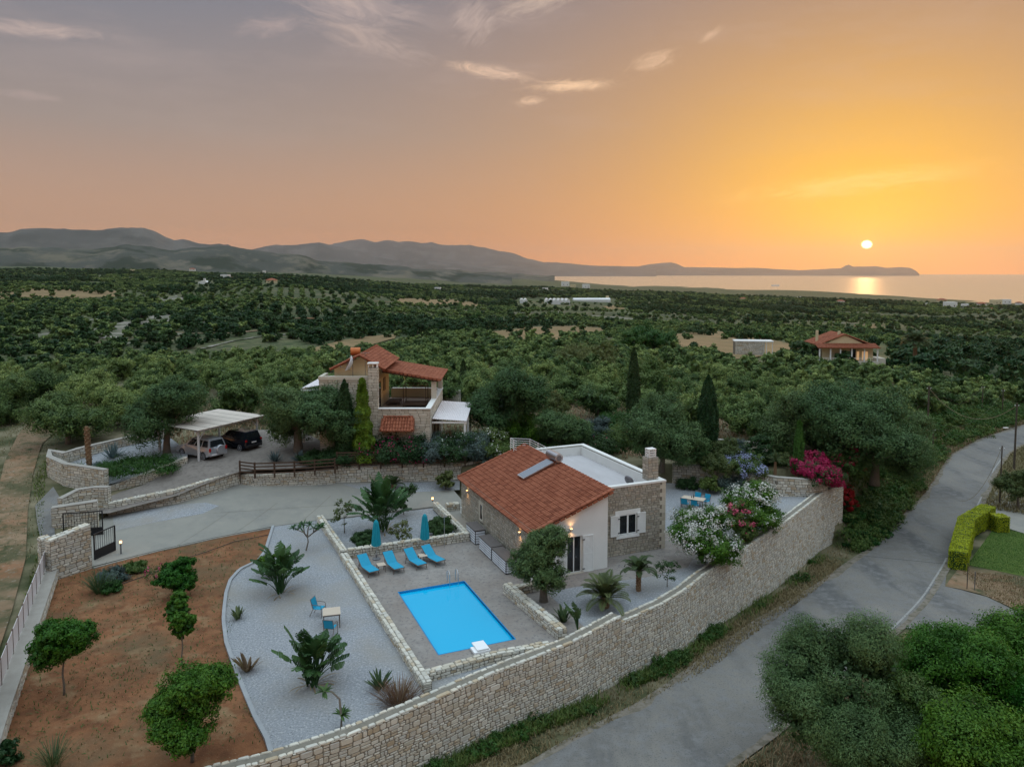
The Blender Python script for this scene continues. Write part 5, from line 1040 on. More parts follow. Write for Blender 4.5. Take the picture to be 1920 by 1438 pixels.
BEDZ = rbf([(bed[0].x, bed[0].y, 1.7), (bed[2].x, bed[2].y, 1.9), (bed[4].x, bed[4].y, 2.2), (bed[7].x, bed[7].y, 2.6), (bed[9].x, bed[9].y, 2.9), (bed[11].x, bed[11].y, 2.8), (bed[13].x, bed[13].y, 2.0)])
drape('planting_bed', [(p.x, p.y) for p in bed], lambda X, Y: BEDZ(X, Y), MT['gravel'], 1, 0)
# gate walls
g1 = [at(100, 1003, .0), at(182, 990, .05)]; s1 = [at(98, 1006, 0), at(184, 993, .1)]
stone_wall('gate_wall', 'pale stone wall on the far side of the black gate', [(p.x, p.y) for p in s1], .55, [-.2, -.2], [1.95, 2.1], cap='smooth')
q = [at(203, 966, .4), at(180, 962, .5), at(150, 968, .4), at(118, 985, .2)]
stone_wall('gate_wall', 'curved stone wall between the ramp and the black gate', [(p.x, p.y) for p in q[::-1]], .4, [0, .1, .2, .3], [2.1, 2.35, 2.4, 2.45], cap='smooth')
q = [at(97, 1090, 0), at(173, 1063, 0)]
stone_wall('gate_wall', 'big squared stone wall panel on the near side of the black gate', [(p.x, p.y) for p in q], .55, [-.2, -.2], [2.45, 2.72], cap='stones', rowh=(.14, .26), wid=(.2, .5))
q = [at(79, 1078, .1), at(98, 1073, .1)]
stone_wall('gate_pillar', 'short stone pillar joining the white panel fence to the gate wall', [(p.x, p.y) for p in q], .6, [-.2, -.2], [2.25, 2.3], cap='stones')
def gate(p0, p1, h, label):
    d = (p1 - p0); L = math.hypot(d.x, d.y); t = empty('iron_gate', p0, math.atan2(d.y, d.x), label, 'gate', 'leaves of the entrance gate')
    f = MB(); f.bx(0, .07, -.035, .035, .08, h); f.bx(L - .07, L, -.035, .035, .08, h); f.bx(.071, L - .071, -.03, .03, h - .06, h); f.bx(.071, L - .071, -.03, .03, .62, .68); f.bx(.071, L - .071, -.03, .03, .08, .14); f.build('frame', MT['black'], t)
    MB().bx(.072, L - .072, -.012, .012, .141, .619).build('sheet_panel', MT['black'], t)
    n = int(L / .17); b = MB()
    for i in range(1, n): b.cyl((i * L / n, 0, .68), (i * L / n, 0, h - .06), .014, n=5)
    b.build('bars', MT['black'], t)
gate(at(177, 1052, 0), at(217, 1033, 0), 1.75, 'black iron gate leaf standing beside the bollard lamp, nearer one')
gate(at(119, 1012, .0), at(194, 1003, .1), 1.85, 'black iron gate leaf in front of the far gate wall, wider one')
# left boundary wall with fence of white panels
stone_wall('boundary_wall', 'long low stone wall carrying the white panel fence on the left', [(p.x, p.y) for p in FEN], .75, [-.2] * 3, [.5, .5, .5], cap='smooth', sides=(1, -1)) if False else None
F2 = [FEN[2], FEN[1], FEN[0]]
stone_wall('boundary_wall', 'long low stone wall carrying the white panel fence on the left', [(p.x, p.y) for p in F2], .75, [-.25] * 3, [.55, .55, .55], cap='smooth')
def panel_fence():
    a, b = FEN[2], FEN[0]; f, L = polyframe([(p.x, p.y) for p in F2]); tot = L[-1]; p0 = f(0, -.62); t = empty('panel_fence', (p0.x, p0.y, .62), 0, 'fence of white panels between dark slim posts on the left stone wall', 'fence'); n = 17
    for i in range(n + 1):
        p = f(tot * i / n, -.62); MB().bx(p.x - p0.x - .025, p.x - p0.x + .025, p.y - p0.y - .025, p.y - p0.y + .025, 0, 1.15 if (i // 6) % 2 == 0 else 1.2).build('post', MT['bronze'], t)
        if i < n:
            q = f(tot * (i + 1) / n, -.62); d = Vector((q.x - p.x, q.y - p.y, 0)); ctr = Vector((p.x - p0.x, p.y - p0.y, .6)) + d / 2
            MB().box(ctr, (d.length - .08, .02, 1.05), math.atan2(d.y, d.x)).build('panel', MT['corr'], t)
panel_fence()
def slat_fence(P, zs, h, label, mt, n=4, gap=1.6):
    f, L = polyframe([(p.x, p.y) for p in P]); tot = L[-1]; o = f(0, 0); b0 = Vector((o.x, o.y, zs[0])); t = empty('slat_fence', b0, 0, label, 'fence'); k = int(tot / gap)
    for i in range(k + 1):
        s = tot * i / k; p = f(s, 0); z = float(np.interp(s, L, zs)); MB().bx(p.x - b0.x - .06, p.x - b0.x + .06, p.y - b0.y - .06, p.y - b0.y + .06, z - b0.z - .3, z - b0.z + h).build('post', mt, t)
    for r in range(n):
        q = MB()
        for i in range(k):
            s0_, s1_ = tot * i / k, tot * (i + 1) / k; a = f(s0_, .07); b = f(s1_, .07); za = float(np.interp(s0_, L, zs)); zb_ = float(np.interp(s1_, L, zs)); hz = .12 + r * (h - .2) / (n - 1)
            d = Vector((b.x - a.x, b.y - a.y, zb_ - za)); q.prism([Vector((a.x, a.y, za + hz - .055)) - b0, Vector((b.x, b.y, zb_ + hz - .055)) - b0, Vector((b.x, b.y, zb_ + hz + .055)) - b0, Vector((a.x, a.y, za + hz + .055)) - b0], Vector((d.y, -d.x, 0)).normalized() * .03)
        q.build('rail', mt, t)
q = [at(x, y, z) for x, y, z in [(450, 886, 2.0), (475, 889, 2.05), (540, 887, 2.15), (600, 882, 2.3), (628, 880, 2.35)]]
slat_fence(q, [2.0, 2.02, 2.1, 2.25, 2.3], 1.0, 'dark brown wooden rail fence above the curved driveway wall', MT['wood'])
q = [at(x, y, z) for x, y, z in [(632, 874, 2.45), (700, 872, 2.35), (780, 870, 2.25), (872, 868, 2.1)]]
slat_fence(q, [2.45, 2.35, 2.25, 2.1], 1.2, 'dark brown horizontal slat fence half hidden by the hedge under the villa', MT['wood'], 6)
# ------------------------------------------------------------------ furniture by the pool
def lounger(u, v, rz, label):
    t = empty('sun_lounger', uv(u, v, .012), UA + rz, label, 'sun lounger', 'blue sun loungers by the pool')
    s = MB(); seat = [(-.32, -.95, .34), (.32, -.95, .34), (.32, .15, .32), (-.32, .15, .32)]; bk = [(-.32, .15, .32), (.32, .15, .32), (.32, .88, .82), (-.32, .88, .82)]
    MB().prism(seat, (0, 0, .02)).build('seat', MT['turq'], t); MB().prism(bk, (0, -.012, .018)).build('backrest', MT['turq'], t)
    f = MB()
    for sx in (-.34, .34): f.tube([(sx, -1.0, .33), (sx, .15, .31), (sx, .6, .31)], .022); f.tube([(sx, .15, .32), (sx, .9, .83)], .02); f.tube([(sx, -.6, .42), (sx, -.5, .50), (sx, .0, .50), (sx, .15, .34)], .018) if False else None
    f.tube([(-.34, -1.0, .33), (.34, -1.0, .33)], .022); f.tube([(-.34, .9, .83), (.34, .9, .83)], .02); f.tube([(-.34, .6, .31), (.34, .6, .31)], .02); f.tube([(-.3, .55, .31), (-.3, .72, .68)], .015); f.tube([(.3, .55, .31), (.3, .72, .68)], .015); f.build('frame', MT['bronze'], t)
    for sx in (-.34, .34):
        for sy in (-.8, .5): MB().tube([(sx, sy, .32), (sx * 1.02, sy + (.08 if sy > 0 else -.08), 0)], .02).build('leg', MT['bronze'], t)
lab = ['blue mesh sun lounger at the left end of the row, beside the long low wall', 'second blue sun lounger from the low wall, right of the round trunk side table', 'third blue sun lounger from the long low wall, under the right parasol', 'blue sun lounger at the right end of the row, beside the shower post']
for k, (u, v, rz) in enumerate([(-1.0, 11.35, .10), (.55, 11.2, .05), (1.95, 11.25, .12), (3.15, 11.35, .16)]): lounger(u, v, rz + .12, lab[k])
def side_table(u, v, label):
    t = empty('side_table', uv(u, v, .012), UA, label, 'side table', 'small tables between the loungers')
    b = MB()
    for i in range(6): b.bx(-.25, .25, -.25 + i * .085, -.25 + i * .085 + .075, .42, .445)
    b.build('top', MT['tabw'], t)
    for sx in (-.21, .21):
        for sy in (-.21, .21): MB().bx(sx - .02, sx + .02, sy - .02, sy + .02, 0, .418).build('leg', MT['bronze'], t)
side_table(-.22, 11.1, 'small pale slatted table between the two left loungers'); side_table(2.55, 11.55, 'small pale slatted table between the two right loungers')
def parasol(u, v, rz, label):
    t = empty('closed_parasol', uv(u, v, .012), rz, label, 'parasol', 'closed turquoise parasols')
    MB().cyl((0, 0, .08), (0, 0, 2.62), .022).build('pole', MT['metal'], t); MB().lathe([(.02, .0), (.26, .0), (.26, .06), (.05, .1), (.05, .3), (.02, .3)]).build('base', MT['dmetal'], t)
    n = 32; prof = [(.27, .90), (.26, .95), (.23, 1.4), (.19, 1.9), (.15, 2.3), (.13, 2.42), (.08, 2.52), (.02, 2.56)]; vs = []
    for r, z in prof:
        for i in range(n): a = 2 * math.pi * i / n; k = r * (1 + .20 * math.cos(8 * a) * min(1, r / .15)); vs.append((k * math.cos(a), k * math.sin(a), z + (.03 * math.cos(8 * a) if z < .95 else 0)))
    fs = [(j * n + i, j * n + (i + 1) % n, (j + 1) * n + (i + 1) % n, (j + 1) * n + i) for j in range(len(prof) - 1) for i in range(n)] + [tuple(range(n)), tuple(range(len(prof) * n - 1, (len(prof) - 1) * n - 1, -1))]
    MB().add(vs, fs).build('canopy', MT['turq2'], t)
parasol(-.05, 13.15, .2, 'closed turquoise parasol behind the two left loungers'); parasol(3.15, 13.1, .9, 'closed turquoise parasol behind the two right loungers')
t = empty('outdoor_shower', uv(4.6, 13.45, .012), UA, 'slim metal garden shower post by the stone wall right of the loungers', 'shower'); MB().tube([(0, 0, 0), (0, 0, 2.05), (0, -.1, 2.18), (0, -.3, 2.2)], .02).build('post', MT['metal'], t); MB().cyl((0, -.32, 2.2), (0, -.32, 2.16), .09, n=12).build('shower_head', MT['metal'], t)
def armchair(loc, rz, label, grp):
    t = empty('garden_chair', loc, rz, label, 'chair', grp)
    MB().prism([(-.24, -.24, .43), (.24, -.24, .43), (.24, .22, .41), (-.24, .22, .41)], (0, 0, .018)).build('seat', MT['turq'], t); MB().prism([(-.24, .22, .42), (.24, .22, .42), (.24, .36, .92), (-.24, .36, .92)], (0, -.018, 0)).build('backrest', MT['turq'], t)
    for s in (-.26, .26):
        MB().tube([(s, -.27, 0), (s, -.25, .60), (s, -.18, .65), (s, .27, .66)], .016).build('front_leg', MT['bronze'], t); MB().tube([(s, .42, 0), (s, .22, .42), (s, .37, .94)], .016).build('rear_leg', MT['bronze'], t)
    MB().tube([(-.26, .37, .93), (.26, .37, .93)], .016).tube([(-.26, -.25, .42), (.26, -.25, .42)], .014).tube([(-.26, .22, .42), (.26, .22, .42)], .014).build('frame', MT['bronze'], t)
def table(loc, rz, L, W, label, h=.74):
    t = empty('garden_table', loc, rz, label, 'table'); b = MB(); n = max(5, int(W / .12))
    for i in range(n): b.bx(-L / 2, L / 2, -W / 2 + i * W / n, -W / 2 + (i + .94) * W / n, h - .03, h)
    b.build('top', MT['tabw'], t); MB().bx(-L / 2 + .02, L / 2 - .02, -W / 2 + .02, -W / 2 + .05, h - .09, h - .031).bx(-L / 2 + .02, L / 2 - .02, W / 2 - .05, W / 2 - .02, h - .09, h - .031).bx(-L / 2 + .02, -L / 2 + .05, -W / 2 + .051, W / 2 - .051, h - .09, h - .031).bx(L / 2 - .05, L / 2 - .02, -W / 2 + .051, W / 2 - .051, h - .09, h - .031).build('apron', MT['bronze'], t)
    for sx in (-1, 1):
        for sy in (-1, 1): MB().bx(sx * (L / 2 - .05) - .025, sx * (L / 2 - .05) + .025, sy * (W / 2 - .05) - .025, sy * (W / 2 - .05) + .025, 0, h - .091).build('leg', MT['bronze'], t)
tp = at(622, 1171, .012); table(tp, UA - .15, .9, .9, 'small square slatted table on the pale gravel with two blue chairs')
armchair(at(601, 1158, .012) + Vector((-.15, .3, 0)), UA + .95, 'blue mesh armchair behind the small square table on the gravel', 'chairs at the small gravel table'); armchair(at(620, 1190, .012), UA + 2.6, 'blue mesh armchair nearest the camera at the small square table', 'chairs at the small gravel table')
tr = -.52; tp = at(1300, 951, .01); table(tp, tr, 1.75, .85, 'long pale dining table with bottles on the gravel terrace beyond the cottage')
cx = Vector((math.cos(tr), math.sin(tr), 0)); cy = Vector((-math.sin(tr), math.cos(tr), 0))
for k, (a, b, r, lb) in enumerate([(-.45, -.72, math.pi, 'blue dining chair on the cottage side of the long table, left one'), (.35, -.74, math.pi, 'blue dining chair on the near side of the long table, right one'), (.05, .78, 0, 'blue dining chair on the garden wall side of the long table, left one'), (.75, .7, -.3, 'blue dining chair at the far right corner of the long table')]):
    armchair(tp + cx * a + cy * b, tr + r, lb, 'chairs at the long table')
for k, (a, h, lb) in enumerate([(.0, .3, 'dark bottle in the middle of the long dining table'), (-.14, .16, 'small dark jar left of the bottle on the dining table')]):
    tag(MB().lathe([(.035, 0), (.035, h * .6), (.014, h * .8), (.014, h)], n=10).build('bottle', MT['black'], loc=tp + cx * a + Vector((0, 0, .745))), lb, 'bottle')
# bollard lamps
def bollard(loc, label, h=.55, base=None):
    t = empty('bollard_lamp', loc, .3, label, 'garden lamp'); MB().cyl((0, 0, 0), (0, 0, h), .045, n=10).build('post', MT['dmetal'], t); g = MB().bx(-.06, .06, -.06, .06, h, h + .16).build('lantern', MT['lamp'], t); MB().bx(-.075, .075, -.075, .075, h + .161, h + .185).build('cap', MT['dmetal'], t)
    l = bpy.data.lights.new('lamp_light', 'POINT'); l.energy = 6; l.color = (1, .55, .22); l.shadow_soft_size = .08; o = bpy.data.objects.new('lamp_light', l); COL.objects.link(o); o.location = (0, 0, h + .32); setparent(o, g)
bollard(at(227, 1039, .012), 'lit bollard lamp at the driveway edge beside the black gate', .75)
bollard(uv(6.35, 21.9, .5), 'lit lamp on the end of the low wall left of the cottage', .18)
# utility poles and lines
def pole(px, py, top, label, r=.12, lamp=False, f=hit):
    p = f(px, py); h = (py - top) / FPX * p.y * 1.0; t = empty('utility_pole', p, 0, label, 'pole', 'wooden poles carrying the lines'); MB().cyl((0, 0, -.3), (0, 0, h), r, r * .72, n=10).build('shaft', MT['pole'], t)
    MB().cyl((-.25, 0, h - .35), (.25, 0, h - .35), .03, n=6).build('bracket', MT['dmetal'], t)
    for s in (-.22, .22): MB().lathe([(.03, 0), (.045, .05), (.03, .1)], (s, 0, h - .33), n=8).build('insulator', MT['white2'], t)
    if lamp:
        MB().tube([(0, 0, h * .60), (-.5, -.1, h * .64), (-1.1, -.2, h * .645)], .03).build('lamp_arm', MT['dmetal'], t); MB().box((-1.35, -.25, h * .645), (.6, .2, .1), .2).build('lamp_head', MT['white2'], t, bevel=.02)
    return p + Vector((0, 0, h))
P1 = pole(1737, 858, 720, 'tall dark utility pole on the bank left of the road'); P2 = pole(1901, 884, 752, 'tall wooden utility pole with street lamp at the right edge of the photo', lamp=True, f=atr)
P3 = pole(1748, 862, 800, 'short dark pole standing right beside the tall pole on the bank', .09); P4 = pole(1841, 775, 722, 'slim pole among the grove trees beyond the road, left of its pair', .09); P5 = pole(1879, 778, 728, 'slim pole among the grove trees beyond the road, right of its pair', .09)
P6 = pole(1874, 949, 832, 'leaning old pole beside the flowering tree at the road edge', .08, f=atr)
def cable(a, b, sag, m, label, r=.022, parent=None):
    pts = [a.lerp(b, k / 24) - Vector((0, 0, sag * 4 * (k / 24) * (1 - k / 24))) for k in range(25)]; o = MB().tube([p - a for p in pts], r, 4).build('overhead_cable', m, loc=a); tag(o, label, 'cable', 'overhead lines along the road')
cable(P1 - Vector((0, 0, .3)), P2 - Vector((0, 0, .3)), 2.6, MT['fcable'], 'thick sagging cable between the bank pole and the street lamp pole', .03)
cable(P1 - Vector((0, 0, .3)), P4 - Vector((0, 0, .1)), 1.8, MT['cable'], 'thin wire from the bank pole to the left slim pole', .016); cable(P1 - Vector((0, 0, .8)), P4 - Vector((0, 0, .4)), 2.0, MT['cable'], 'lower thin wire from the bank pole to the left slim pole', .014); cable(P1 - Vector((0, 0, 4.0)), P5 - Vector((0, 0, .3)), 3.0, MT['cable'], 'low slung wire from the bank pole to the right slim pole', .014)
cable(P3, atr(1838, 822) + Vector((0, 0, .6)), .6, MT['cable'], 'wire dropping from the short bank pole to the roadside', .014); cable(P6, atr(1800, 944) + Vector((0, 0, .3)), 1.6, MT['fcable'], 'pale wire hanging from the leaning pole over the road', .016)
# ------------------------------------------------------------------ beyond the plot
def far_villa():
    p = hitz(1590, 694); s = p.y / FPX; t = empty('far_villa', p, R(-4), 'yellow house with red hip roof and white columned porch in the olive grove', 'house'); w = 114 * s
    pxm = lambda x: (x - 1590) * s; zz = lambda y: (694 - y) * s
    MB().bx(pxm(1545), pxm(1640), 1.6, 11, 0, zz(651)).build('wall', MT['yellow'], t)
    MB().bx(pxm(1536), pxm(1646), -.2, 1.59, 0, zz(678)).build('porch_base', MT['cream'], t)
    for x in (1537, 1557, 1575, 1596, 1619, 1643): MB().bx(pxm(x) - .13, pxm(x) + .13, -.1, .16, zz(678), zz(653)).build('column', MT['whitep'], t)
    e = zz(651); r = MB(); q = MB()
    tile_roof(r, (pxm(1533), -.5, e - .1), (w, 0, 0), (0, 3.0, .75), 40, 6); r.build('porch_roof', MT['tile'], t)
    r = MB(); xm = pxm(1590); ap = zz(628)
    q = MB().prism([(pxm(1546), 2.52, e + .1), (pxm(1634), 2.52, e + .1), (xm, 2.52, ap - .1)], (0, .3, 0)); q.build('gable', MT['yellow'], t)
    tile_roof(r, (pxm(1538), 2.2, e + .25), (0, 9.5, 0), (xm - pxm(1538), 0, ap - e - .25), 24, 14); tile_roof(r, (pxm(1644), 2.2, e + .25), (0, 9.5, 0), (xm - pxm(1644), 0, ap - e - .25), 24, 14); r.build('main_roof', MT['tile'], t)
    for x, yy in ((1548, 6), (1584, 4)): MB().bx(pxm(x) - .25, pxm(x) + .25, yy, yy + .5, e, ap + .6).build('chimney', MT['yellow'], t)
    d = MB().bx(pxm(1598), pxm(1608), 1.55, 1.59, zz(672), zz(655)).build('window', MT['glass'], t)
    for x in (1610, 1620, 1626): MB().bx(pxm(x), pxm(x + 4), 1.5, 1.58, zz(676), zz(660)).build('lit_window', mat('lit_window', [(1, .6, .3)], emit=(1, .62, .3), estr=.3), t)
    b = MB()
    for x in range(1538, 1644, 3): b.cyl((pxm(x), -.1, zz(678)), (pxm(x), -.1, zz(671)), .03, n=4)
    b.cyl((pxm(1537), -.1, zz(671)), (pxm(1643), -.1, zz(671)), .04, n=4); b.build('railing', MT['whitep'], t)
    MB().bx(pxm(1646), pxm(1660), .5, 5, 0, zz(672)).build('annex', MT['stone3'], t)
far_villa()
def hut():
    p = hitz(1412, 668); s = p.y / FPX; t = empty('stone_hut', p, R(-8), 'flat roofed stone hut with white roof frame among the olive trees', 'hut'); w = 66 * s; h = 27 * s
    m = MB(); m.bx(-w * .5, w * .32, 0, 4, 0, h); stones(m, xyframe((-w * .5, 0, 0), (1, 0, 0), (0, -1, 0)), w * .82, lambda s: 0, lambda s: h, (.2, .35), (.3, .8), .03, .02); m.build('wall', [MT['mortar'], MT['stone']], t)
    m = MB(); m.bx(-w * .52, w * .56, -.15, 4.3, h + .001, h + .3); m.build('roof', MT['white'], t)
    for x in (w * .36, w * .52): MB().bx(x, x + .16, .05, .21, 0, h).build('post', MT['whitep'], t)
hut()
def far_wall(pts, h, label):
    P = [hit(*q) for q in pts]; L = len(P); stone_wall('grove_wall', label, [(p.x, p.y) for p in P], .5, [p.z - .5 for p in P], [p.z + h for p in P], rowh=(.25, .4), wid=(.5, 1.1), dep=.04, cap='smooth', group='pale walls through the grove')
far_wall([(1462, 674), (1500, 680), (1550, 688)], 1.5, 'pale stone wall stretch below the hut, left of the far villa'); far_wall([(1552, 692), (1600, 697), (1660, 703), (1700, 708)], 1.4, 'pale stone wall stretch right below the far villa'); far_wall([(1705, 712), (1780, 720), (1850, 728), (1925, 738)], 1.3, 'pale stone wall stretch near the right edge beyond the poles')
q = [at(1290, 838, 1.5), at(1340, 838, 1.5), at(1440, 846, 1.5)]
stone_wall('garden_wall', 'low smooth topped wall behind the big cypress in the back garden', [(p.x, p.y) for p in q], .4, [1.0] * 3, [2.2] * 3, cap='smooth')
q = [at(826, 756, 2.3), at(862, 758, 2.3)]; stone_wall('garden_wall', 'short stone wall behind the villa porch roof', [(p.x, p.y) for p in q], .4, [2] * 2, [3.9] * 2, cap='smooth')
def shack():
    p = hitz(622, 672); t = empty('rubble_shack', (p.x, p.y, p.z + 0.0), .3, 'ruined shed with rusty and pale sheet roof left of the villa roof', 'shed'); s = p.y / FPX
    MB().bx(-20 * s, 12 * s, 0, 4, 0, 1.9).build('wall', mat('mud_wall', [(.20, .13, .085), (.27, .20, .14)], .95, .6), t)
    for k in range(5): MB().box((-17 * s + k * 7 * s, 1.8, 2.1 + .12 * (k % 2)), (7.5 * s, 5, .05), .05 * k, ry=.06 * (1 if k % 2 else -1)).build('roof_sheet', [MT['corr'], mat('rusty_sheet', [(.25, .13, .08), (.35, .22, .15)], .8, 1), MT['dmetal']][k % 3], t)
shack()
def house_far(px, py, w, h, label, roof='flat', col='white', name='farm_house', grp=None, D=None):
    p = hitz(px, py); s = p.y / FPX * (1.25 if grp else 1.0); W, Hh = w * s, h * s; p.z += Hh * .25 if grp else 0; t = empty(name, p, RNG.uniform(-.3, .3), label, 'house', grp)
    if roof == 'flat': MB().bx(-W / 2, W / 2, 0, W * .7, -2, Hh).build('wall', MT[col], t)
    else:
        MB().bx(-W / 2, W / 2, 0, W * .7, -2, Hh * .62).build('wall', MT[col], t); e = W * .06
        MB().add([(-W / 2 - e, -e, Hh * .62), (W / 2 + e, -e, Hh * .62), (W / 2 + e, W * .7 + e, Hh * .62), (-W / 2 - e, W * .7 + e, Hh * .62), (-W * .2, W * .35, Hh), (W * .2, W * .35, Hh)], [(0, 1, 5, 4), (2, 3, 4, 5), (1, 2, 5), (3, 0, 4), (3, 2, 1, 0)]).build('roof', MT['tile'], t)
    if w > 7:
        for x in (-.25, .2): MB().bx(W * x, W * (x + .1), -.08, -.02, Hh * .2, Hh * .45).build('window', MT['glass'], t)
    return t
house_far(506, 531, 17, 9, 'cream house with red roof alone in the left olive plain', 'hip', 'yellow')
def chapel():
    p = hitz(380, 533); s = p.y / FPX; t = empty('chapel', p, 0, 'small white chapel with a slim bell tower in the left olive plain', 'chapel'); MB().prism([(-8 * s, 0, -1), (8 * s, 0, -1), (8 * s, 0, 4 * s), (0, 0, 7 * s), (-8 * s, 0, 4 * s)], (0, 14, 0)).build('nave', MT['white'], t); MB().bx(2 * s, 5 * s, -.5, 2.5, -1, 11 * s).build('bell_tower', MT['white'], t)
chapel()
def greenhouse(px, py, w, h, label, nb=1, long=False):
    p = hitz(px, py); s = p.y / FPX; t = empty('greenhouse', p, 0, label, 'greenhouse', 'white plastic greenhouses on the plain'); W = w * s / nb
    for k in range(nb):
        x0 = -w * s / 2 + k * W; prof = [(x0 + W * (.5 - .5 * math.cos(a)), h * s * (.45 + .55 * math.sin(a))) for a in np.linspace(0, math.pi, 9)]
        MB().prism([(x0, 0, -1)] + [(x, 0, z) for x, z in prof] + [(x0 + W, 0, -1)], (0, 45, 0)).build('tunnel', MT['poly'], t)
greenhouse(982, 569, 14, 8, 'small white polytunnel left of the big greenhouse block', 2); greenhouse(1046, 571, 46, 10, 'broad white greenhouse block with a scalloped roof', 6)
def longgh():
    p = hitz(1110, 566); s = p.y / FPX; t = empty('greenhouse', p, .05, 'long low white greenhouse right of the scalloped block', 'greenhouse', 'white plastic greenhouses on the plain'); w = 70 * s; h = 7 * s
    MB().prism([(-w / 2, 0, -1), (-w / 2, 0, h * .6), (-w / 2, 8, h), (-w / 2, 16, h * .6), (-w / 2, 16, -1)], (w, 0, 0)).build('tunnel', MT['poly'], t); MB().bx(w / 2 - 5 * s, w / 2, 17, 22, -1, h * 1.5).build('shed', MT['yellow'], t)
longgh()
FH = [(112, 497, 8), (45, 497, 10), (14, 494, 7), (240, 495, 6), (275, 497, 6), (290, 505, 5), (312, 506, 5), (360, 508, 8), (247, 509, 6), (420, 523, 12), (437, 523, 7), (330, 502, 5), (345, 499, 4), (395, 503, 4), (415, 504, 5), (437, 506, 4), (480, 509, 5), (495, 511, 4), (520, 508, 4), (550, 505, 4), (575, 508, 5), (600, 510, 4), (622, 507, 4), (641, 511, 4), (660, 512, 4), (1577, 569, 10), (1455, 541, 10), (1604, 573, 6), (1768, 568, 12), (1784, 578, 16), (1810, 576, 9), (1842, 575, 12), (1872, 572, 14), (1888, 570, 12), (1912, 571, 8), (1060, 537, 12), (1075, 539, 8), (985, 541, 6), (1100, 540, 10), (1022, 545, 8), (1395, 563, 8), (1500, 560, 6), (820, 545, 9), (680, 544, 6), (1662, 574, 6), (1740, 572, 5), (1860, 581, 5)]
for i, (x, y, w) in enumerate(FH): house_far(x, y + 1, w, max(3, w * .5), ('tiny pale house on the hillside far left below the dark hills' if x < 520 else 'tiny pale village house on the foot of the long hill' if x < 700 else 'tiny pale house near the shore at the middle' if x < 1300 else 'tiny pale house on the coastal plain below the sun' if x < 1650 else 'small pale house by the shore near the right edge'), 'hip' if i % 3 == 1 else 'flat', 'white' if i % 4 else 'yellow', 'distant_house', 'tiny pale houses on the distant plain')
def pylon(px, py, h, lb):
    p = hitz(px, py); s = p.y / FPX; H = h * s; t = MB(); r = H * .1
    for a in (-1, 1):
        for b in (-1, 1): t.cyl((a * r, b * r, 0), (a * r * .2, b * r * .2, H), .25, n=4)
    for k in (.6, .75, .9): t.cyl((-H * .22 * (1.3 - k), 0, H * k), (H * .22 * (1.3 - k), 0, H * k), .3, n=4)
    for k in (.2, .4, .55): t.cyl((-r, -r * (1 - k), H * k), (r * .7, r * .5, H * (k + .12)), .2, n=4)
    tag(t.build('power_pylon', MT['dmetal'], loc=p), lb, 'pylon', 'pylons near the distant shore')
for x, y, h, lb in ((1115, 531, 9, 'faint pylon before the sea, left one of a close pair'), (1128, 531, 8, 'faint pylon before the sea, right one of a close pair'), (1533, 541, 8, 'lone small mast on the distant shore below the sun'), (1915, 565, 14, 'lattice pylon against the sea at the right edge')): pylon(x, y, h, lb)
# fields, tracks and chalk cuts
def patch(name, pxs, m, dz=.35, step=6): P = [hit(*p) for p in pxs]; return drape(name, [(p.x, p.y) for p in P], T, m, step, dz)
patch('dry_field', [(1225, 655), (1262, 628), (1330, 620), (1420, 632), (1500, 650), (1540, 668), (1490, 678), (1440, 668), (1380, 676), (1300, 672)], MT['field'])
patch('dry_field', [(905, 640), (925, 622), (1000, 614), (1080, 612), (1130, 616), (1145, 630), (1100, 640), (1000, 640), (940, 650)], MT['field'])
patch('dry_field', [(585, 655), (640, 640), (690, 632), (745, 628), (740, 636), (690, 650), (640, 668), (600, 672)], MT['field'], .4)
patch('dry_field', [(760, 560), (850, 562), (920, 570), (900, 576), (800, 574), (740, 568)], MT['field'], .5, 15)
patch('dry_field', [(1130, 575), (1165, 572), (1175, 580), (1140, 581)], MT['field'], .5, 15)
patch('dry_field', [(1600, 611), (1650, 609), (1660, 616), (1610, 617)], MT['field'], .5, 12)
patch('green_field', [(1160, 573), (1240, 573), (1250, 580), (1170, 580)], groundmat('crop', [((.06, .10, .035),), ((.08, .12, .04), .02, .5, .1)], .95, 0), .5, 15)
patch('chalk_cut', [(205, 612), (250, 600), (300, 590), (345, 592), (395, 598), (380, 606), (330, 602), (270, 610), (235, 622), (228, 640), (205, 640)], MT['chalk'], .4)
patch('chalk_cut', [(290, 562), (330, 555), (352, 560), (345, 571), (310, 570)], MT['chalk'], .4)
patch('chalk_cut', [(905, 590), (925, 593), (935, 606), (915, 604)], MT['chalk'], .4); patch('chalk_cut', [(1108, 592), (1160, 594), (1205, 600), (1190, 606), (1140, 604), (1112, 598)], MT['chalk'], .4)
def lane(pts, w, name='dirt_track'):
    P = [hit(*p) for p in pts]; A = offs(P, w / 2); Bq = offs(P, -w / 2); strip(name, A, Bq, T, MT['chalk'], 50, 2, .35)
lane([(90, 695), (130, 680), (190, 662), (240, 645), (330, 630), (370, 612), (420, 590), (470, 583)], 2.6); lane([(1762, 600), (1775, 612), (1792, 625), (1798, 638)], 3)

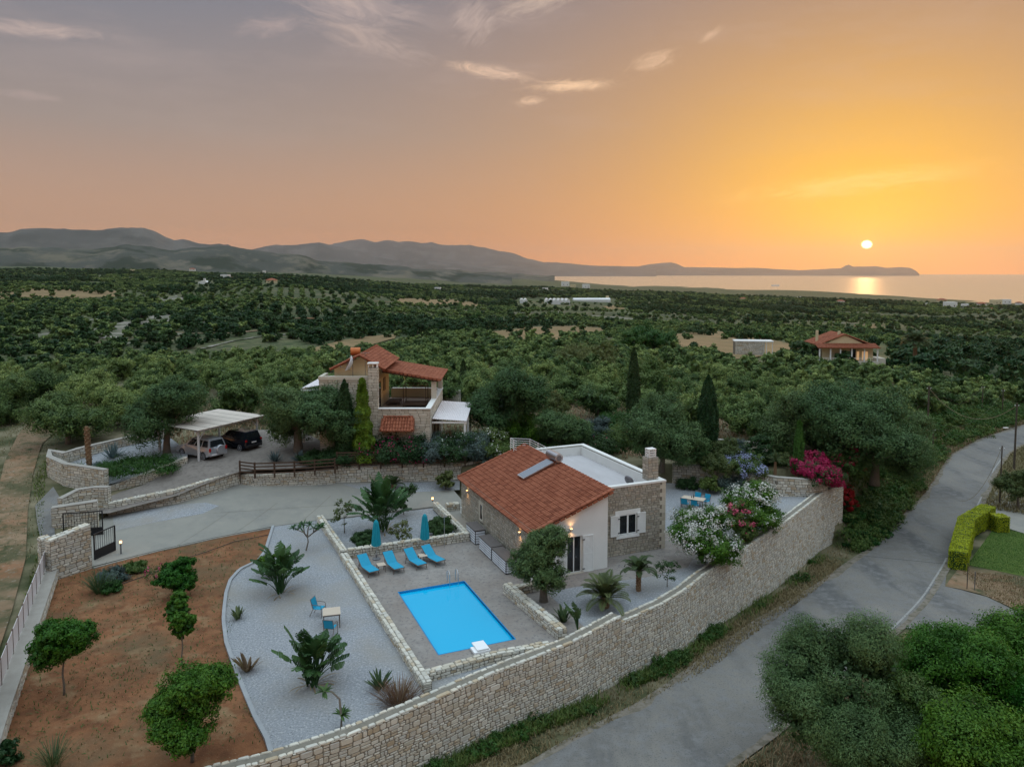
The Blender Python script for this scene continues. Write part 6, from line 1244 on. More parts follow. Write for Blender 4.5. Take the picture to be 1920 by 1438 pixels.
TERR = [[(505, 603), (560, 598), (640, 600), (720, 606)], [(290, 620), (360, 627), (440, 626), (520, 617)], [(-20, 602), (60, 607), (140, 604), (200, 598)], [(600, 582), (700, 590), (800, 592), (900, 598)], [(380, 655), (440, 640), (500, 630), (560, 628)], [(960, 590), (1060, 586), (1150, 588), (1300, 596)], [(1200, 600), (1330, 606), (1480, 603), (1600, 608)], [(1650, 590), (1750, 596), (1850, 592), (1940, 598)], [(500, 560), (620, 562), (740, 568)], [(100, 640), (180, 645), (260, 638)]]
for q in TERR:
    P = resample([hit(*p) for p in q], 40); w_ = .0045 * P[20].y; A = offs(P, w_); Bq = offs(P, -w_ * .4)
    for i in range(40): k = .35 + 1.3 * float(vnoise(np.array([i * 1.0]), np.array([w_ * 9]), 3.0, 5)[0]); A[i] = P[i].lerp(A[i], k); Bq[i] = P[i].lerp(Bq[i], k)
    strip('terrace_path', A, Bq, T, MT['chalk'] if len(q) == 4 and q[0][0] % 20 == 0 else MT['dirt'], 60, 2, .35)
patch('dry_field', [(-20, 548), (60, 541), (130, 540), (215, 546), (230, 556), (150, 560), (70, 567), (-20, 568)], MT['field'], .3, 14)
for q in ([(150, 622), (185, 616), (205, 624), (198, 636), (168, 634)], [(60, 628), (88, 622), (100, 632), (72, 638)], [(395, 600), (425, 596), (440, 604), (412, 610)], [(20, 588), (48, 584), (60, 592), (30, 596)]): patch('chalk_cut', q, MT['chalk'], .4, 4)
# ------------------------------------------------------------------ plants
def leafquads(P, out, size, aspect, rs, align=.55, droop=0.0):
    """a small rhombic leaf (or spray) at every point; out = outward direction there"""
    n = len(P); rnd = rs.normal(size=(n, 3)); nn = out * align + rnd * (1 - align) * .8; nn /= np.linalg.norm(nn, axis=1)[:, None] + 1e-9
    t = rs.normal(size=(n, 3)) + out * .6; t[:, 2] += .25 - droop; t -= nn * np.sum(t * nn, 1)[:, None]; t /= np.linalg.norm(t, axis=1)[:, None] + 1e-9
    b = np.cross(nn, t); s = size * rs.uniform(.6, 1.35, n)[:, None]
    V = np.stack([P - t * s * .5, P + b * s * .5 * aspect, P + t * s * .5, P - b * s * .5 * aspect], 1).reshape(-1, 3)
    return V, np.arange(4 * n).reshape(-1, 4)
def crown_np(seed, lobes, n, size, aspect=.45, core=.12, low=.35, ragged=.16, tufts=None):
    """leaves gathered in tufts that sit on the lobes' skin, with gaps between the tufts and larger leaves deep inside, coloured darker as painted shade"""
    rs = np.random.RandomState(seed); L = np.array(lobes, float); w = (L[:, 3] * L[:, 4]) ** .8 * L[:, 5] ** .3; w /= w.sum()
    ext = (L[:, :3] + L[:, 3:6]).max(0) - (L[:, :3] - L[:, 3:6]).min(0); W = float(ext[:2].mean()); nt = tufts or int(np.clip(n / 60, 34, 330)); m0 = nt * 3
    k = rs.choice(len(L), m0, p=w); d = rs.normal(size=(m0, 3)); d /= np.linalg.norm(d, axis=1)[:, None]; flip = (d[:, 2] < -.1) & (rs.rand(m0) > low + .2); d[flip, 2] *= -1
    C = L[k, :3] + d * L[k, 3:6] * (rs.uniform(.80, 1.06, m0) + (rs.rand(m0) < .14) * rs.uniform(.05, .28, m0))[:, None]; ok = np.ones(m0, bool)
    for j in range(len(L)):
        u = (C - L[j, :3]) / L[j, 3:6]; ok &= ~((np.sum(u * u, 1) < .62) & (k != j))
    C, d, k = C[ok][:nt], d[ok][:nt], k[ok][:nt]; nt = len(C); tr = W * rs.uniform(.045, .095, nt) * (1.25 if nt < 120 else 1.0); tv = rs.rand(nt)
    p = tr ** 2; t = rs.choice(nt, n, p=p / p.sum()); g = rs.normal(size=(n, 3)); g /= np.linalg.norm(g, axis=1)[:, None]; rad = np.abs(rs.normal(.82, .22, n)); P = C[t] + g * (tr[t] * rad)[:, None] * np.array([1, 1, .85])
    out = g * .75 + d[t] * .55; out[:, 2] += .15; out /= np.linalg.norm(out, axis=1)[:, None]; val = .30 * tv[t] + .26 * rs.rand(n) + .44 * np.clip(.35 + .65 * np.sum(g * d[t], 1), 0, 1)  # shading put into leaf colour: outer side of each tuft lighter, inner side darker
    V, F = leafquads(P, out, size, aspect, rs, .72)
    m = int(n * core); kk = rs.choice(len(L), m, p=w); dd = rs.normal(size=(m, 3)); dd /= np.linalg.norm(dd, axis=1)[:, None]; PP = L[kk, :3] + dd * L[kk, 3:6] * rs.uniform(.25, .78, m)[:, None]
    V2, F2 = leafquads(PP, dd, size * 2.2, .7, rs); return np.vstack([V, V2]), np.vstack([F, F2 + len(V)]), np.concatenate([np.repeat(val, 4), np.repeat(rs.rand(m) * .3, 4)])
def lobes_for(seed, w, h, z0, nl=9, squash=.8, spread=.62):
    rs = np.random.RandomState(seed); nl = int(nl * 1.5); out = [(0, 0, z0 + h * .48, w * .31, w * .31, h * .38)]
    for i in range(nl):
        e = -.72 + 1.66 * ((i * .618 + rs.rand() * .12) % 1); a = i * 2.4 + rs.uniform(-.35, .35); rr = w * .5 * spread * 1.08 * math.sqrt(max(.12, 1 - .8 * e * e)) * rs.uniform(.82, 1.15)
        s = w * rs.uniform(.125, .215); out.append((math.cos(a) * rr, math.sin(a) * rr, z0 + h * (.47 + .34 * e), s, s, min(s * squash * 1.15, h * .30)))
    return out
def trunk_mb(seed, h, r, lobes, bend=.15, forks=4):
    rs = random.Random(seed); m = MB(); p = [Vector((0, 0, -.25))]; x = y = 0
    for i in range(1, 5): x += rs.uniform(-bend, bend) * h * .25; y += rs.uniform(-bend, bend) * h * .25; p.append(Vector((x, y, h * i / 4)))
    m.tube(p, [r * 1.35, r * 1.05, r * .9, r * .85, r * .8], 8, r=rs.random()); top = p[-1]
    for lb in sorted(lobes[1:], key=lambda l: -l[3])[:forks]:
        e = Vector(lb[:3]); mid = top.lerp(e, .5) + Vector((rs.uniform(-.1, .1), rs.uniform(-.1, .1), .05)) * h * .5; m.tube([top - Vector((0, 0, r * .6)), mid, e], [r * .55, r * .38, r * .12], 6, r=rs.random())
    return m
def tree(name, loc, w, h, zc, n, leaf, m, label, cat='tree', group=None, seed=0, nl=9, aspect=.42, r=None, rz=None, squash=.85, lobes=None, core=.12, low=.35, bark='bark', forks=4, trunk=True, bend=.15, spread=.62, ragged=.16):
    """w, h: crown width and height; zc: height of the crown's underside"""
    t = empty(name, loc, (seed * 1.7) % 6.28 if rz is None else rz, label, cat, group); L = lobes or lobes_for(seed, w, h, zc, nl, squash, spread)
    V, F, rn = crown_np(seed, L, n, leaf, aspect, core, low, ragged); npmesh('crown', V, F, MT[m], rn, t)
    if trunk: trunk_mb(seed, zc + h * .25, r or w * .035, L, bend, forks).build('trunk', MT[bark], t, smooth=True)
    return t
def shrub(name, loc, w, h, n, leaf, m, label, seed=0, group=None, flowers=None, fn=0, fsize=.1, nl=7, cat='shrub', squash=.8, aspect=.5, wy=None, rz=0.0, core=.15, spread=.62, ftop=.0):
    t = empty(name, loc, rz, label, cat, group); L = lobes_for(seed, w, h * .95, .0, nl, squash, spread)
    if wy: k = wy / w; L = [(a, b * k, c, d, e * k, f) for a, b, c, d, e, f in L]
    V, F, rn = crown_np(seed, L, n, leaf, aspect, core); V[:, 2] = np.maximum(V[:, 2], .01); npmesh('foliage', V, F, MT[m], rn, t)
    if flowers:
        V, F, rn = crown_np(seed + 5, [(a, b, c, d * 1.04, e * 1.04, f * 1.04) for a, b, c, d, e, f in L], int(fn * 1.3), fsize, .85, 0, .3, .05)
        k = V.reshape(-1, 4, 3)[:, 0, 2] > h * ftop; V = V.reshape(-1, 4, 3)[k].reshape(-1, 3); rn = rn.reshape(-1, 4)[k].ravel(); V[:, 2] = np.maximum(V[:, 2], .02)
        npmesh('flowers', V, np.arange(len(V)).reshape(-1, 4), MT[flowers], rn, t)
    MB().tube([(0, 0, -.1), (.02, .01, h * .35)], [.05, .03], 5).build('stem', MT['bark'], t)
    return t
def blades(rs, n, L, w, lean=(.1, .9), curve=.5, base=.08, seg=4, fold=.0, zup=0.0, taper=1.0):
    V = []; F = []; RN = []
    for i in range(n):
        az = rs.uniform(0, 2 * math.pi); ln = rs.uniform(*lean); l = L * rs.uniform(.65, 1.1); ww = w * rs.uniform(.75, 1.2); p = Vector((math.cos(az) * base * rs.random(), math.sin(az) * base * rs.random(), zup * rs.random())); side = Vector((-math.sin(az), math.cos(az), 0)); b = len(V); v = rs.random()
        for s in range(seg + 1):
            q = s / seg; th = ln + curve * q; d = Vector((math.cos(az) * math.sin(th), math.sin(az) * math.sin(th), math.cos(th)))
            if s: p = p + d * l / seg
            wd = ww * (math.sin(math.pi * min(1, (q * .85 + .12))) ** .7 if taper else 1) * (1 if q < 1 else .08)
            V += [p + side * wd / 2, p - side * wd / 2]; RN += [v, v]
        for s in range(seg): a = b + s * 2; F.append((a, a + 1, a + 3, a + 2))
    return V, F, RN
def bladeplant(name, loc, n, L, w, m, label, seed=0, lean=(.1, .9), curve=.5, base=.08, cat='plant', group=None, seg=4, trunk=None, zup=0.0, tm='palmbark'):
    rs = random.Random(seed); V, F, RN = blades(rs, n, L, w, lean, curve, base, seg, zup=zup)
    if trunk:
        V = [v + Vector((0, 0, trunk[0])) for v in V]
    t = empty(name, loc, 0, label, cat, group); npmesh('leaves', [tuple(v) for v in V], F, MT[m], RN, t)
    MB().tube([(0, 0, -.05), (.01, 0, (trunk[0] if trunk else .12))], [(trunk[1] if trunk else .06) * 1.2, (trunk[1] if trunk else .04)], 8).build('stem', MT[tm], t)
    return t
def paddle(rs, base, az, stem, leafL, leafW, ln, curve, torn=.5):
    """a big banana-like leaf on a long stalk"""
    V = []; F = []; RN = []; v = rs.random(); p = Vector(base); side = Vector((-math.sin(az), math.cos(az), 0)); pts = []
    for s in range(5): th = ln * (.5 + .5 * s / 4); d = Vector((math.cos(az) * math.sin(th), math.sin(az) * math.sin(th), math.cos(th))); p = p + d * stem / 4; pts.append(p.copy())
    st = [Vector(base)] + pts; seg = 9; th = ln; q0 = p.copy(); mid = []
    for s in range(seg + 1):
        q = s / seg; th2 = ln + curve * q; d = Vector((math.cos(az) * math.sin(th2), math.sin(az) * math.sin(th2), math.cos(th2)))
        if s: q0 = q0 + d * leafL / seg
        mid.append((q0.copy(), d, math.sin(math.pi * (q * .9 + .07)) ** .6))
    for sg in (-1, 1):
        for s in range(seg):
            (a, d1, w1_), (b, d2, w2_) = mid[s], mid[s + 1]; g = torn * rs.random() * .35; up = Vector((0, 0, -.16 * leafW * (1 + rs.uniform(-.6, 1.2) * torn))); k = len(V)
            V += [a, b.lerp(a, g * .3), b.lerp(a, g) + side * sg * w2_ * leafW / 2 + up, a + side * sg * w1_ * leafW / 2 + up]; F.append((k, k + 1, k + 2, k + 3)); RN += [v] * 4
    return V, F, RN, st
def banana(loc, n, h, label, seed=0, name='bird_of_paradise_tree', lw=.42, ll=1.0, spread=.9, clumps=3, r0=.25):
    rs = random.Random(seed); t = empty(name, loc, 0, label, 'plant'); V = []; F = []; RN = []; S = MB(); C = [(rs.uniform(-r0, r0), rs.uniform(-r0, r0)) for _ in range(clumps)]
    for i in range(n):
        c = C[i % clumps]; az = rs.uniform(0, 2 * math.pi); ln = rs.uniform(.05, spread) * (.35 + .65 * rs.random()); s = h * rs.uniform(.35, .72) * (1 - ln * .35)
        v, f, r, st = paddle(rs, (c[0], c[1], 0), az, s, ll * rs.uniform(.7, 1.15), lw * rs.uniform(.8, 1.15), ln, rs.uniform(.25, 1.0)); k = len(V); V += v; F += [tuple(k + j for j in q) for q in f]; RN += r
        S.tube(st, [.035, .03, .025, .02, .018, .014], 5, r=rs.random())
    npmesh('leaves', [tuple(x) for x in V], F, MT['banana'], RN, t); S.build('stalks', MT['banana'], t)
    v, f, r = blades(rs, 14, h * .4, .07, (.7, 1.5), 1.0, r0 + .1); npmesh('dead_leaves', [tuple(x) for x in v], f, MT['dry'], r, t)
    return t
def palm(loc, n, L, label, seed=0, trunk=(.4, .16), name='young_date_palm', droop=1.25, lm='palm', scale=1.0, nl=34, lw=.035, leafl=.42):
    rs = random.Random(seed); t = empty(name, loc, 0, label, 'palm'); V = []; F = []; RN = []
    for i in range(n):
        az = i * 2.4 + rs.uniform(-.2, .2); ln = .12 + 1.15 * (i / n) + rs.uniform(-.1, .1); l = L * rs.uniform(.8, 1.1); p = Vector((0, 0, trunk[0])); side = Vector((-math.sin(az), math.cos(az), 0)); v = rs.random(); pr = []
        for s in range(nl + 1):
            q = s / nl; th = ln + droop * q * q * .9; d = Vector((math.cos(az) * math.sin(th), math.sin(az) * math.sin(th), math.cos(th)))
            if s: p = p + d * l / nl
            pr.append((p.copy(), d))
        for s in range(nl):
            a, b = pr[s][0], pr[s + 1][0]; k = len(V); w = .02 * (1 - s / nl) + .004; V += [a + side * w, a - side * w, b - side * w, b + side * w]; F.append((k, k + 1, k + 2, k + 3)); RN += [v * .6] * 4
        for s in range(4, nl + 1):
            q = s / nl; a, d = pr[s]; up = side.cross(d); ll = leafl * math.sin(math.pi * (q * .8 + .15)) ** .8 * scale
            for sg in (-1, 1):
                dr = (side * sg * .8 + d * .75 + up * (.25 * (-1 if up.z < 0 else 1)) + Vector((0, 0, -.25))).normalized(); k = len(V); e = a + dr * ll * rs.uniform(.85, 1.1); w = d * lw; V += [a, a + dr * ll * .5 + w, e, a + dr * ll * .5 - w]; F.append((k, k + 1, k + 2, k + 3)); RN += [min(1, v * .6 + rs.random() * .4)] * 4
    npmesh('fronds', [tuple(x) for x in V], F, MT[lm], RN, t)
    b = MB(); b.lathe([(trunk[1] * 1.25, -.1), (trunk[1] * 1.3, .1), (trunk[1], trunk[0] * .5), (trunk[1] * .95, trunk[0]), (trunk[1] * .5, trunk[0] + .12)], n=12)
    for k in range(int(26 + trunk[0] * 22)): a = k * 2.4; z = .02 + (k / (26 + trunk[0] * 22)) * trunk[0]; b.box((math.cos(a) * trunk[1] * 1.05, math.sin(a) * trunk[1] * 1.05, z + .05), (.07, .09, .12), a, ry=.5, r=rs.random())
    b.build('trunk', MT['palmbark'], t); return t
def cypress(loc, w, h, n, label, seed=0, m='cyp', leaf=.22, name='cypress', group=None, shape=None):
    rs = np.random.RandomState(seed); q = rs.rand(n) ** .85; prof = shape or (lambda q: np.clip(np.minimum(q / .08 * .35 + .62, 1.0) * (1 - q ** 2.6) ** .75, .03, 1)); az = rs.uniform(0, 2 * math.pi, n); knob = (vnoise(az * 3, q * h * 1.6, 1, seed) - .5)
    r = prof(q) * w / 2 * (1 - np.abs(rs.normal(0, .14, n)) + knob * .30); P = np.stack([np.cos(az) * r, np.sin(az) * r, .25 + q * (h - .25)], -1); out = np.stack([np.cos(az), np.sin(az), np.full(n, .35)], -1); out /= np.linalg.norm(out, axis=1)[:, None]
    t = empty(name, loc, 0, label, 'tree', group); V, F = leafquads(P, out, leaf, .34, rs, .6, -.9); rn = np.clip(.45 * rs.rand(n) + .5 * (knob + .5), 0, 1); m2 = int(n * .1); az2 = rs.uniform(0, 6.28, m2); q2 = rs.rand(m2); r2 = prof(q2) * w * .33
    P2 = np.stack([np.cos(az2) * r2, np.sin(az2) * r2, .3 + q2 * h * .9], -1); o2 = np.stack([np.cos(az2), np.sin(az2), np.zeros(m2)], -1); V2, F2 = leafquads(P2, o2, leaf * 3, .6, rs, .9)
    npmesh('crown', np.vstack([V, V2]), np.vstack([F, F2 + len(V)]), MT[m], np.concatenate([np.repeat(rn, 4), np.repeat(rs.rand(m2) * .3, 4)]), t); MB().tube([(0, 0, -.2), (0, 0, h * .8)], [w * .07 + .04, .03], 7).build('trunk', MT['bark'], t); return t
def boxhedge(P, w, h, z, m, label, seed=0, dens=420, leaf=.10, name='hedge', base=None):
    rs = np.random.RandomState(seed); f, L = polyframe([(p.x, p.y) for p in P]); tot = L[-1]; n = int(dens * tot * (w + 2 * h)); s = rs.rand(n) * tot; per = rs.rand(n) * (w + 2 * h); lat = np.where(per < h, 0, np.where(per < h + w, per - h, w)); zz = np.where(per < h, per, np.where(per < h + w, h, w + 2 * h - per)) 
    rnd = vnoise(s * 1.0, per * 1.0, .45, seed) - .5; V = []; O = []
    c0 = Vector((P[0].x, P[0].y, z))
    for i in range(n):
        k = rnd[i] * .12 + rs.uniform(-.03, .03); la, ze = lat[i], zz[i]
        if per[i] < h: la -= k; o = (1, 0)
        elif per[i] < h + w: ze += k; o = (0, 1)
        else: la += k; o = (-1, 0)
        p = f(s[i], -la); p2 = f(s[i], -la + .1); V.append((p.x - c0.x, p.y - c0.y, ze)); dx = (p2 - p).normalized(); O.append((dx.x * o[0], dx.y * o[0], o[1] + .1))
    ends = int(dens * w * h)
    for e, sgn in ((0, -1), (tot, 1)):
        pa_, pb_ = f(e, 0), f(max(0, min(tot, e - sgn * .3)), 0); dr = (pa_ - pb_).normalized()
        for i in range(ends): la = rs.rand() * w; ze = rs.rand() * h; p = f(e, -la) + dr * rs.uniform(-.04, .06); V.append((p.x - c0.x, p.y - c0.y, ze)); O.append((dr.x, dr.y, .1))
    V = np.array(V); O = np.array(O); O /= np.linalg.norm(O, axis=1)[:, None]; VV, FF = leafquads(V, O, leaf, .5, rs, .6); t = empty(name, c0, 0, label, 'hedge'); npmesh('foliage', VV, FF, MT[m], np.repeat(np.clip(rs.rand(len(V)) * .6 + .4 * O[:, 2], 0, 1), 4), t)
    b = MB(); k = 16
    for i in range(k):
        a0, a1 = tot * i / k, tot * (i + 1) / k; vs = []
        for s_ in (a0, a1):
            for la in (.09, w - .09): p = f(s_, -la); vs += [(p.x - c0.x, p.y - c0.y, -.1), (p.x - c0.x, p.y - c0.y, h - .09)]
        b.add(vs, [(0, 4, 5, 1), (2, 3, 7, 6), (1, 5, 7, 3)] + ([(0, 1, 3, 2)] if i == 0 else []) + ([(4, 6, 7, 5)] if i == k - 1 else []))
    b.build('inner_twigs', MT['dark'], t); return t
# ---- garden plants -------------------------------------------------
tree('olive_tree', uv(7.15, 3.35, 0), 3.7, 4.0, .55, 20000, .13, 'olive', 'rounded olive tree with a stout twin trunk in front of the cottage gable', seed=3, nl=12, aspect=.32, r=.22, squash=1.0, spread=.55)
# red soil citrus
tree('citrus_tree', at(331, 1118, -.02), 2.2, 1.6, .45, 8000, .13, 'citrus', 'low round dark citrus tree, farthest back on the red soil', seed=11, nl=8, aspect=.5, r=.05, group='citrus trees on the red soil', squash=.9)
tree('citrus_tree', at(342, 1246, -.02), 1.75, 2.4, 1.05, 7500, .13, 'citrus', 'slim light green citrus tree with a thin bare stem, second from the back', seed=12, nl=6, aspect=.5, r=.035, group='citrus trees on the red soil', squash=1.3, spread=.4)
tree('citrus_tree', at(120, 1302, -.02), 2.65, 2.4, 1.3, 13000, .12, 'citrus', 'dark round citrus tree on a thin crooked trunk, nearest the white panel fence', seed=13, nl=9, aspect=.5, r=.045, group='citrus trees on the red soil', squash=.95)
tree('citrus_tree', at(360, 1428, -.02), 3.2, 3.4, .6, 22000, .115, 'citrus', 'largest bright green citrus tree close to the camera on the red soil', seed=14, nl=11, aspect=.5, r=.06, group='citrus trees on the red soil')
def feather(px, py, L, n, lb, sd, m='weed', w=.05): bladeplant('wild_shrub', at(px, py, -.02), n, L, w, m, lb, seed=sd, lean=(.05, .8), curve=.5, cat='shrub', base=.25)
feather(185, 1112, 1.6, 160, 'feathery green shrub on the red soil near the gate wall', 21, 'yucca', .03); feather(100, 1438, 1.2, 90, 'feathery green weed at the bottom left corner of the red soil', 22, 'yucca', .03)
shrub('shrub', at(210, 1090, 0), 1.9, .8, 2200, .12, 'rosemary', 'grey green lavender shrub at the foot of the big gate wall', seed=31); shrub('shrub', at(255, 1070, 0), 1.6, .5, 1800, .11, 'weed', 'low brownish green shrub right of the lavender by the driveway', seed=32); shrub('shrub', at(212, 1108, 0), 1.3, .5, 1500, .10, 'gcov', 'bright low clump in front of the lavender shrub', seed=33)
shrub('rose_bush', at(292, 1086, 0), 1.4, .9, 350, .08, 'weed', 'sparse rose bush with pale pink blooms on the red soil', seed=34, flowers='pflower', fn=22, fsize=.14)
shrub('shrub', at(8, 1430, 0), 1.2, .8, 900, .12, 'dark', 'dark broken shrub at the foot of the left wall, bottom left corner', seed=35)
# pale gravel
banana(at(527, 1112, 0), 44, 2.7, 'big clump of bird of paradise leaves beside the curving kerb, farther of two', seed=41, ll=.95, lw=.55, spread=1.2, clumps=4, r0=.35)
shrub('shrub', at(505, 1080, 0), 1.5, 1.6, 2600, .15, 'citrus', 'round leafy shrub just behind the farther bird of paradise clump', seed=49)
banana(at(585, 1282, 0), 50, 2.6, 'big clump of bird of paradise leaves nearest the camera on the gravel', seed=42, ll=.95, lw=.55, spread=1.25, clumps=4, r0=.35)
for i, (x, y, L, n, m, lb) in enumerate([(446, 1160, .72, 26, 'yucca', 'small strelitzia near the white kerb level with the gravel table'), (464, 1258, .85, 24, 'brownr', 'small reddish strelitzia by the kerb, nearer the camera'), (712, 1292, .85, 30, 'yucca', 'small strelitzia between the big clump and the pool wall'), (1057, 1166, .95, 30, 'yucca', 'small dark strelitzia in the palm bed right of the pool')]):
    bladeplant('strelitzia', at(x, y, 0), n, L, .13, m, lb, seed=50 + i, lean=(.1, .75), curve=.35, base=.18, group='small strelitzias', seg=5)
bladeplant('ornamental_grass', at(748, 1322, 0), 420, 1.15, .022, 'brownr', 'wide tuft of reddish brown grass by the roadside wall', seed=60, lean=(.05, .95), curve=.5, base=.55, cat='grass')
def plumeria(loc, seed, label, pts, L=.34, n=26, r=.05):
    t = empty('plumeria', loc, 0, label, 'tree'); b = MB(); rs = random.Random(seed); V = []; F = []; RN = []
    for P in pts:
        P = [Vector(p) for p in P]; b.tube(P, [r * (1 - .5 * i / (len(P) - 1)) for i in range(len(P))], 7)
        v, f, rr = blades(rs, n, L, .10, (.5, 1.7), .5, .03, 3); k = len(V); V += [tuple(x + P[-1]) for x in v]; F += [tuple(k + j for j in q) for q in f]; RN += rr
    b.build('trunk', MT['bark'], t); npmesh('leaves', V, F, MT['banana'], RN, t)
plumeria(at(574, 1032, 0), 3, 'little plumeria tree with a flat umbrella crown at the top of the gravel bed', [[(0, 0, 0), (.15, 0, .6), (.1, 0, .95), (-.4, .1, 1.5)], [(.1, 0, .9), (.5, .1, 1.2), (.85, .1, 1.6)], [(.1, 0, .9), (.1, .2, 1.4), (.2, .3, 1.7)], [(.1, 0, .9), (-.1, -.2, 1.3), (-.8, -.1, 1.55)], [(.5, .1, 1.2), (.6, -.3, 1.5), (.65, -.4, 1.65)], [(.5, .1, 1.2), (1.0, .3, 1.5)], [(-.1, 0, 1.2), (-.3, .5, 1.6)]], .42, 20)
plumeria(at(640, 1364, 0), 4, 'leaning plumeria with two leaf rosettes close to the roadside wall', [[(0, 0, 0), (.02, 0, .55)], [(0, 0, .5), (-.1, .2, 1.1), (-.45, .3, 1.35), (-.75, .3, 1.35)]], .42, 30)
# upper bed
banana(uv(1.55, 17.9, 0), 60, 3.6, 'tall banana like bird of paradise clump behind the parasols', seed=43, ll=1.4, lw=.62, spread=1.15, clumps=5, r0=.4)
tree('young_tree', uv(-1.0, 19.0, 0), 1.9, 2.0, .5, 700, .17, 'bushy', 'thin young tree with open branches, left in the upper bed', seed=61, nl=7, r=.03, forks=6, core=0, spread=.75)
tree('hibiscus', uv(3.9, 21.3, 0), 2.3, 2.1, .3, 2600, .14, 'dark', 'open dark shrub with a few white blooms behind the banana clump', cat='shrub', seed=62, nl=8, r=.03, core=.05, spread=.7)
shrub('shrub', uv(-.35, 15.2, 0), 1.75, 1.2, 3800, .14, 'dark', 'dense dark green shrub behind the left parasol', seed=63, group='dark round shrubs in the upper bed'); shrub('shrub', uv(5.0, 15.8, 0), 2.2, 1.3, 4600, .14, 'dark', 'dense dark green shrub at the corner right of the shower', seed=64, group='dark round shrubs in the upper bed')
shrub('lemon_shrub', uv(2.2, 15.3, 0), 1.8, 1.7, 800, .14, 'bushy', 'sparse yellow green shrub between the two parasols', seed=65, core=.02)
shrub('shrub', at(836, 915, .5), 1.6, 1.5, 2600, .13, 'bushy', 'round light green shrub against the retaining wall left of the cottage roof', seed=66); palm(at(738, 917, .6), 14, .95, 'small palm growing against the driveway retaining wall', seed=67, trunk=(.35, .12), leafl=.3)
MB().box((0, 0, .25), (1.1, .7, .5), .2) and stone_wall('stone_bench', 'short low block of stones beside the far corner of the cottage', [uv(7.1, 20.6), uv(8.1, 20.5)], .5, [0, 0], [.5, .5], cat='bench', rowh=(.14, .2), wid=(.2, .35))
# palm bed right of the pool
palm(at(1134, 1138, 0), 34, 1.75, 'wide young date palm with a short stout trunk in the palm bed', seed=71, trunk=(.45, .19), droop=1.35); palm(at(1197, 1108, 0), 20, 1.3, 'smaller palm with a bare trunk below the cottage window', seed=72, trunk=(1.15, .10), droop=1.9, leafl=.36)
banana(at(1084, 1182, 0), 8, 1.7, 'small banana plant with one upright leaf beside the roadside wall', seed=44, ll=.75, lw=.3, spread=.7, clumps=1, r0=.1, name='banana_plant')
tree('young_tree', at(1251, 1100, 0), 1.5, 1.4, .25, 700, .14, 'dark', 'small open shrub left of the white oleander', cat='shrub', seed=73, r=.025, core=0, nl=7, spread=.75)
shrub('oleander', at(1322, 1058, 0), 4.3, 3.8, 14000, .16, 'citrus', 'huge white flowering oleander above the road wall, nearer one', seed=81, flowers='wflower', fn=3000, fsize=.12, nl=12, aspect=.3, ftop=.22); shrub('oleander', at(1415, 1000, 0), 4.2, 3.8, 13000, .16, 'citrus', 'huge white flowering oleander above the road wall, farther one', seed=82, flowers='wflower', fn=2700, fsize=.12, nl=12, aspect=.3, ftop=.22)
shrub('oleander', at(1388, 1022, 0), 2.2, 3.4, 3600, .15, 'weed', 'slim pink oleander squeezed between the two white ones', seed=83, flowers='pflower', fn=700, fsize=.11, nl=7, aspect=.3, squash=1.3)
# beds in front of the rear wall
shrub('shrub', at(1290, 915, 0), 2.2, .8, 2400, .13, 'dark', 'low dark shrub at the left end of the rear wall bed', seed=84); shrub('shrub', at(1330, 925, 0), 1.9, 1.5, 2600, .13, 'weed', 'brown green bush in the bed behind the dining table', seed=85); shrub('rosemary_bush', at(1378, 922, 0), 3.4, 1.3, 4200, .11, 'rosemary', 'wide grey blue rosemary bush in front of the rear wall', seed=86); shrub('shrub', at(1432, 928, 0), 2.8, .8, 2400, .12, 'dark', 'flat dark bush at the right end of the rear wall bed', seed=87); shrub('shrub', at(1455, 968, 0), 2.0, .3, 1200, .1, 'gcov', 'patch of low green leaves beside the farther oleander', seed=88)
# back garden
BG = 1.3
shrub('plumbago', at(1402, 890, BG), 3.5, 1.7, 4200, .13, 'weed', 'pale blue flowering plumbago on top of the rear wall', seed=91, flowers='bflower', fn=1300, fsize=.12, nl=9); shrub('shrub', at(1345, 888, BG), 3.0, 1.9, 4200, .13, 'bushy', 'yellow green bush left of the plumbago', seed=92); shrub('shrub', at(1318, 880, BG), 2.2, 1.6, 3000, .14, 'gcov', 'green bush beside the olive, left of the yellow green one', seed=93); shrub('shrub', at(1362, 860, BG), 3.2, 1.8, 3800, .14, 'bushy', 'tall sandy green bush behind the plumbago', seed=94); shrub('shrub', at(1382, 850, BG), 2.4, 1.2, 2400, .13, 'rosemary', 'greyish bush at the top of the back garden', seed=95)
tree('young_tree', at(1425, 872, BG), 2.8, 2.4, .3, 2800, .16, 'dark', 'dark rounded small tree between plumbago and yucca', seed=96, r=.05, nl=8)
bladeplant('yucca', at(1453, 890, BG), 70, .85, .07, 'yucca', 'spiky yucca on a short trunk in the back garden', seed=97, lean=(.1, 1.7), curve=.4, trunk=(1.1, .12), cat='yucca', zup=.35); shrub('shrub', at(1475, 872, BG), 2.4, 1.0, 2200, .13, 'bushy', 'light green hedge like shrub behind the slim cypress', seed=98); shrub('shrub', at(1435, 868, BG), 1.7, 1.0, 1500, .13, 'citrus', 'bright small shrub left of the yucca', seed=99)
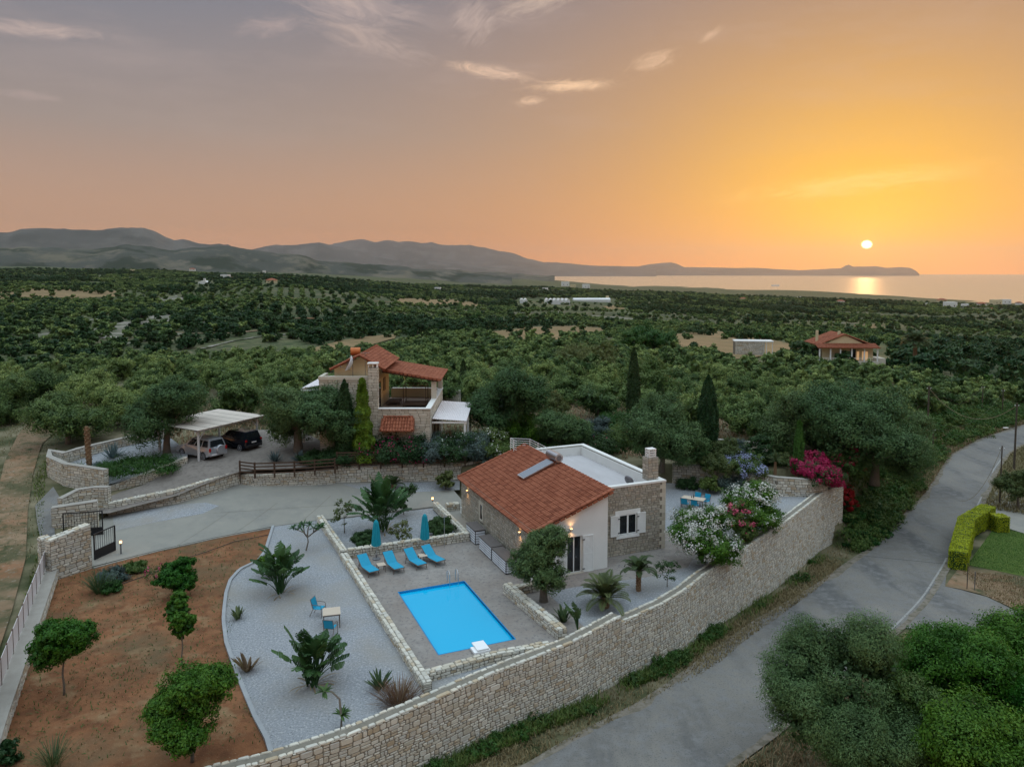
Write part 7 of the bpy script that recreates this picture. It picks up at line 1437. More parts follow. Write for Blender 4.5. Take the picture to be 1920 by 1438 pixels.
cypress(at(1497, 889, BG), .95, 4.6, 7000, 'slim light green columnar cypress beside the bougainvillea', seed=101, m='hedgeg', leaf=.16); cypress(at(1326, 846, 1.5), 2.1, 7.2, 16000, 'broad dark cypress tapering to a point right of the cottage chimney', seed=102); cypress(at(1187, 806, 1.5), 1.6, 8.8, 14000, 'tallest slim dark cypress standing in the olive grove', seed=103); cypress(at(1237, 795, 1.4), 1.6, 4.6, 7000, 'shorter dark cypress between the tall one and the broad one', seed=104); cypress(hit(869, 752), 1.3, 5.4, 6000, 'dark cypress right of the villa porch', seed=105)
cypress(at(648, 868, 2.4), 1.7, 7.0, 12000, 'dark narrow cypress in front of the villa tower', seed=106)
cypress(at(681, 868, 2.4), 2.3, 7.1, 12000, 'bright golden conifer in front of the villa chimney', seed=107, m='gold', leaf=.26, name='golden_conifer', shape=lambda q: np.clip((1 - q) ** .75 * .92 + .04 + .09 * np.sin(q * 34), .04, 1))
tree('olive_tree', at(1240, 880, BG), 6.4, 5.9, .3, 30000, .19, 'olive', 'large grey olive tree behind the cottage chimney', seed=111, nl=14, aspect=.35, squash=1.0, spread=.68)
tree('olive_tree', at(1052, 850, 1.6), 5.8, 4.2, .1, 18000, .19, 'olive', 'wide grey olive behind the solar tank of the cottage', seed=112, nl=12, aspect=.35); tree('olive_tree', hit(955, 820), 7.8, 7.0, .2, 26000, .22, 'olive', 'large olive tree right of the villa porch', seed=113, nl=14, aspect=.35)
shrub('clipped_bush', at(1120, 830, 1.8), 3.2, 2.5, 6000, .15, 'rosemary', 'grey green clipped round bush between olive and hedges', seed=114, nl=10, squash=1.1); shrub('hedge', at(1160, 812, 1.8), 5.0, 2.0, 6000, .14, 'gcov', 'dark green clipped hedge mound behind the round bush', seed=115, nl=9, cat='hedge'); shrub('hedge', at(1172, 836, 1.6), 4.6, 2.0, 6000, .13, 'weed', 'bright green clipped hedge mound below the tallest cypress', seed=116, nl=9, cat='hedge')
shrub('shrub', at(1122, 848, 1.6), 5.0, 1.6, 4600, .15, 'dark', 'dark rose shrub bed behind the flat roof parapet', seed=117, flowers='pflower', fn=22, fsize=.14); shrub('shrub', at(985, 832, 1.9), 4.4, 2.8, 6500, .15, 'citrus', 'leafy green shrub behind the ridge of the cottage roof', seed=118); tree('lemon_tree', at(1035, 800, 1.6), 4.0, 3.6, .6, 5000, .18, 'bushy', 'yellow green fruit tree left of the round bush', seed=119)
shrub('bougainvillea', at(1533, 908, .6), 3.6, 2.6, 5500, .15, 'dark', 'crimson bougainvillea spilling over the far end of the road wall', seed=121, flowers='boug', fn=9500, fsize=.14, nl=11, spread=.7)
shrub('bougainvillea', at(1585, 962, -2.6), 1.9, 2.7, 1500, .14, 'dark', 'hanging crimson bougainvillea outside the end of the road wall', seed=122, flowers='boug', fn=4200, fsize=.13, nl=8, squash=1.2); shrub('bougainvillea', at(1590, 900, .4), 2.6, 3.4, 3500, .15, 'weed', 'thin bougainvillea with few blooms on the bank by the big olives', seed=123, flowers='boug', fn=420, fsize=.13, nl=8)
# hedge and shrubs under the villa
for i, (x, y, z, w, h, m, lb, fl, fn) in enumerate([
    (640, 872, 2.3, 3.0, 1.5, 'dark', 'dark hedge section with reddish tips left of the golden conifer', None, 0), (715, 868, 2.3, 4.2, 2.4, 'dark', 'dark hedge with magenta blooms under the small tiled awning', 'boug', 170), (765, 868, 2.2, 4.2, 2.5, 'dark', 'dark hedge with crimson blooms right of the tiled awning', 'boug', 160),
    (810, 866, 2.1, 4.0, 2.4, 'rosemary', 'grey leaved hedge below the villa parapet corner', None, 0), (850, 866, 2.0, 4.0, 2.5, 'dark', 'dark jasmine hedge with small white flowers below the porch', 'wflower', 60), (890, 864, 2.0, 3.8, 2.4, 'rosemary', 'grey green hedge right of the villa porch', None, 0), (928, 860, 2.0, 4.0, 2.7, 'weed', 'oleander hedge with pale flowers left of the cottage ridge', 'wflower', 190), (600, 868, 2.4, 3.4, 1.0, 'dark', 'low dark bed with reddish leaves under the two old olives', None, 0)]):
    shrub('hedge', at(x, y, z), w, h, 6500, .13, m, lb, seed=130 + i, flowers=fl, fn=fn, fsize=.13, nl=9, cat='hedge', group='hedge row under the villa')
tree('olive_tree', at(622, 862, 2.4), 6.0, 5.6, .9, 26000, .18, 'olive', 'old olive with thick trunk in front of the villa tower, right of its pair', seed=141, nl=13, aspect=.35, r=.42, spread=.62, lobes=None); tree('olive_tree', at(560, 852, 2.5), 6.6, 5.3, .9, 26000, .18, 'olive', 'old olive with thick trunk left of the villa, beside the carport', seed=142, nl=13, aspect=.35, r=.40)
tree('olive_tree', at(313, 860, 2.2), 6.8, 5.6, 1.5, 28000, .19, 'olive', 'large olive tree on a pale trunk left of the carport', seed=143, nl=14, aspect=.35, r=.30, spread=.66)
# planter at the entrance
bladeplant('agave', at(212, 862, 2.2), 60, 1.5, .13, 'agave', 'big blue grey agave in the round planter', seed=151, lean=(.05, 1.0), curve=.1, base=.15, cat='agave'); bladeplant('agave', at(516, 866, 2.4), 46, 1.1, .11, 'agave', 'blue grey agave behind the brown rail fence, left one', seed=152, lean=(.05, 1.2), curve=.1, cat='agave', group='agaves by the rail fence'); bladeplant('agave', at(563, 868, 2.4), 46, 1.2, .11, 'agave', 'blue grey agave behind the brown rail fence, right one', seed=153, lean=(.05, 1.2), curve=.1, cat='agave', group='agaves by the rail fence')
shrub('shrub', at(195, 885, 1.9), 2.0, .9, 1800, .12, 'rosemary', 'pale grey shrub right of the dead palm trunk', seed=154); shrub('shrub', at(215, 892, 1.8), 1.6, .9, 1600, .14, 'weed', 'green leafy shrub at the low edge of the planter', seed=155); bladeplant('aloe', at(150, 882, 2.1), 30, .9, .08, 'yucca', 'spiky green aloe at the left of the dead palm trunk', seed=156, cat='aloe')
shrub('ground_cover', at(272, 880, 2.2), 6.2, .8, 9000, .11, 'gcov', 'dark green carpet of ground cover around the pale trunked olive', seed=157, nl=12, wy=5.0, spread=.8, squash=.3)
t = empty('dead_palm', at(168, 880, 2.0), 0, 'dead brown palm trunk without a crown in the round planter', 'palm'); b = MB(); b.tube([(0, 0, -.2), (.0, 0, 1.0), (-.1, 0, 2.2), (-.12, 0, 3.6)], [.22, .2, .17, .13], 9)
rsd = random.Random(5)
for k in range(70): a = k * 2.4; z = k * .05; b.box((math.cos(a) * .19 - .03 * z, math.sin(a) * .19, z), (.09, .12, .16), a, ry=.45, r=rsd.random())
b.build('trunk', MT['palmbark'], t); v, f, r = blades(rsd, 8, .8, .05, (1.2, 2.2), .8); npmesh('dry_fronds', [tuple(x + Vector((-.12, 0, 3.6))) for x in v], f, MT['dry'], r, t)
# trees along the left track and the great olives on the right bank
for i, (x, y, w, h, m, lb) in enumerate([(128, 832, 7.4, 4.4, 'olivem', 'broad dense olive between the track and the round planter'), (90, 768, 7.4, 4.6, 'olivem', 'round olive tree standing alone above the dirt track'), (8, 792, 6.5, 4.8, 'olivem', 'dark olive tree cut by the left edge of the photo'), (178, 770, 6.5, 4.2, 'olivem', 'olive tree just right of the lone tree above the track'), (230, 800, 6.2, 4.2, 'olivem', 'olive tree behind the round planter wall')]):
    tree('olive_tree', hit(x, y), w, h, .1, 17000, .20, m, lb, seed=160 + i, nl=12, aspect=.4, squash=.95)
for i, (x, y, z, w, h, lb) in enumerate([(1640, 905, -.3, 9.0, 8.0, 'towering silvery olive on the bank above the road, largest of the cluster'), (1572, 868, 1.0, 8.0, 7.0, 'big olive left of the largest one on the bank'), (1500, 850, 1.3, 7.4, 5.6, 'spreading olive behind the slim cypress'), (1695, 868, -2.0, 6.0, 5.2, 'lower dark olive on the bank right of the largest one'), (1600, 838, .8, 8.0, 6.0, 'olive at the back of the cluster on the bank')]):
    tree('olive_tree', at(x, y, z), w, h, .3, 34000 if i < 2 else 22000, .20, 'olive', lb, seed=170 + i, nl=15, aspect=.35, r=.35, spread=.7, group='old olives on the roadside bank')
# foreground trees right of the road
p = Vector((13.5, 29.3, -2.4)); tree('olive_tree', p, 6.0, 6.5, .2, 95000, .105, 'olive', 'big silvery olive tree filling the lower right foreground', seed=181, nl=26, aspect=.26, r=.3, spread=.70, squash=1.0, core=.2, ragged=.13)
for i, (x, y, z, w, h, n, m, lb) in enumerate([(16.4, 29.2, -2.4, 3.7, 5.2, 16000, 'weed', 'yellowish green tree pressed against the big foreground olive'), (19.0, 32.0, -2.8, 5.4, 6.3, 38000, 'citrus', 'bright citrus tree beside the side road, top of the lower right group'), (23.6, 33.0, -3.0, 5.4, 6.0, 30000, 'citrus', 'citrus tree at the right edge beside the side road'), (17.8, 26.0, -2.2, 5.0, 5.2, 36000, 'citrus', 'citrus tree with yellow fruit in the bottom right corner'), (21.6, 28.6, -2.4, 5.4, 5.4, 30000, 'citrus', 'dark citrus tree cut by the right edge, lowest corner'), (30.5, 37.2, -3.1, 4.6, 4.4, 12000, 'dark', 'dark tree peeking in at the right edge above the citrus')]):
    tree('citrus_tree', Vector((x, y, z)), w, h, .1, int(n * 1.3), .115, m, lb, seed=190 + i, nl=14, aspect=.5, group='trees in the lower right corner', core=.2, spread=.7, ragged=.13)
boxhedge([atr(1813, 1072), atr(1826, 1010), atr(1866, 985)], 1.25, 1.55, float(zroad(60)), 'hedge', 'long clipped yellow green hedge beside the road and lawn', seed=200)
boxhedge([atr(1868, 1000), atr(1893, 1000)], 1.1, 1.5, float(zroad(68)), 'hedge', 'short clipped yellow green hedge turning along the path', seed=201)
tree('flowering_tree', atr(1908, 955), 3.8, 2.6, 1.3, 9000, .15, 'bushy', 'small flowering tree with several stems at the right edge above the lawn', seed=202, nl=10, r=.12, forks=7)
t = empty('sign_post', atr(1813, 1105), .2, 'two thin metal posts at the corner of the side road', 'post'); MB().cyl((0, 0, 0), (0, 0, 1.9), .03).build('post', MT['pole'], t); MB().cyl((.35, -.3, 0), (.35, -.3, 1.4), .03).build('post', MT['dmetal'], t)
palm(hit(1714, 700), 46, 4.0, 'tall date palm right of the far villa', seed=203, trunk=(7.0, .42), name='date_palm', nl=12, lw=.22, leafl=1.5, droop=1.7)
tree('dark_tree', hit(1224, 668), 12.5, 7.5, .2, 9000, .45, 'gcov', 'broad dark green tree at the left end of the dry field', seed=204, nl=12, squash=.9); tree('dark_tree', hit(1185, 670), 9, 6, .2, 5000, .45, 'gcov', 'second dark tree left of the broad one by the field', seed=205, nl=10)
shrub('reed_clump', hit(1112, 705), 13, 6.5, 5200, .55, 'bushy', 'pale yellow reed like thicket in the middle of the grove', seed=206, nl=10, aspect=.14, cat='reeds'); tree('brown_tree', hit(1222, 760), 8.5, 6.2, .4, 9000, .28, 'weed', 'brownish leaved tree beside the tallest cypress', seed=207, nl=11)
shrub('garden_tree', hit(1567, 690), 3.0, 3.0, 1500, .22, 'gcov', 'round green tree in front of the far villa porch', seed=208, cat='tree'); shrub('garden_tree', hit(1680, 700), 5.0, 3.6, 2500, .25, 'weed', 'leafy tree between the far villa and the date palm', seed=209, cat='tree'); shrub('garden_tree', hit(1738, 706), 6.0, 3.6, 2500, .25, 'gcov', 'green tree just right of the date palm', seed=210, cat='tree'); shrub('garden_tree', hit(1855, 722), 2.6, 2.6, 1200, .22, 'citrus', 'small bright green tree above the pale wall at the right', seed=211, cat='tree')
for i, (x, y, w, h, lb) in enumerate([(1395, 640, 9, 5, 'dark bushy tree above the hut, left one'), (1372, 634, 8, 4.5, 'dark bushy tree on the far side of the dry field'), (1310, 628, 14, 4.5, 'wide olive green thicket on the far edge of the dry field'), (1430, 640, 8, 4, 'dark bushy tree behind the hut roof'), (782, 640, 9, 8, 'tall dark tree behind the villa grove'), (893, 610, 8, 9, 'tall dark pointed tree in the middle distance'), (185, 552, 10, 7, 'dark round tree in the striped orchard'), (360, 575, 11, 8, 'dark tree above the chalk cut'), (262, 608, 10, 7, 'dark tree at the left end of the chalk cut')]):
    tree('dark_tree', hit(x, y), w, h, .1, 2600, .5, 'gcov' if i % 2 else 'dark', lb, seed=220 + i, nl=9)
# ---- olive groves --------------------------------------------------
protos = []
def grove_proto(seed, w, h, n, leaf, m='olivem'):
    L = lobes_for(seed, w, h, .15, 9, .95, .62); V, F, rn = crown_np(seed, L, n, leaf, .42, .10); me_V = V
    tb = trunk_mb(seed, 1.4, .16, L, .2, 3); return L, V, F, rn, tb
GP = []
for k in range(6):
    L, V, F, rn, tb = grove_proto(300 + k, 4.9 + .25 * (k % 3), 3.7 + .2 * (k % 2), 5200, .25); t = empty('grove_olive', (0, 0, 0)); npmesh('crown', V, F, MT['olivem'], rn, t); tb.build('trunk', MT['bark'], t, smooth=True); GP.append(t)
    # one mesh of crown and trunk together, for trees too small to show parts
GS = []
for k in range(4):
    L, V, F, rn, tb = grove_proto(320 + k, 5.0, 3.8, 1900, .40); n0 = len(V); tv = np.array(tb.v); tf = [f for f in tb.f if len(f) == 4]; V2 = np.vstack([V, tv]); F2 = np.vstack([F, np.array(tf) + n0]); mi = np.concatenate([np.zeros(len(F)), np.ones(len(tf))])
    o = npmesh('grove_olive', V2, F2, [MT['olivem'], MT['bark']], np.concatenate([rn, np.full(len(tv), .5)]), mi=mi); GS.append(o)
L, V, F, rn, tb = grove_proto(340, 4.2, 3.2, 320, .80); FARP = npmesh('grove_olive', V, F, MT['olivem'], rn); L, V, F, rn, tb = grove_proto(341, 4.4, 3.8, 220, 1.0); FARP2 = npmesh('grove_olive', V, F, MT['dark'], rn)
rs_ = np.random.RandomState(5)
def upix(poly): return poly
GROVE = [(-150, 735), (60, 700), (130, 695), (230, 668), (330, 660), (430, 645), (520, 630), (600, 650), (700, 640), (760, 632), (900, 640), (960, 650), (1100, 648), (1190, 655), (1250, 668), (1330, 680), (1440, 682), (1480, 690), (1560, 702), (1700, 718), (1930, 752), (2000, 800), (1930, 780), (1800, 815), (1760, 850), (1720, 860), (1600, 840), (1500, 835), (1440, 838), (1250, 812), (1215, 812), (1100, 805), (1000, 800), (900, 800), (830, 770), (560, 800), (480, 812), (330, 800), (270, 790), (235, 780), (240, 745), (60, 735), (20, 770), (-150, 850)]
ang = .35; sp = 5.5; pts = []
for i in range(-70, 70):
    for j in range(-10, 70):
        x = i * sp + (j % 2) * 1.2; y = j * sp; X = x * math.cos(ang) - y * math.sin(ang); Y = x * math.sin(ang) + y * math.cos(ang) + 30; pts.append((X + rs_.uniform(-.9, .9), Y + rs_.uniform(-.9, .9)))
pts = np.array(pts); pts = pts[(pts[:, 1] > 60) & (pts[:, 1] < 250)]; Zt = T(pts[:, 0], pts[:, 1]); PX, PYY = projn(pts[:, 0], pts[:, 1], Zt); ok = inpoly(PX, PYY, GROVE) & (sdist(pts[:, 0], pts[:, 1], ROADL) > 6.5) & ~inpoly(pts[:, 0], pts[:, 1], PLOT)
TAKEN = [(o.location.x, o.location.y) for o in COL.objects if o.parent is None and o.get('category') in ('tree', 'house', 'hut', 'reeds', 'shed')]
for tx, ty in TAKEN: ok &= np.hypot(pts[:, 0] - tx, pts[:, 1] - ty) > 3.6
ok &= ~inpoly(PX, PYY, [(1368, 655), (1460, 655), (1460, 692), (1368, 692)]); ok &= ~inpoly(PX, PYY, [(1530, 690), (1665, 692), (1665, 706), (1530, 704)]); ok &= ~((pts[:, 0] > -22) & (pts[:, 0] < -1.5) & (pts[:, 1] < 79)); ok &= rs_.rand(len(pts)) > .05
G = np.column_stack([pts[ok], Zt[ok]]); G = G[np.argsort(np.hypot(G[:, 0], G[:, 1]))]
near_ = G[:290]; rest = G[290:]
LG = 'grey green olive tree of the grove behind the houses'
for i, (x, y, z) in enumerate(near_):
    if i < 130: src = GP[i % 6]; o = src if i < 6 else copy_tree(src)
    else: src = GS[i % 4]; o = src if i - 130 < 4 and not src.get('used') else src.copy()
    if i >= 130:
        if o is src: o['used'] = 1
        else: COL.objects.link(o)
    o.location = (x, y, z - .1); o.rotation_euler = (0, 0, rs_.uniform(0, 6.28)); s = rs_.uniform(.72, 1.06); o.scale = (s, s, s * rs_.uniform(.95, 1.2)); ppx = 960 + FPX * x / y; tag(o, 'green olive tree of the grove left of the villa' if ppx < 600 else 'grey green olive tree of the grove between the villa and the tallest cypress' if ppx < 1190 else 'dark green olive tree of the grove right of the tallest cypress', 'olive tree', 'olive trees of the grove')
for o in GS:
    if 'used' in o: del o['used']
for o in COL.objects:
    if 'used' in o: del o['used']
def scatter(name, P, protos, scl, m=None, label=None):
    """one object that scatters copies of a few tree meshes over many points"""
    me = bpy.data.meshes.new(name); me.from_pydata([tuple(p) for p in P], [], []); n = len(P)
    a = me.attributes.new('scl', 'FLOAT', 'POINT'); a.data.foreach_set('value', np.asarray(scl, np.float32)); a = me.attributes.new('rot', 'FLOAT_VECTOR', 'POINT'); rv = np.zeros((n, 3), np.float32); rv[:, 2] = rs_.uniform(0, 6.28, n); a.data.foreach_set('vector', rv.ravel()); a = me.attributes.new('pick', 'INT', 'POINT'); a.data.foreach_set('value', rs_.randint(0, len(protos), n).astype(np.int32))
    o = bpy.data.objects.new(name, me); COL.objects.link(o); ng = bpy.data.node_groups.new(name, 'GeometryNodeTree'); ng.interface.new_socket('Geometry', in_out='INPUT', socket_type='NodeSocketGeometry'); ng.interface.new_socket('Geometry', in_out='OUTPUT', socket_type='NodeSocketGeometry')
    N = ng.nodes; Lk = ng.links; gi = N.new('NodeGroupInput'); go = N.new('NodeGroupOutput'); jn = N.new('GeometryNodeJoinGeometry')
    def att(nm, ty): q = N.new('GeometryNodeInputNamedAttribute'); q.data_type = ty; q.inputs[0].default_value = nm; return q.outputs[0]
    for k, pr in enumerate(protos):
        oi = N.new('GeometryNodeObjectInfo'); oi.inputs['Object'].default_value = pr; oi.transform_space = 'ORIGINAL'; oi.inputs['As Instance'].default_value = True
        cp = N.new('FunctionNodeCompare'); cp.data_type = 'INT'; cp.operation = 'EQUAL'; Lk.new(att('pick', 'INT'), cp.inputs[2]); cp.inputs[3].default_value = k
        ip = N.new('GeometryNodeInstanceOnPoints'); Lk.new(gi.outputs[0], ip.inputs['Points']); Lk.new(cp.outputs[0], ip.inputs['Selection']); Lk.new(oi.outputs['Geometry'], ip.inputs['Instance']); e2r = N.new('FunctionNodeEulerToRotation'); Lk.new(att('rot', 'FLOAT_VECTOR'), e2r.inputs[0]); Lk.new(e2r.outputs[0], ip.inputs['Rotation']); Lk.new(att('scl', 'FLOAT'), ip.inputs['Scale']); Lk.new(ip.outputs[0], jn.inputs[0])
    Lk.new(jn.outputs[0], go.inputs[0]); md = o.modifiers.new('scatter', 'NODES'); md.node_group = ng
    return tag(o, label, None, None, 'stuff')
scatter('olive_grove', rest - np.array([0, 0, .1]), [GS[0], GS[1], GS[2], GS[3]], rs_.uniform(.8, 1.2, len(rest)), label='rest of the olive grove running back to the dry fields')
# farmland: orchard blocks with rows, scrub and dark trees to about two kilometres
FP = []
x0 = np.arange(-1, 1.001, .5)
def orchard(r0, r1, spc, keep, cell):
    OX = []; OY = []
    for g, an in enumerate((.28, -.52, .95, -.15)):
        nx = int(r1 * 1.1 / spc); i_, j_ = np.meshgrid(np.arange(-nx, nx), np.arange(-int(r1 * .7 / spc), int(r1 * 1.15 / spc))); px_ = i_.ravel() * spc * (1.25 if g % 2 else 1.0); py_ = j_.ravel() * spc * (1.0 if g % 2 else 1.15); X = px_ * math.cos(an) - py_ * math.sin(an); Y = px_ * math.sin(an) + py_ * math.cos(an) + r1 * .02
        r = np.hypot(X, Y); m = (r > r0) & (r < r1) & (Y > 0) & (np.abs(np.arctan2(X, Y)) < R(47)); X, Y = X[m], Y[m]
        cx_ = np.floor(X / cell + 1.6 * vnoise(X, Y, cell * 1.5, 4)); cy_ = np.floor(Y / (cell * 1.4) + 1.6 * vnoise(X, Y, cell * 1.3, 6)); h = np.sin(cx_ * 12.9 + cy_ * 78.2) * 43758.5; h = h - np.floor(h); h2 = (h * 37.3) % 1.0
        m = (np.floor(h2 * 4) == g); X, Y, h = X[m], Y[m], h[m]; bare = (h > .93) | ((vnoise(X, Y, 60, 8) > .74) & (h > .5)); jt = np.where(h < .3, 2.2, .5)
        X = X + rs_.uniform(-1, 1, len(X)) * jt; Y = Y + rs_.uniform(-1, 1, len(X)) * jt; m = ~(bare & (rs_.rand(len(X)) > .10)) & (rs_.rand(len(X)) < keep); OX.append(X[m]); OY.append(Y[m])
    X = np.concatenate(OX); return X, np.concatenate(OY), X
xa, ya, ha = orchard(185, 620, 6.6, .90, 70); xb, yb, hb_ = orchard(620, 1300, 9.5, .85, 120); xc, yc, hc = orchard(1300, 2800, 15, .8, 200)
Xf = np.concatenate([xa, xb, xc]); Yf = np.concatenate([ya, yb, yc]); sf = np.concatenate([np.full(len(xa), 1.0), np.full(len(xb), 1.15), np.full(len(xc), 1.9)]); Zf = T(Xf, Yf); pxf, pyf = projn(Xf, Yf, Zf)
m = ~inpoly(pxf, pyf, GROVE)
for q in ([(1225, 655), (1262, 628), (1330, 620), (1420, 632), (1500, 650), (1540, 668), (1490, 678), (1440, 668), (1380, 676), (1300, 672)], [(905, 640), (925, 622), (1000, 614), (1080, 612), (1130, 616), (1145, 630), (1100, 640), (1000, 640), (940, 650)], [(205, 612), (250, 600), (300, 590), (345, 592), (395, 598), (380, 606), (330, 602), (270, 610), (235, 622), (228, 640), (205, 640)], [(585, 655), (640, 640), (690, 632), (745, 628), (740, 636), (690, 650), (640, 668), (600, 672)], [(760, 560), (850, 562), (920, 570), (900, 576), (800, 574), (740, 568)], [(1528, 648), (1665, 648), (1665, 702), (1528, 702)], [(1360, 640), (1470, 640), (1470, 690), (1360, 690)],
          [(290, 562), (330, 555), (352, 560), (345, 571), (310, 570)], [(1112, 592), (1160, 594), (1205, 600), (1190, 606), (1140, 604)], [(362, 527), (402, 527), (402, 545), (362, 545)], [(488, 526), (526, 526), (526, 542), (488, 542)], [(968, 560), (1152, 560), (1160, 582), (968, 580)], [(90, 699), (190, 665), (330, 633), (370, 615), (470, 580), (470, 587), (372, 618), (330, 638), (190, 672)]): m &= ~(inpoly(pxf, pyf, q) & (rs_.rand(len(m)) > .10))
sx_, sy_ = rs_.uniform(-330, 60, 9000), rs_.uniform(120, 560, 9000); sz_ = T(sx_, sy_); spx, spy = projn(sx_, sy_, sz_)
ks = inpoly(spx, spy, [(-60, 575), (200, 570), (480, 590), (640, 600), (760, 625), (600, 640), (520, 640), (430, 655), (330, 670), (150, 700), (-60, 700)]) & (vnoise(sx_, sy_, 26, 31) > .36) & ~inpoly(spx, spy, [(90, 699), (190, 665), (330, 633), (370, 615), (470, 580), (470, 587), (372, 618), (330, 638), (190, 672)]) & (rs_.rand(9000) < .8)
for q in TERR: ks &= np.abs(sdist(spx, spy, q)) > 2.6; m &= np.abs(sdist(pxf, pyf, q)) > 2.4
for q in ([(150, 622), (185, 616), (205, 624), (198, 636), (168, 634)], [(60, 628), (88, 622), (100, 632), (72, 638)], [(395, 600), (425, 596), (440, 604), (412, 610)], [(205, 612), (250, 600), (300, 590), (345, 592), (395, 598), (380, 606), (330, 602), (270, 610), (235, 622), (228, 640), (205, 640)]): ks &= ~(inpoly(spx, spy, q) & (rs_.rand(len(ks)) > .2)); m &= ~(inpoly(pxf, pyf, q) & (rs_.rand(len(m)) > .2))
SCR = np.column_stack([sx_, sy_, sz_ - .3])[ks]
m &= Zf > -168; Xf, Yf, Zf, sf = Xf[m], Yf[m], Zf[m], sf[m]
# a darker scrub kind where a large noise says so
dk = (vnoise(Xf, Yf, 95, 12) > .60) | (rs_.rand(len(Xf)) < .05)
scatter('olive_orchards', np.column_stack([Xf, Yf, Zf - .15])[~dk], [FARP], (sf * rs_.uniform(.6, 1.15, len(Xf)))[~dk], label='rows of olive orchards covering the plain'); scatter('valley_scrub', SCR, [FARP, FARP2], rs_.uniform(.45, 1.25, len(SCR)), label='dense green scrub on the valley slope at the left'); scatter('scrub_woods', np.column_stack([Xf, Yf, Zf - .15])[dk], [FARP2], (sf * rs_.uniform(.6, 1.5, len(Xf)))[dk], label='dark scrub and trees between the orchards')
for o, q in ((FARP, 0), (FARP2, 1)): i = 40 + q * 9; o.location = tuple(rest[min(i, len(rest) - 1)] + np.array([2.6, 2.0, -.1])); tag(o, LG if q == 0 else 'small dark tree among the farther olives of the grove', 'olive tree' if q == 0 else 'tree', 'olive trees of the grove' if q == 0 else None)
# ---- weeds, verges, banks ------------------------------------------
def blade_field(name, P, L, w, m, label, per=1, lean=(.05, .8), kind='stuff'):
    n = len(P); rs = np.random.RandomState(len(name) + n); az = rs.uniform(0, 2 * np.pi, n); ln = rs.uniform(*lean, n); l = L * rs.uniform(.5, 1.3, n); d = np.stack([np.cos(az) * np.sin(ln), np.sin(az) * np.sin(ln), np.cos(ln)], -1); s = np.stack([-np.sin(az), np.cos(az), np.zeros(n)], -1) * w; mid = P + d * (l * .55)[:, None]; d2 = d + np.stack([np.cos(az), np.sin(az), -np.ones(n)], -1) * .35; tip = mid + d2 * (l * .5)[:, None]
    V = np.stack([P - s, P + s, mid + s, mid - s, tip + s * .1, tip - s * .1], 1).reshape(-1, 3); b = np.arange(n)[:, None] * 6; F = np.vstack([b + np.array([[0, 1, 2, 3]]), b + np.array([[3, 2, 4, 5]])]); return tag(npmesh(name, V, F, MT[m], np.repeat(rs.rand(n), 6)), label, None, None, kind)
def along(P, n, lo, hi, rs, z=True, dens=None):
    f, L = polyframe([(p.x, p.y) for p in P]); s = rs.rand(n) * L[-1]
    if dens: s = s[rs.rand(n) < dens(s)]
    la = rs.uniform(lo, hi, len(s)); Q = np.array([tuple(f(a, b)) for a, b in zip(s, la)]); return np.column_stack([Q, T(Q[:, 0], Q[:, 1])])
rv = np.random.RandomState(9)
OW = O1[1:] + O2[1:]
vd = lambda s: np.clip(vnoise(s, s * 0, 2.6, 3) * 1.6 - .25, .06, 1) * np.interp(s, [0, 12, 28, 36, 44, 60], [1, 1, 1, .7, .25, .05])
blade_field('verge_grass', along(OW, 20000, .1, 1.05, rv, dens=vd), .42, .02, 'weed', 'green weeds along the foot of the roadside wall')
blade_field('dry_verge_grass', along(OW, 30000, .5, 2.3, rv, dens=lambda s: np.clip(vnoise(s, s * 0, 4, 13) * 1.4, .15, 1) * .8), .22, .018, 'dry', 'dry straw coloured grass between wall and road')
def clumps(name, P, size, n, leaf, m, label, hs=.7):
    VV = []; RR_ = []
    for i, (x, y, z) in enumerate(P):
        s = size * rv.uniform(.5, 1.3); L = [(x + rv.uniform(-.3, .3) * s, y + rv.uniform(-.3, .3) * s, z + s * hs * .3, s * .5 * rv.uniform(.7, 1.2), s * .5, s * hs * rv.uniform(.35, .6)) for _ in range(3)]; V, F, rn = crown_np(i * 7 + 3, L, n, leaf, .5, .1); VV.append(V); RR_.append(rn)
    V = np.vstack(VV); return tag(npmesh(name, V, np.arange(len(V)).reshape(-1, 4), MT[m], np.concatenate(RR_)), label, None, None, 'stuff')
clumps('verge_weeds', along(OW, 70, .35, 1.0, rv, dens=vd), .9, 420, .11, 'weed', 'leafy weed clumps against the foot of the roadside wall')
clumps('verge_bushes', along(OW, 30, .3, .7, rv, dens=vd), 1.0, 420, .12, 'gcov', 'dark leafy bushes at the foot of the roadside wall')
RL2 = [p for p in ROADL if p.y > 62]
BK = along(RL2, 420, -1.0, -9.0, rv); BK = BK[(BK[:, 1] < 150)]
clumps('bank_scrub', BK[:230], 2.1, 420, .19, 'weed', 'green and brown scrub covering the bank left of the road', .7); clumps('bank_bushes', BK[230:], 2.4, 420, .2, 'gcov', 'dark bushes on the bank left of the road', .7)
WE = areag([(1572, 1005), (1600, 935), (1650, 925), (1700, 960), (1640, 1025), (1605, 1040)], 260) if 0 else None
blade_field('bank_grass', along(RL2, 22000, -.2, -3.5, rv), .55, .025, 'dry', 'dry grass along the upper left road edge'); blade_field('bank_green_grass', along(RL2, 16000, -.3, -6, rv), .5, .03, 'weed', 'green grass on the bank left of the road')
RRt = [p for p in ROADR if p.y > 66]
blade_field('right_verge', along(RRt, 12000, .3, 4.0, rv), .5, .03, 'dry', 'dry grass at the right side of the upper road')
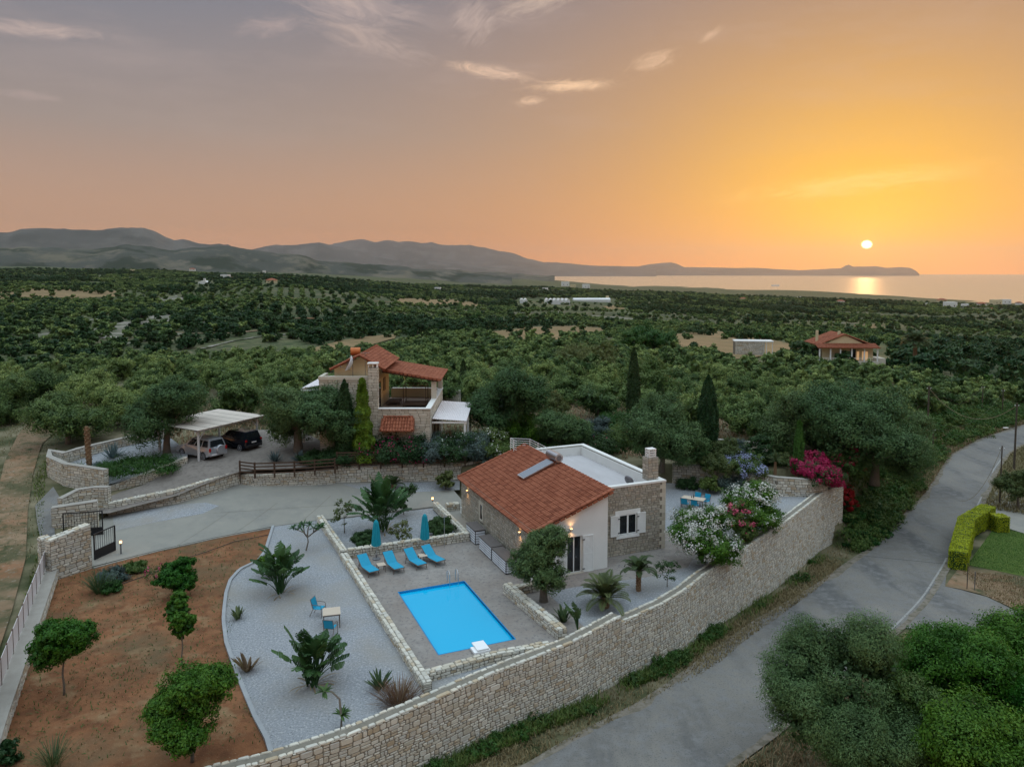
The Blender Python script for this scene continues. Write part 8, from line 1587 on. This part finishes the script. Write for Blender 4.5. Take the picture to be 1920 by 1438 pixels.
def areag(pxs, n, z=None, f=hit):
    P = [f(*p) for p in pxs]; xs = [p.x for p in P]; ys = [p.y for p in P]; X = rv.uniform(min(xs), max(xs), n); Y = rv.uniform(min(ys), max(ys), n); k = inpoly(X, Y, [(p.x, p.y) for p in P]); X, Y = X[k], Y[k]; return np.column_stack([X, Y, (T(X, Y) if z is None else z(X, Y))])
blade_field('soil_weeds', areag([(97, 1091), (300, 1030), (500, 1000), (430, 1100), (440, 1250), (500, 1390), (20, 1438), (0, 1383)], 5200, zs, lambda x, y: at(x, y, 0)), .16, .016, 'weed', 'small scattered weeds on the red soil', lean=(.2, 1.3))
blade_field('lawn_blades', areag([(1813, 1062), (1868, 985), (1925, 1003), (1990, 1090)], 30000, zr_, atr) + np.array([0, 0, .07]), .07, .012, 'hedgeg', 'short mown grass of the lawn')
blade_field('yard_weeds', areag([(1800, 1070), (1925, 1085), (1960, 1170), (1850, 1118)], 4000, zr_, atr) + np.array([0, 0, .04]), .2, .02, 'dry', 'sparse dry weeds in the side yard')
blade_field('track_grass', areag([(-60, 1100), (70, 1040), (60, 960), (90, 850), (240, 740), (60, 740), (-60, 800)], 30000), .22, .02, 'dry', 'dry grass on the dirt track verge'); blade_field('track_green_grass', areag([(30, 1180), (75, 1040), (62, 900), (90, 850), (110, 840), (85, 905), (80, 1000)], 30000), .25, .025, 'weed', 'green weeds between the dirt track and the entrance walls')
blade_field('grove_grass', areag([(240, 800), (480, 740), (900, 740), (1500, 760), (1500, 850), (1180, 860), (960, 860), (880, 850), (330, 835)], 26000), .5, .05, 'dry', 'dry grass under the grove trees'); blade_field('garden_ground_cover', areag([(900, 850), (1180, 850), (1300, 880), (1500, 900), (1500, 840), (1250, 815), (1000, 805)], 26000), .35, .06, 'gcov', 'low green ground plants in the back garden')
WE = areag([(1575, 1000), (1590, 940), (1640, 915), (1705, 940), (1650, 1015), (1610, 1035)], 700); WE = WE[:130]; clumps('wall_end_scrub', WE[:len(WE) // 2], 1.5, 420, .16, 'weed', 'dry green scrub beyond the end of the roadside wall'); clumps('wall_end_bushes', WE[len(WE) // 2:], 1.3, 420, .15, 'gcov', 'dark bushes beyond the end of the roadside wall')
for k_, ((xa_, ya_, za_), (xb_, yb_, zb_2)) in enumerate([((330, 1024, 0), (430, 962, .35)), ((440, 1000, 0), (520, 945, .45)), ((560, 982, 0), (620, 935, .4)), ((690, 964, 0), (735, 928, .3)), ((400, 968, .2), (760, 942, .15))]):
    a_, b_ = at(xa_, ya_, za_), at(xb_, yb_, zb_2); n_ = Vector((-(b_ - a_).y, (b_ - a_).x, 0)).normalized() * .02
    strip('drive_joint', [a_ + n_, b_ + n_], [a_ - n_, b_ - n_], lambda X, Y: np.maximum(zdrv(X, Y), 0), MT['mortar'], 30, 1, .016)
SH = areag([(1300, 1500), (1440, 1400), (1500, 1360), (1700, 1190), (1800, 1200), (1750, 1500)], 26000, zr_, atr); blade_field('shoulder_grass', SH[:16000], .34, .022, 'dry', 'dry grass under the foreground trees'); blade_field('shoulder_weeds', SH[16000:], .34, .022, 'weed', 'green weeds under the foreground trees')
# irrigation hose on the soil, chaff and pebbles
hp = [at(x, y, .05) for x, y in [(505, 1002), (440, 1015), (385, 1035), (330, 1052), (285, 1075), (235, 1092), (190, 1112)]]; b0 = hp[0]; tag(MB().tube([p - b0 for p in hp], .022, 5).build('irrigation_hose', MT['plastic'], loc=b0), 'black irrigation hose snaking over the red soil', 'hose')
kp = resample(CURB, 60); f_, L_ = polyframe([(p.x, p.y) for p in kp]); A_ = [Vector((*f_(s, .09), 0)) for s in L_]; B_ = [Vector((*f_(s, -.09), 0)) for s in L_]; kb = MB(); vs = []
for a, b in zip(A_, B_): vs += [(a.x, a.y, -.1), (a.x, a.y, .10), (b.x, b.y, .10), (b.x, b.y, -.1)]
kb.add(vs, [(i * 4 + j, i * 4 + (j + 1) % 4, i * 4 + 4 + (j + 1) % 4, i * 4 + 4 + j) for i in range(59) for j in range(4)]); tag(kb.build('kerb', mat('white_kerb', [(.27, .28, .29), (.35, .36, .37)], .8, 2)), kind='structure')
dk_ = pa([(173, 1064), (300, 1031), (400, 1009), (512, 988)]); f_, L_ = polyframe([(p.x, p.y) for p in dk_]); kb = MB(); vs = []
for s in L_:
    for la, z in ((.16, -.15), (.16, .02), (0, .02), (0, -.15)): q = f_(s, la); vs.append((q.x, q.y, z))
kb.add(vs, [(i * 4 + j, i * 4 + (j + 1) % 4, i * 4 + 4 + (j + 1) % 4, i * 4 + 4 + j) for i in range(3) for j in range(4)]); tag(kb.build('kerb', MT['conc']), kind='structure')
# ------------------------------------------------------------------ haze
def haze():
    m = bpy.data.materials.new('haze'); m.use_nodes = True; nt = m.node_tree; nt.nodes.clear(); o = nt.nodes.new('ShaderNodeOutputMaterial'); v = nt.nodes.new('ShaderNodeVolumePrincipled')
    v.inputs['Color'].default_value = (.66, .65, .68, 1); v.inputs['Density'].default_value = 2.1e-5; v.inputs['Anisotropy'].default_value = .68; nt.links.new(v.outputs[0], o.inputs['Volume'])
    b = MB(); b.bx(-45000, 48000, -200, 47500, -330, 1420); h = b.build('haze', m); tag(h, kind='stuff')
haze()
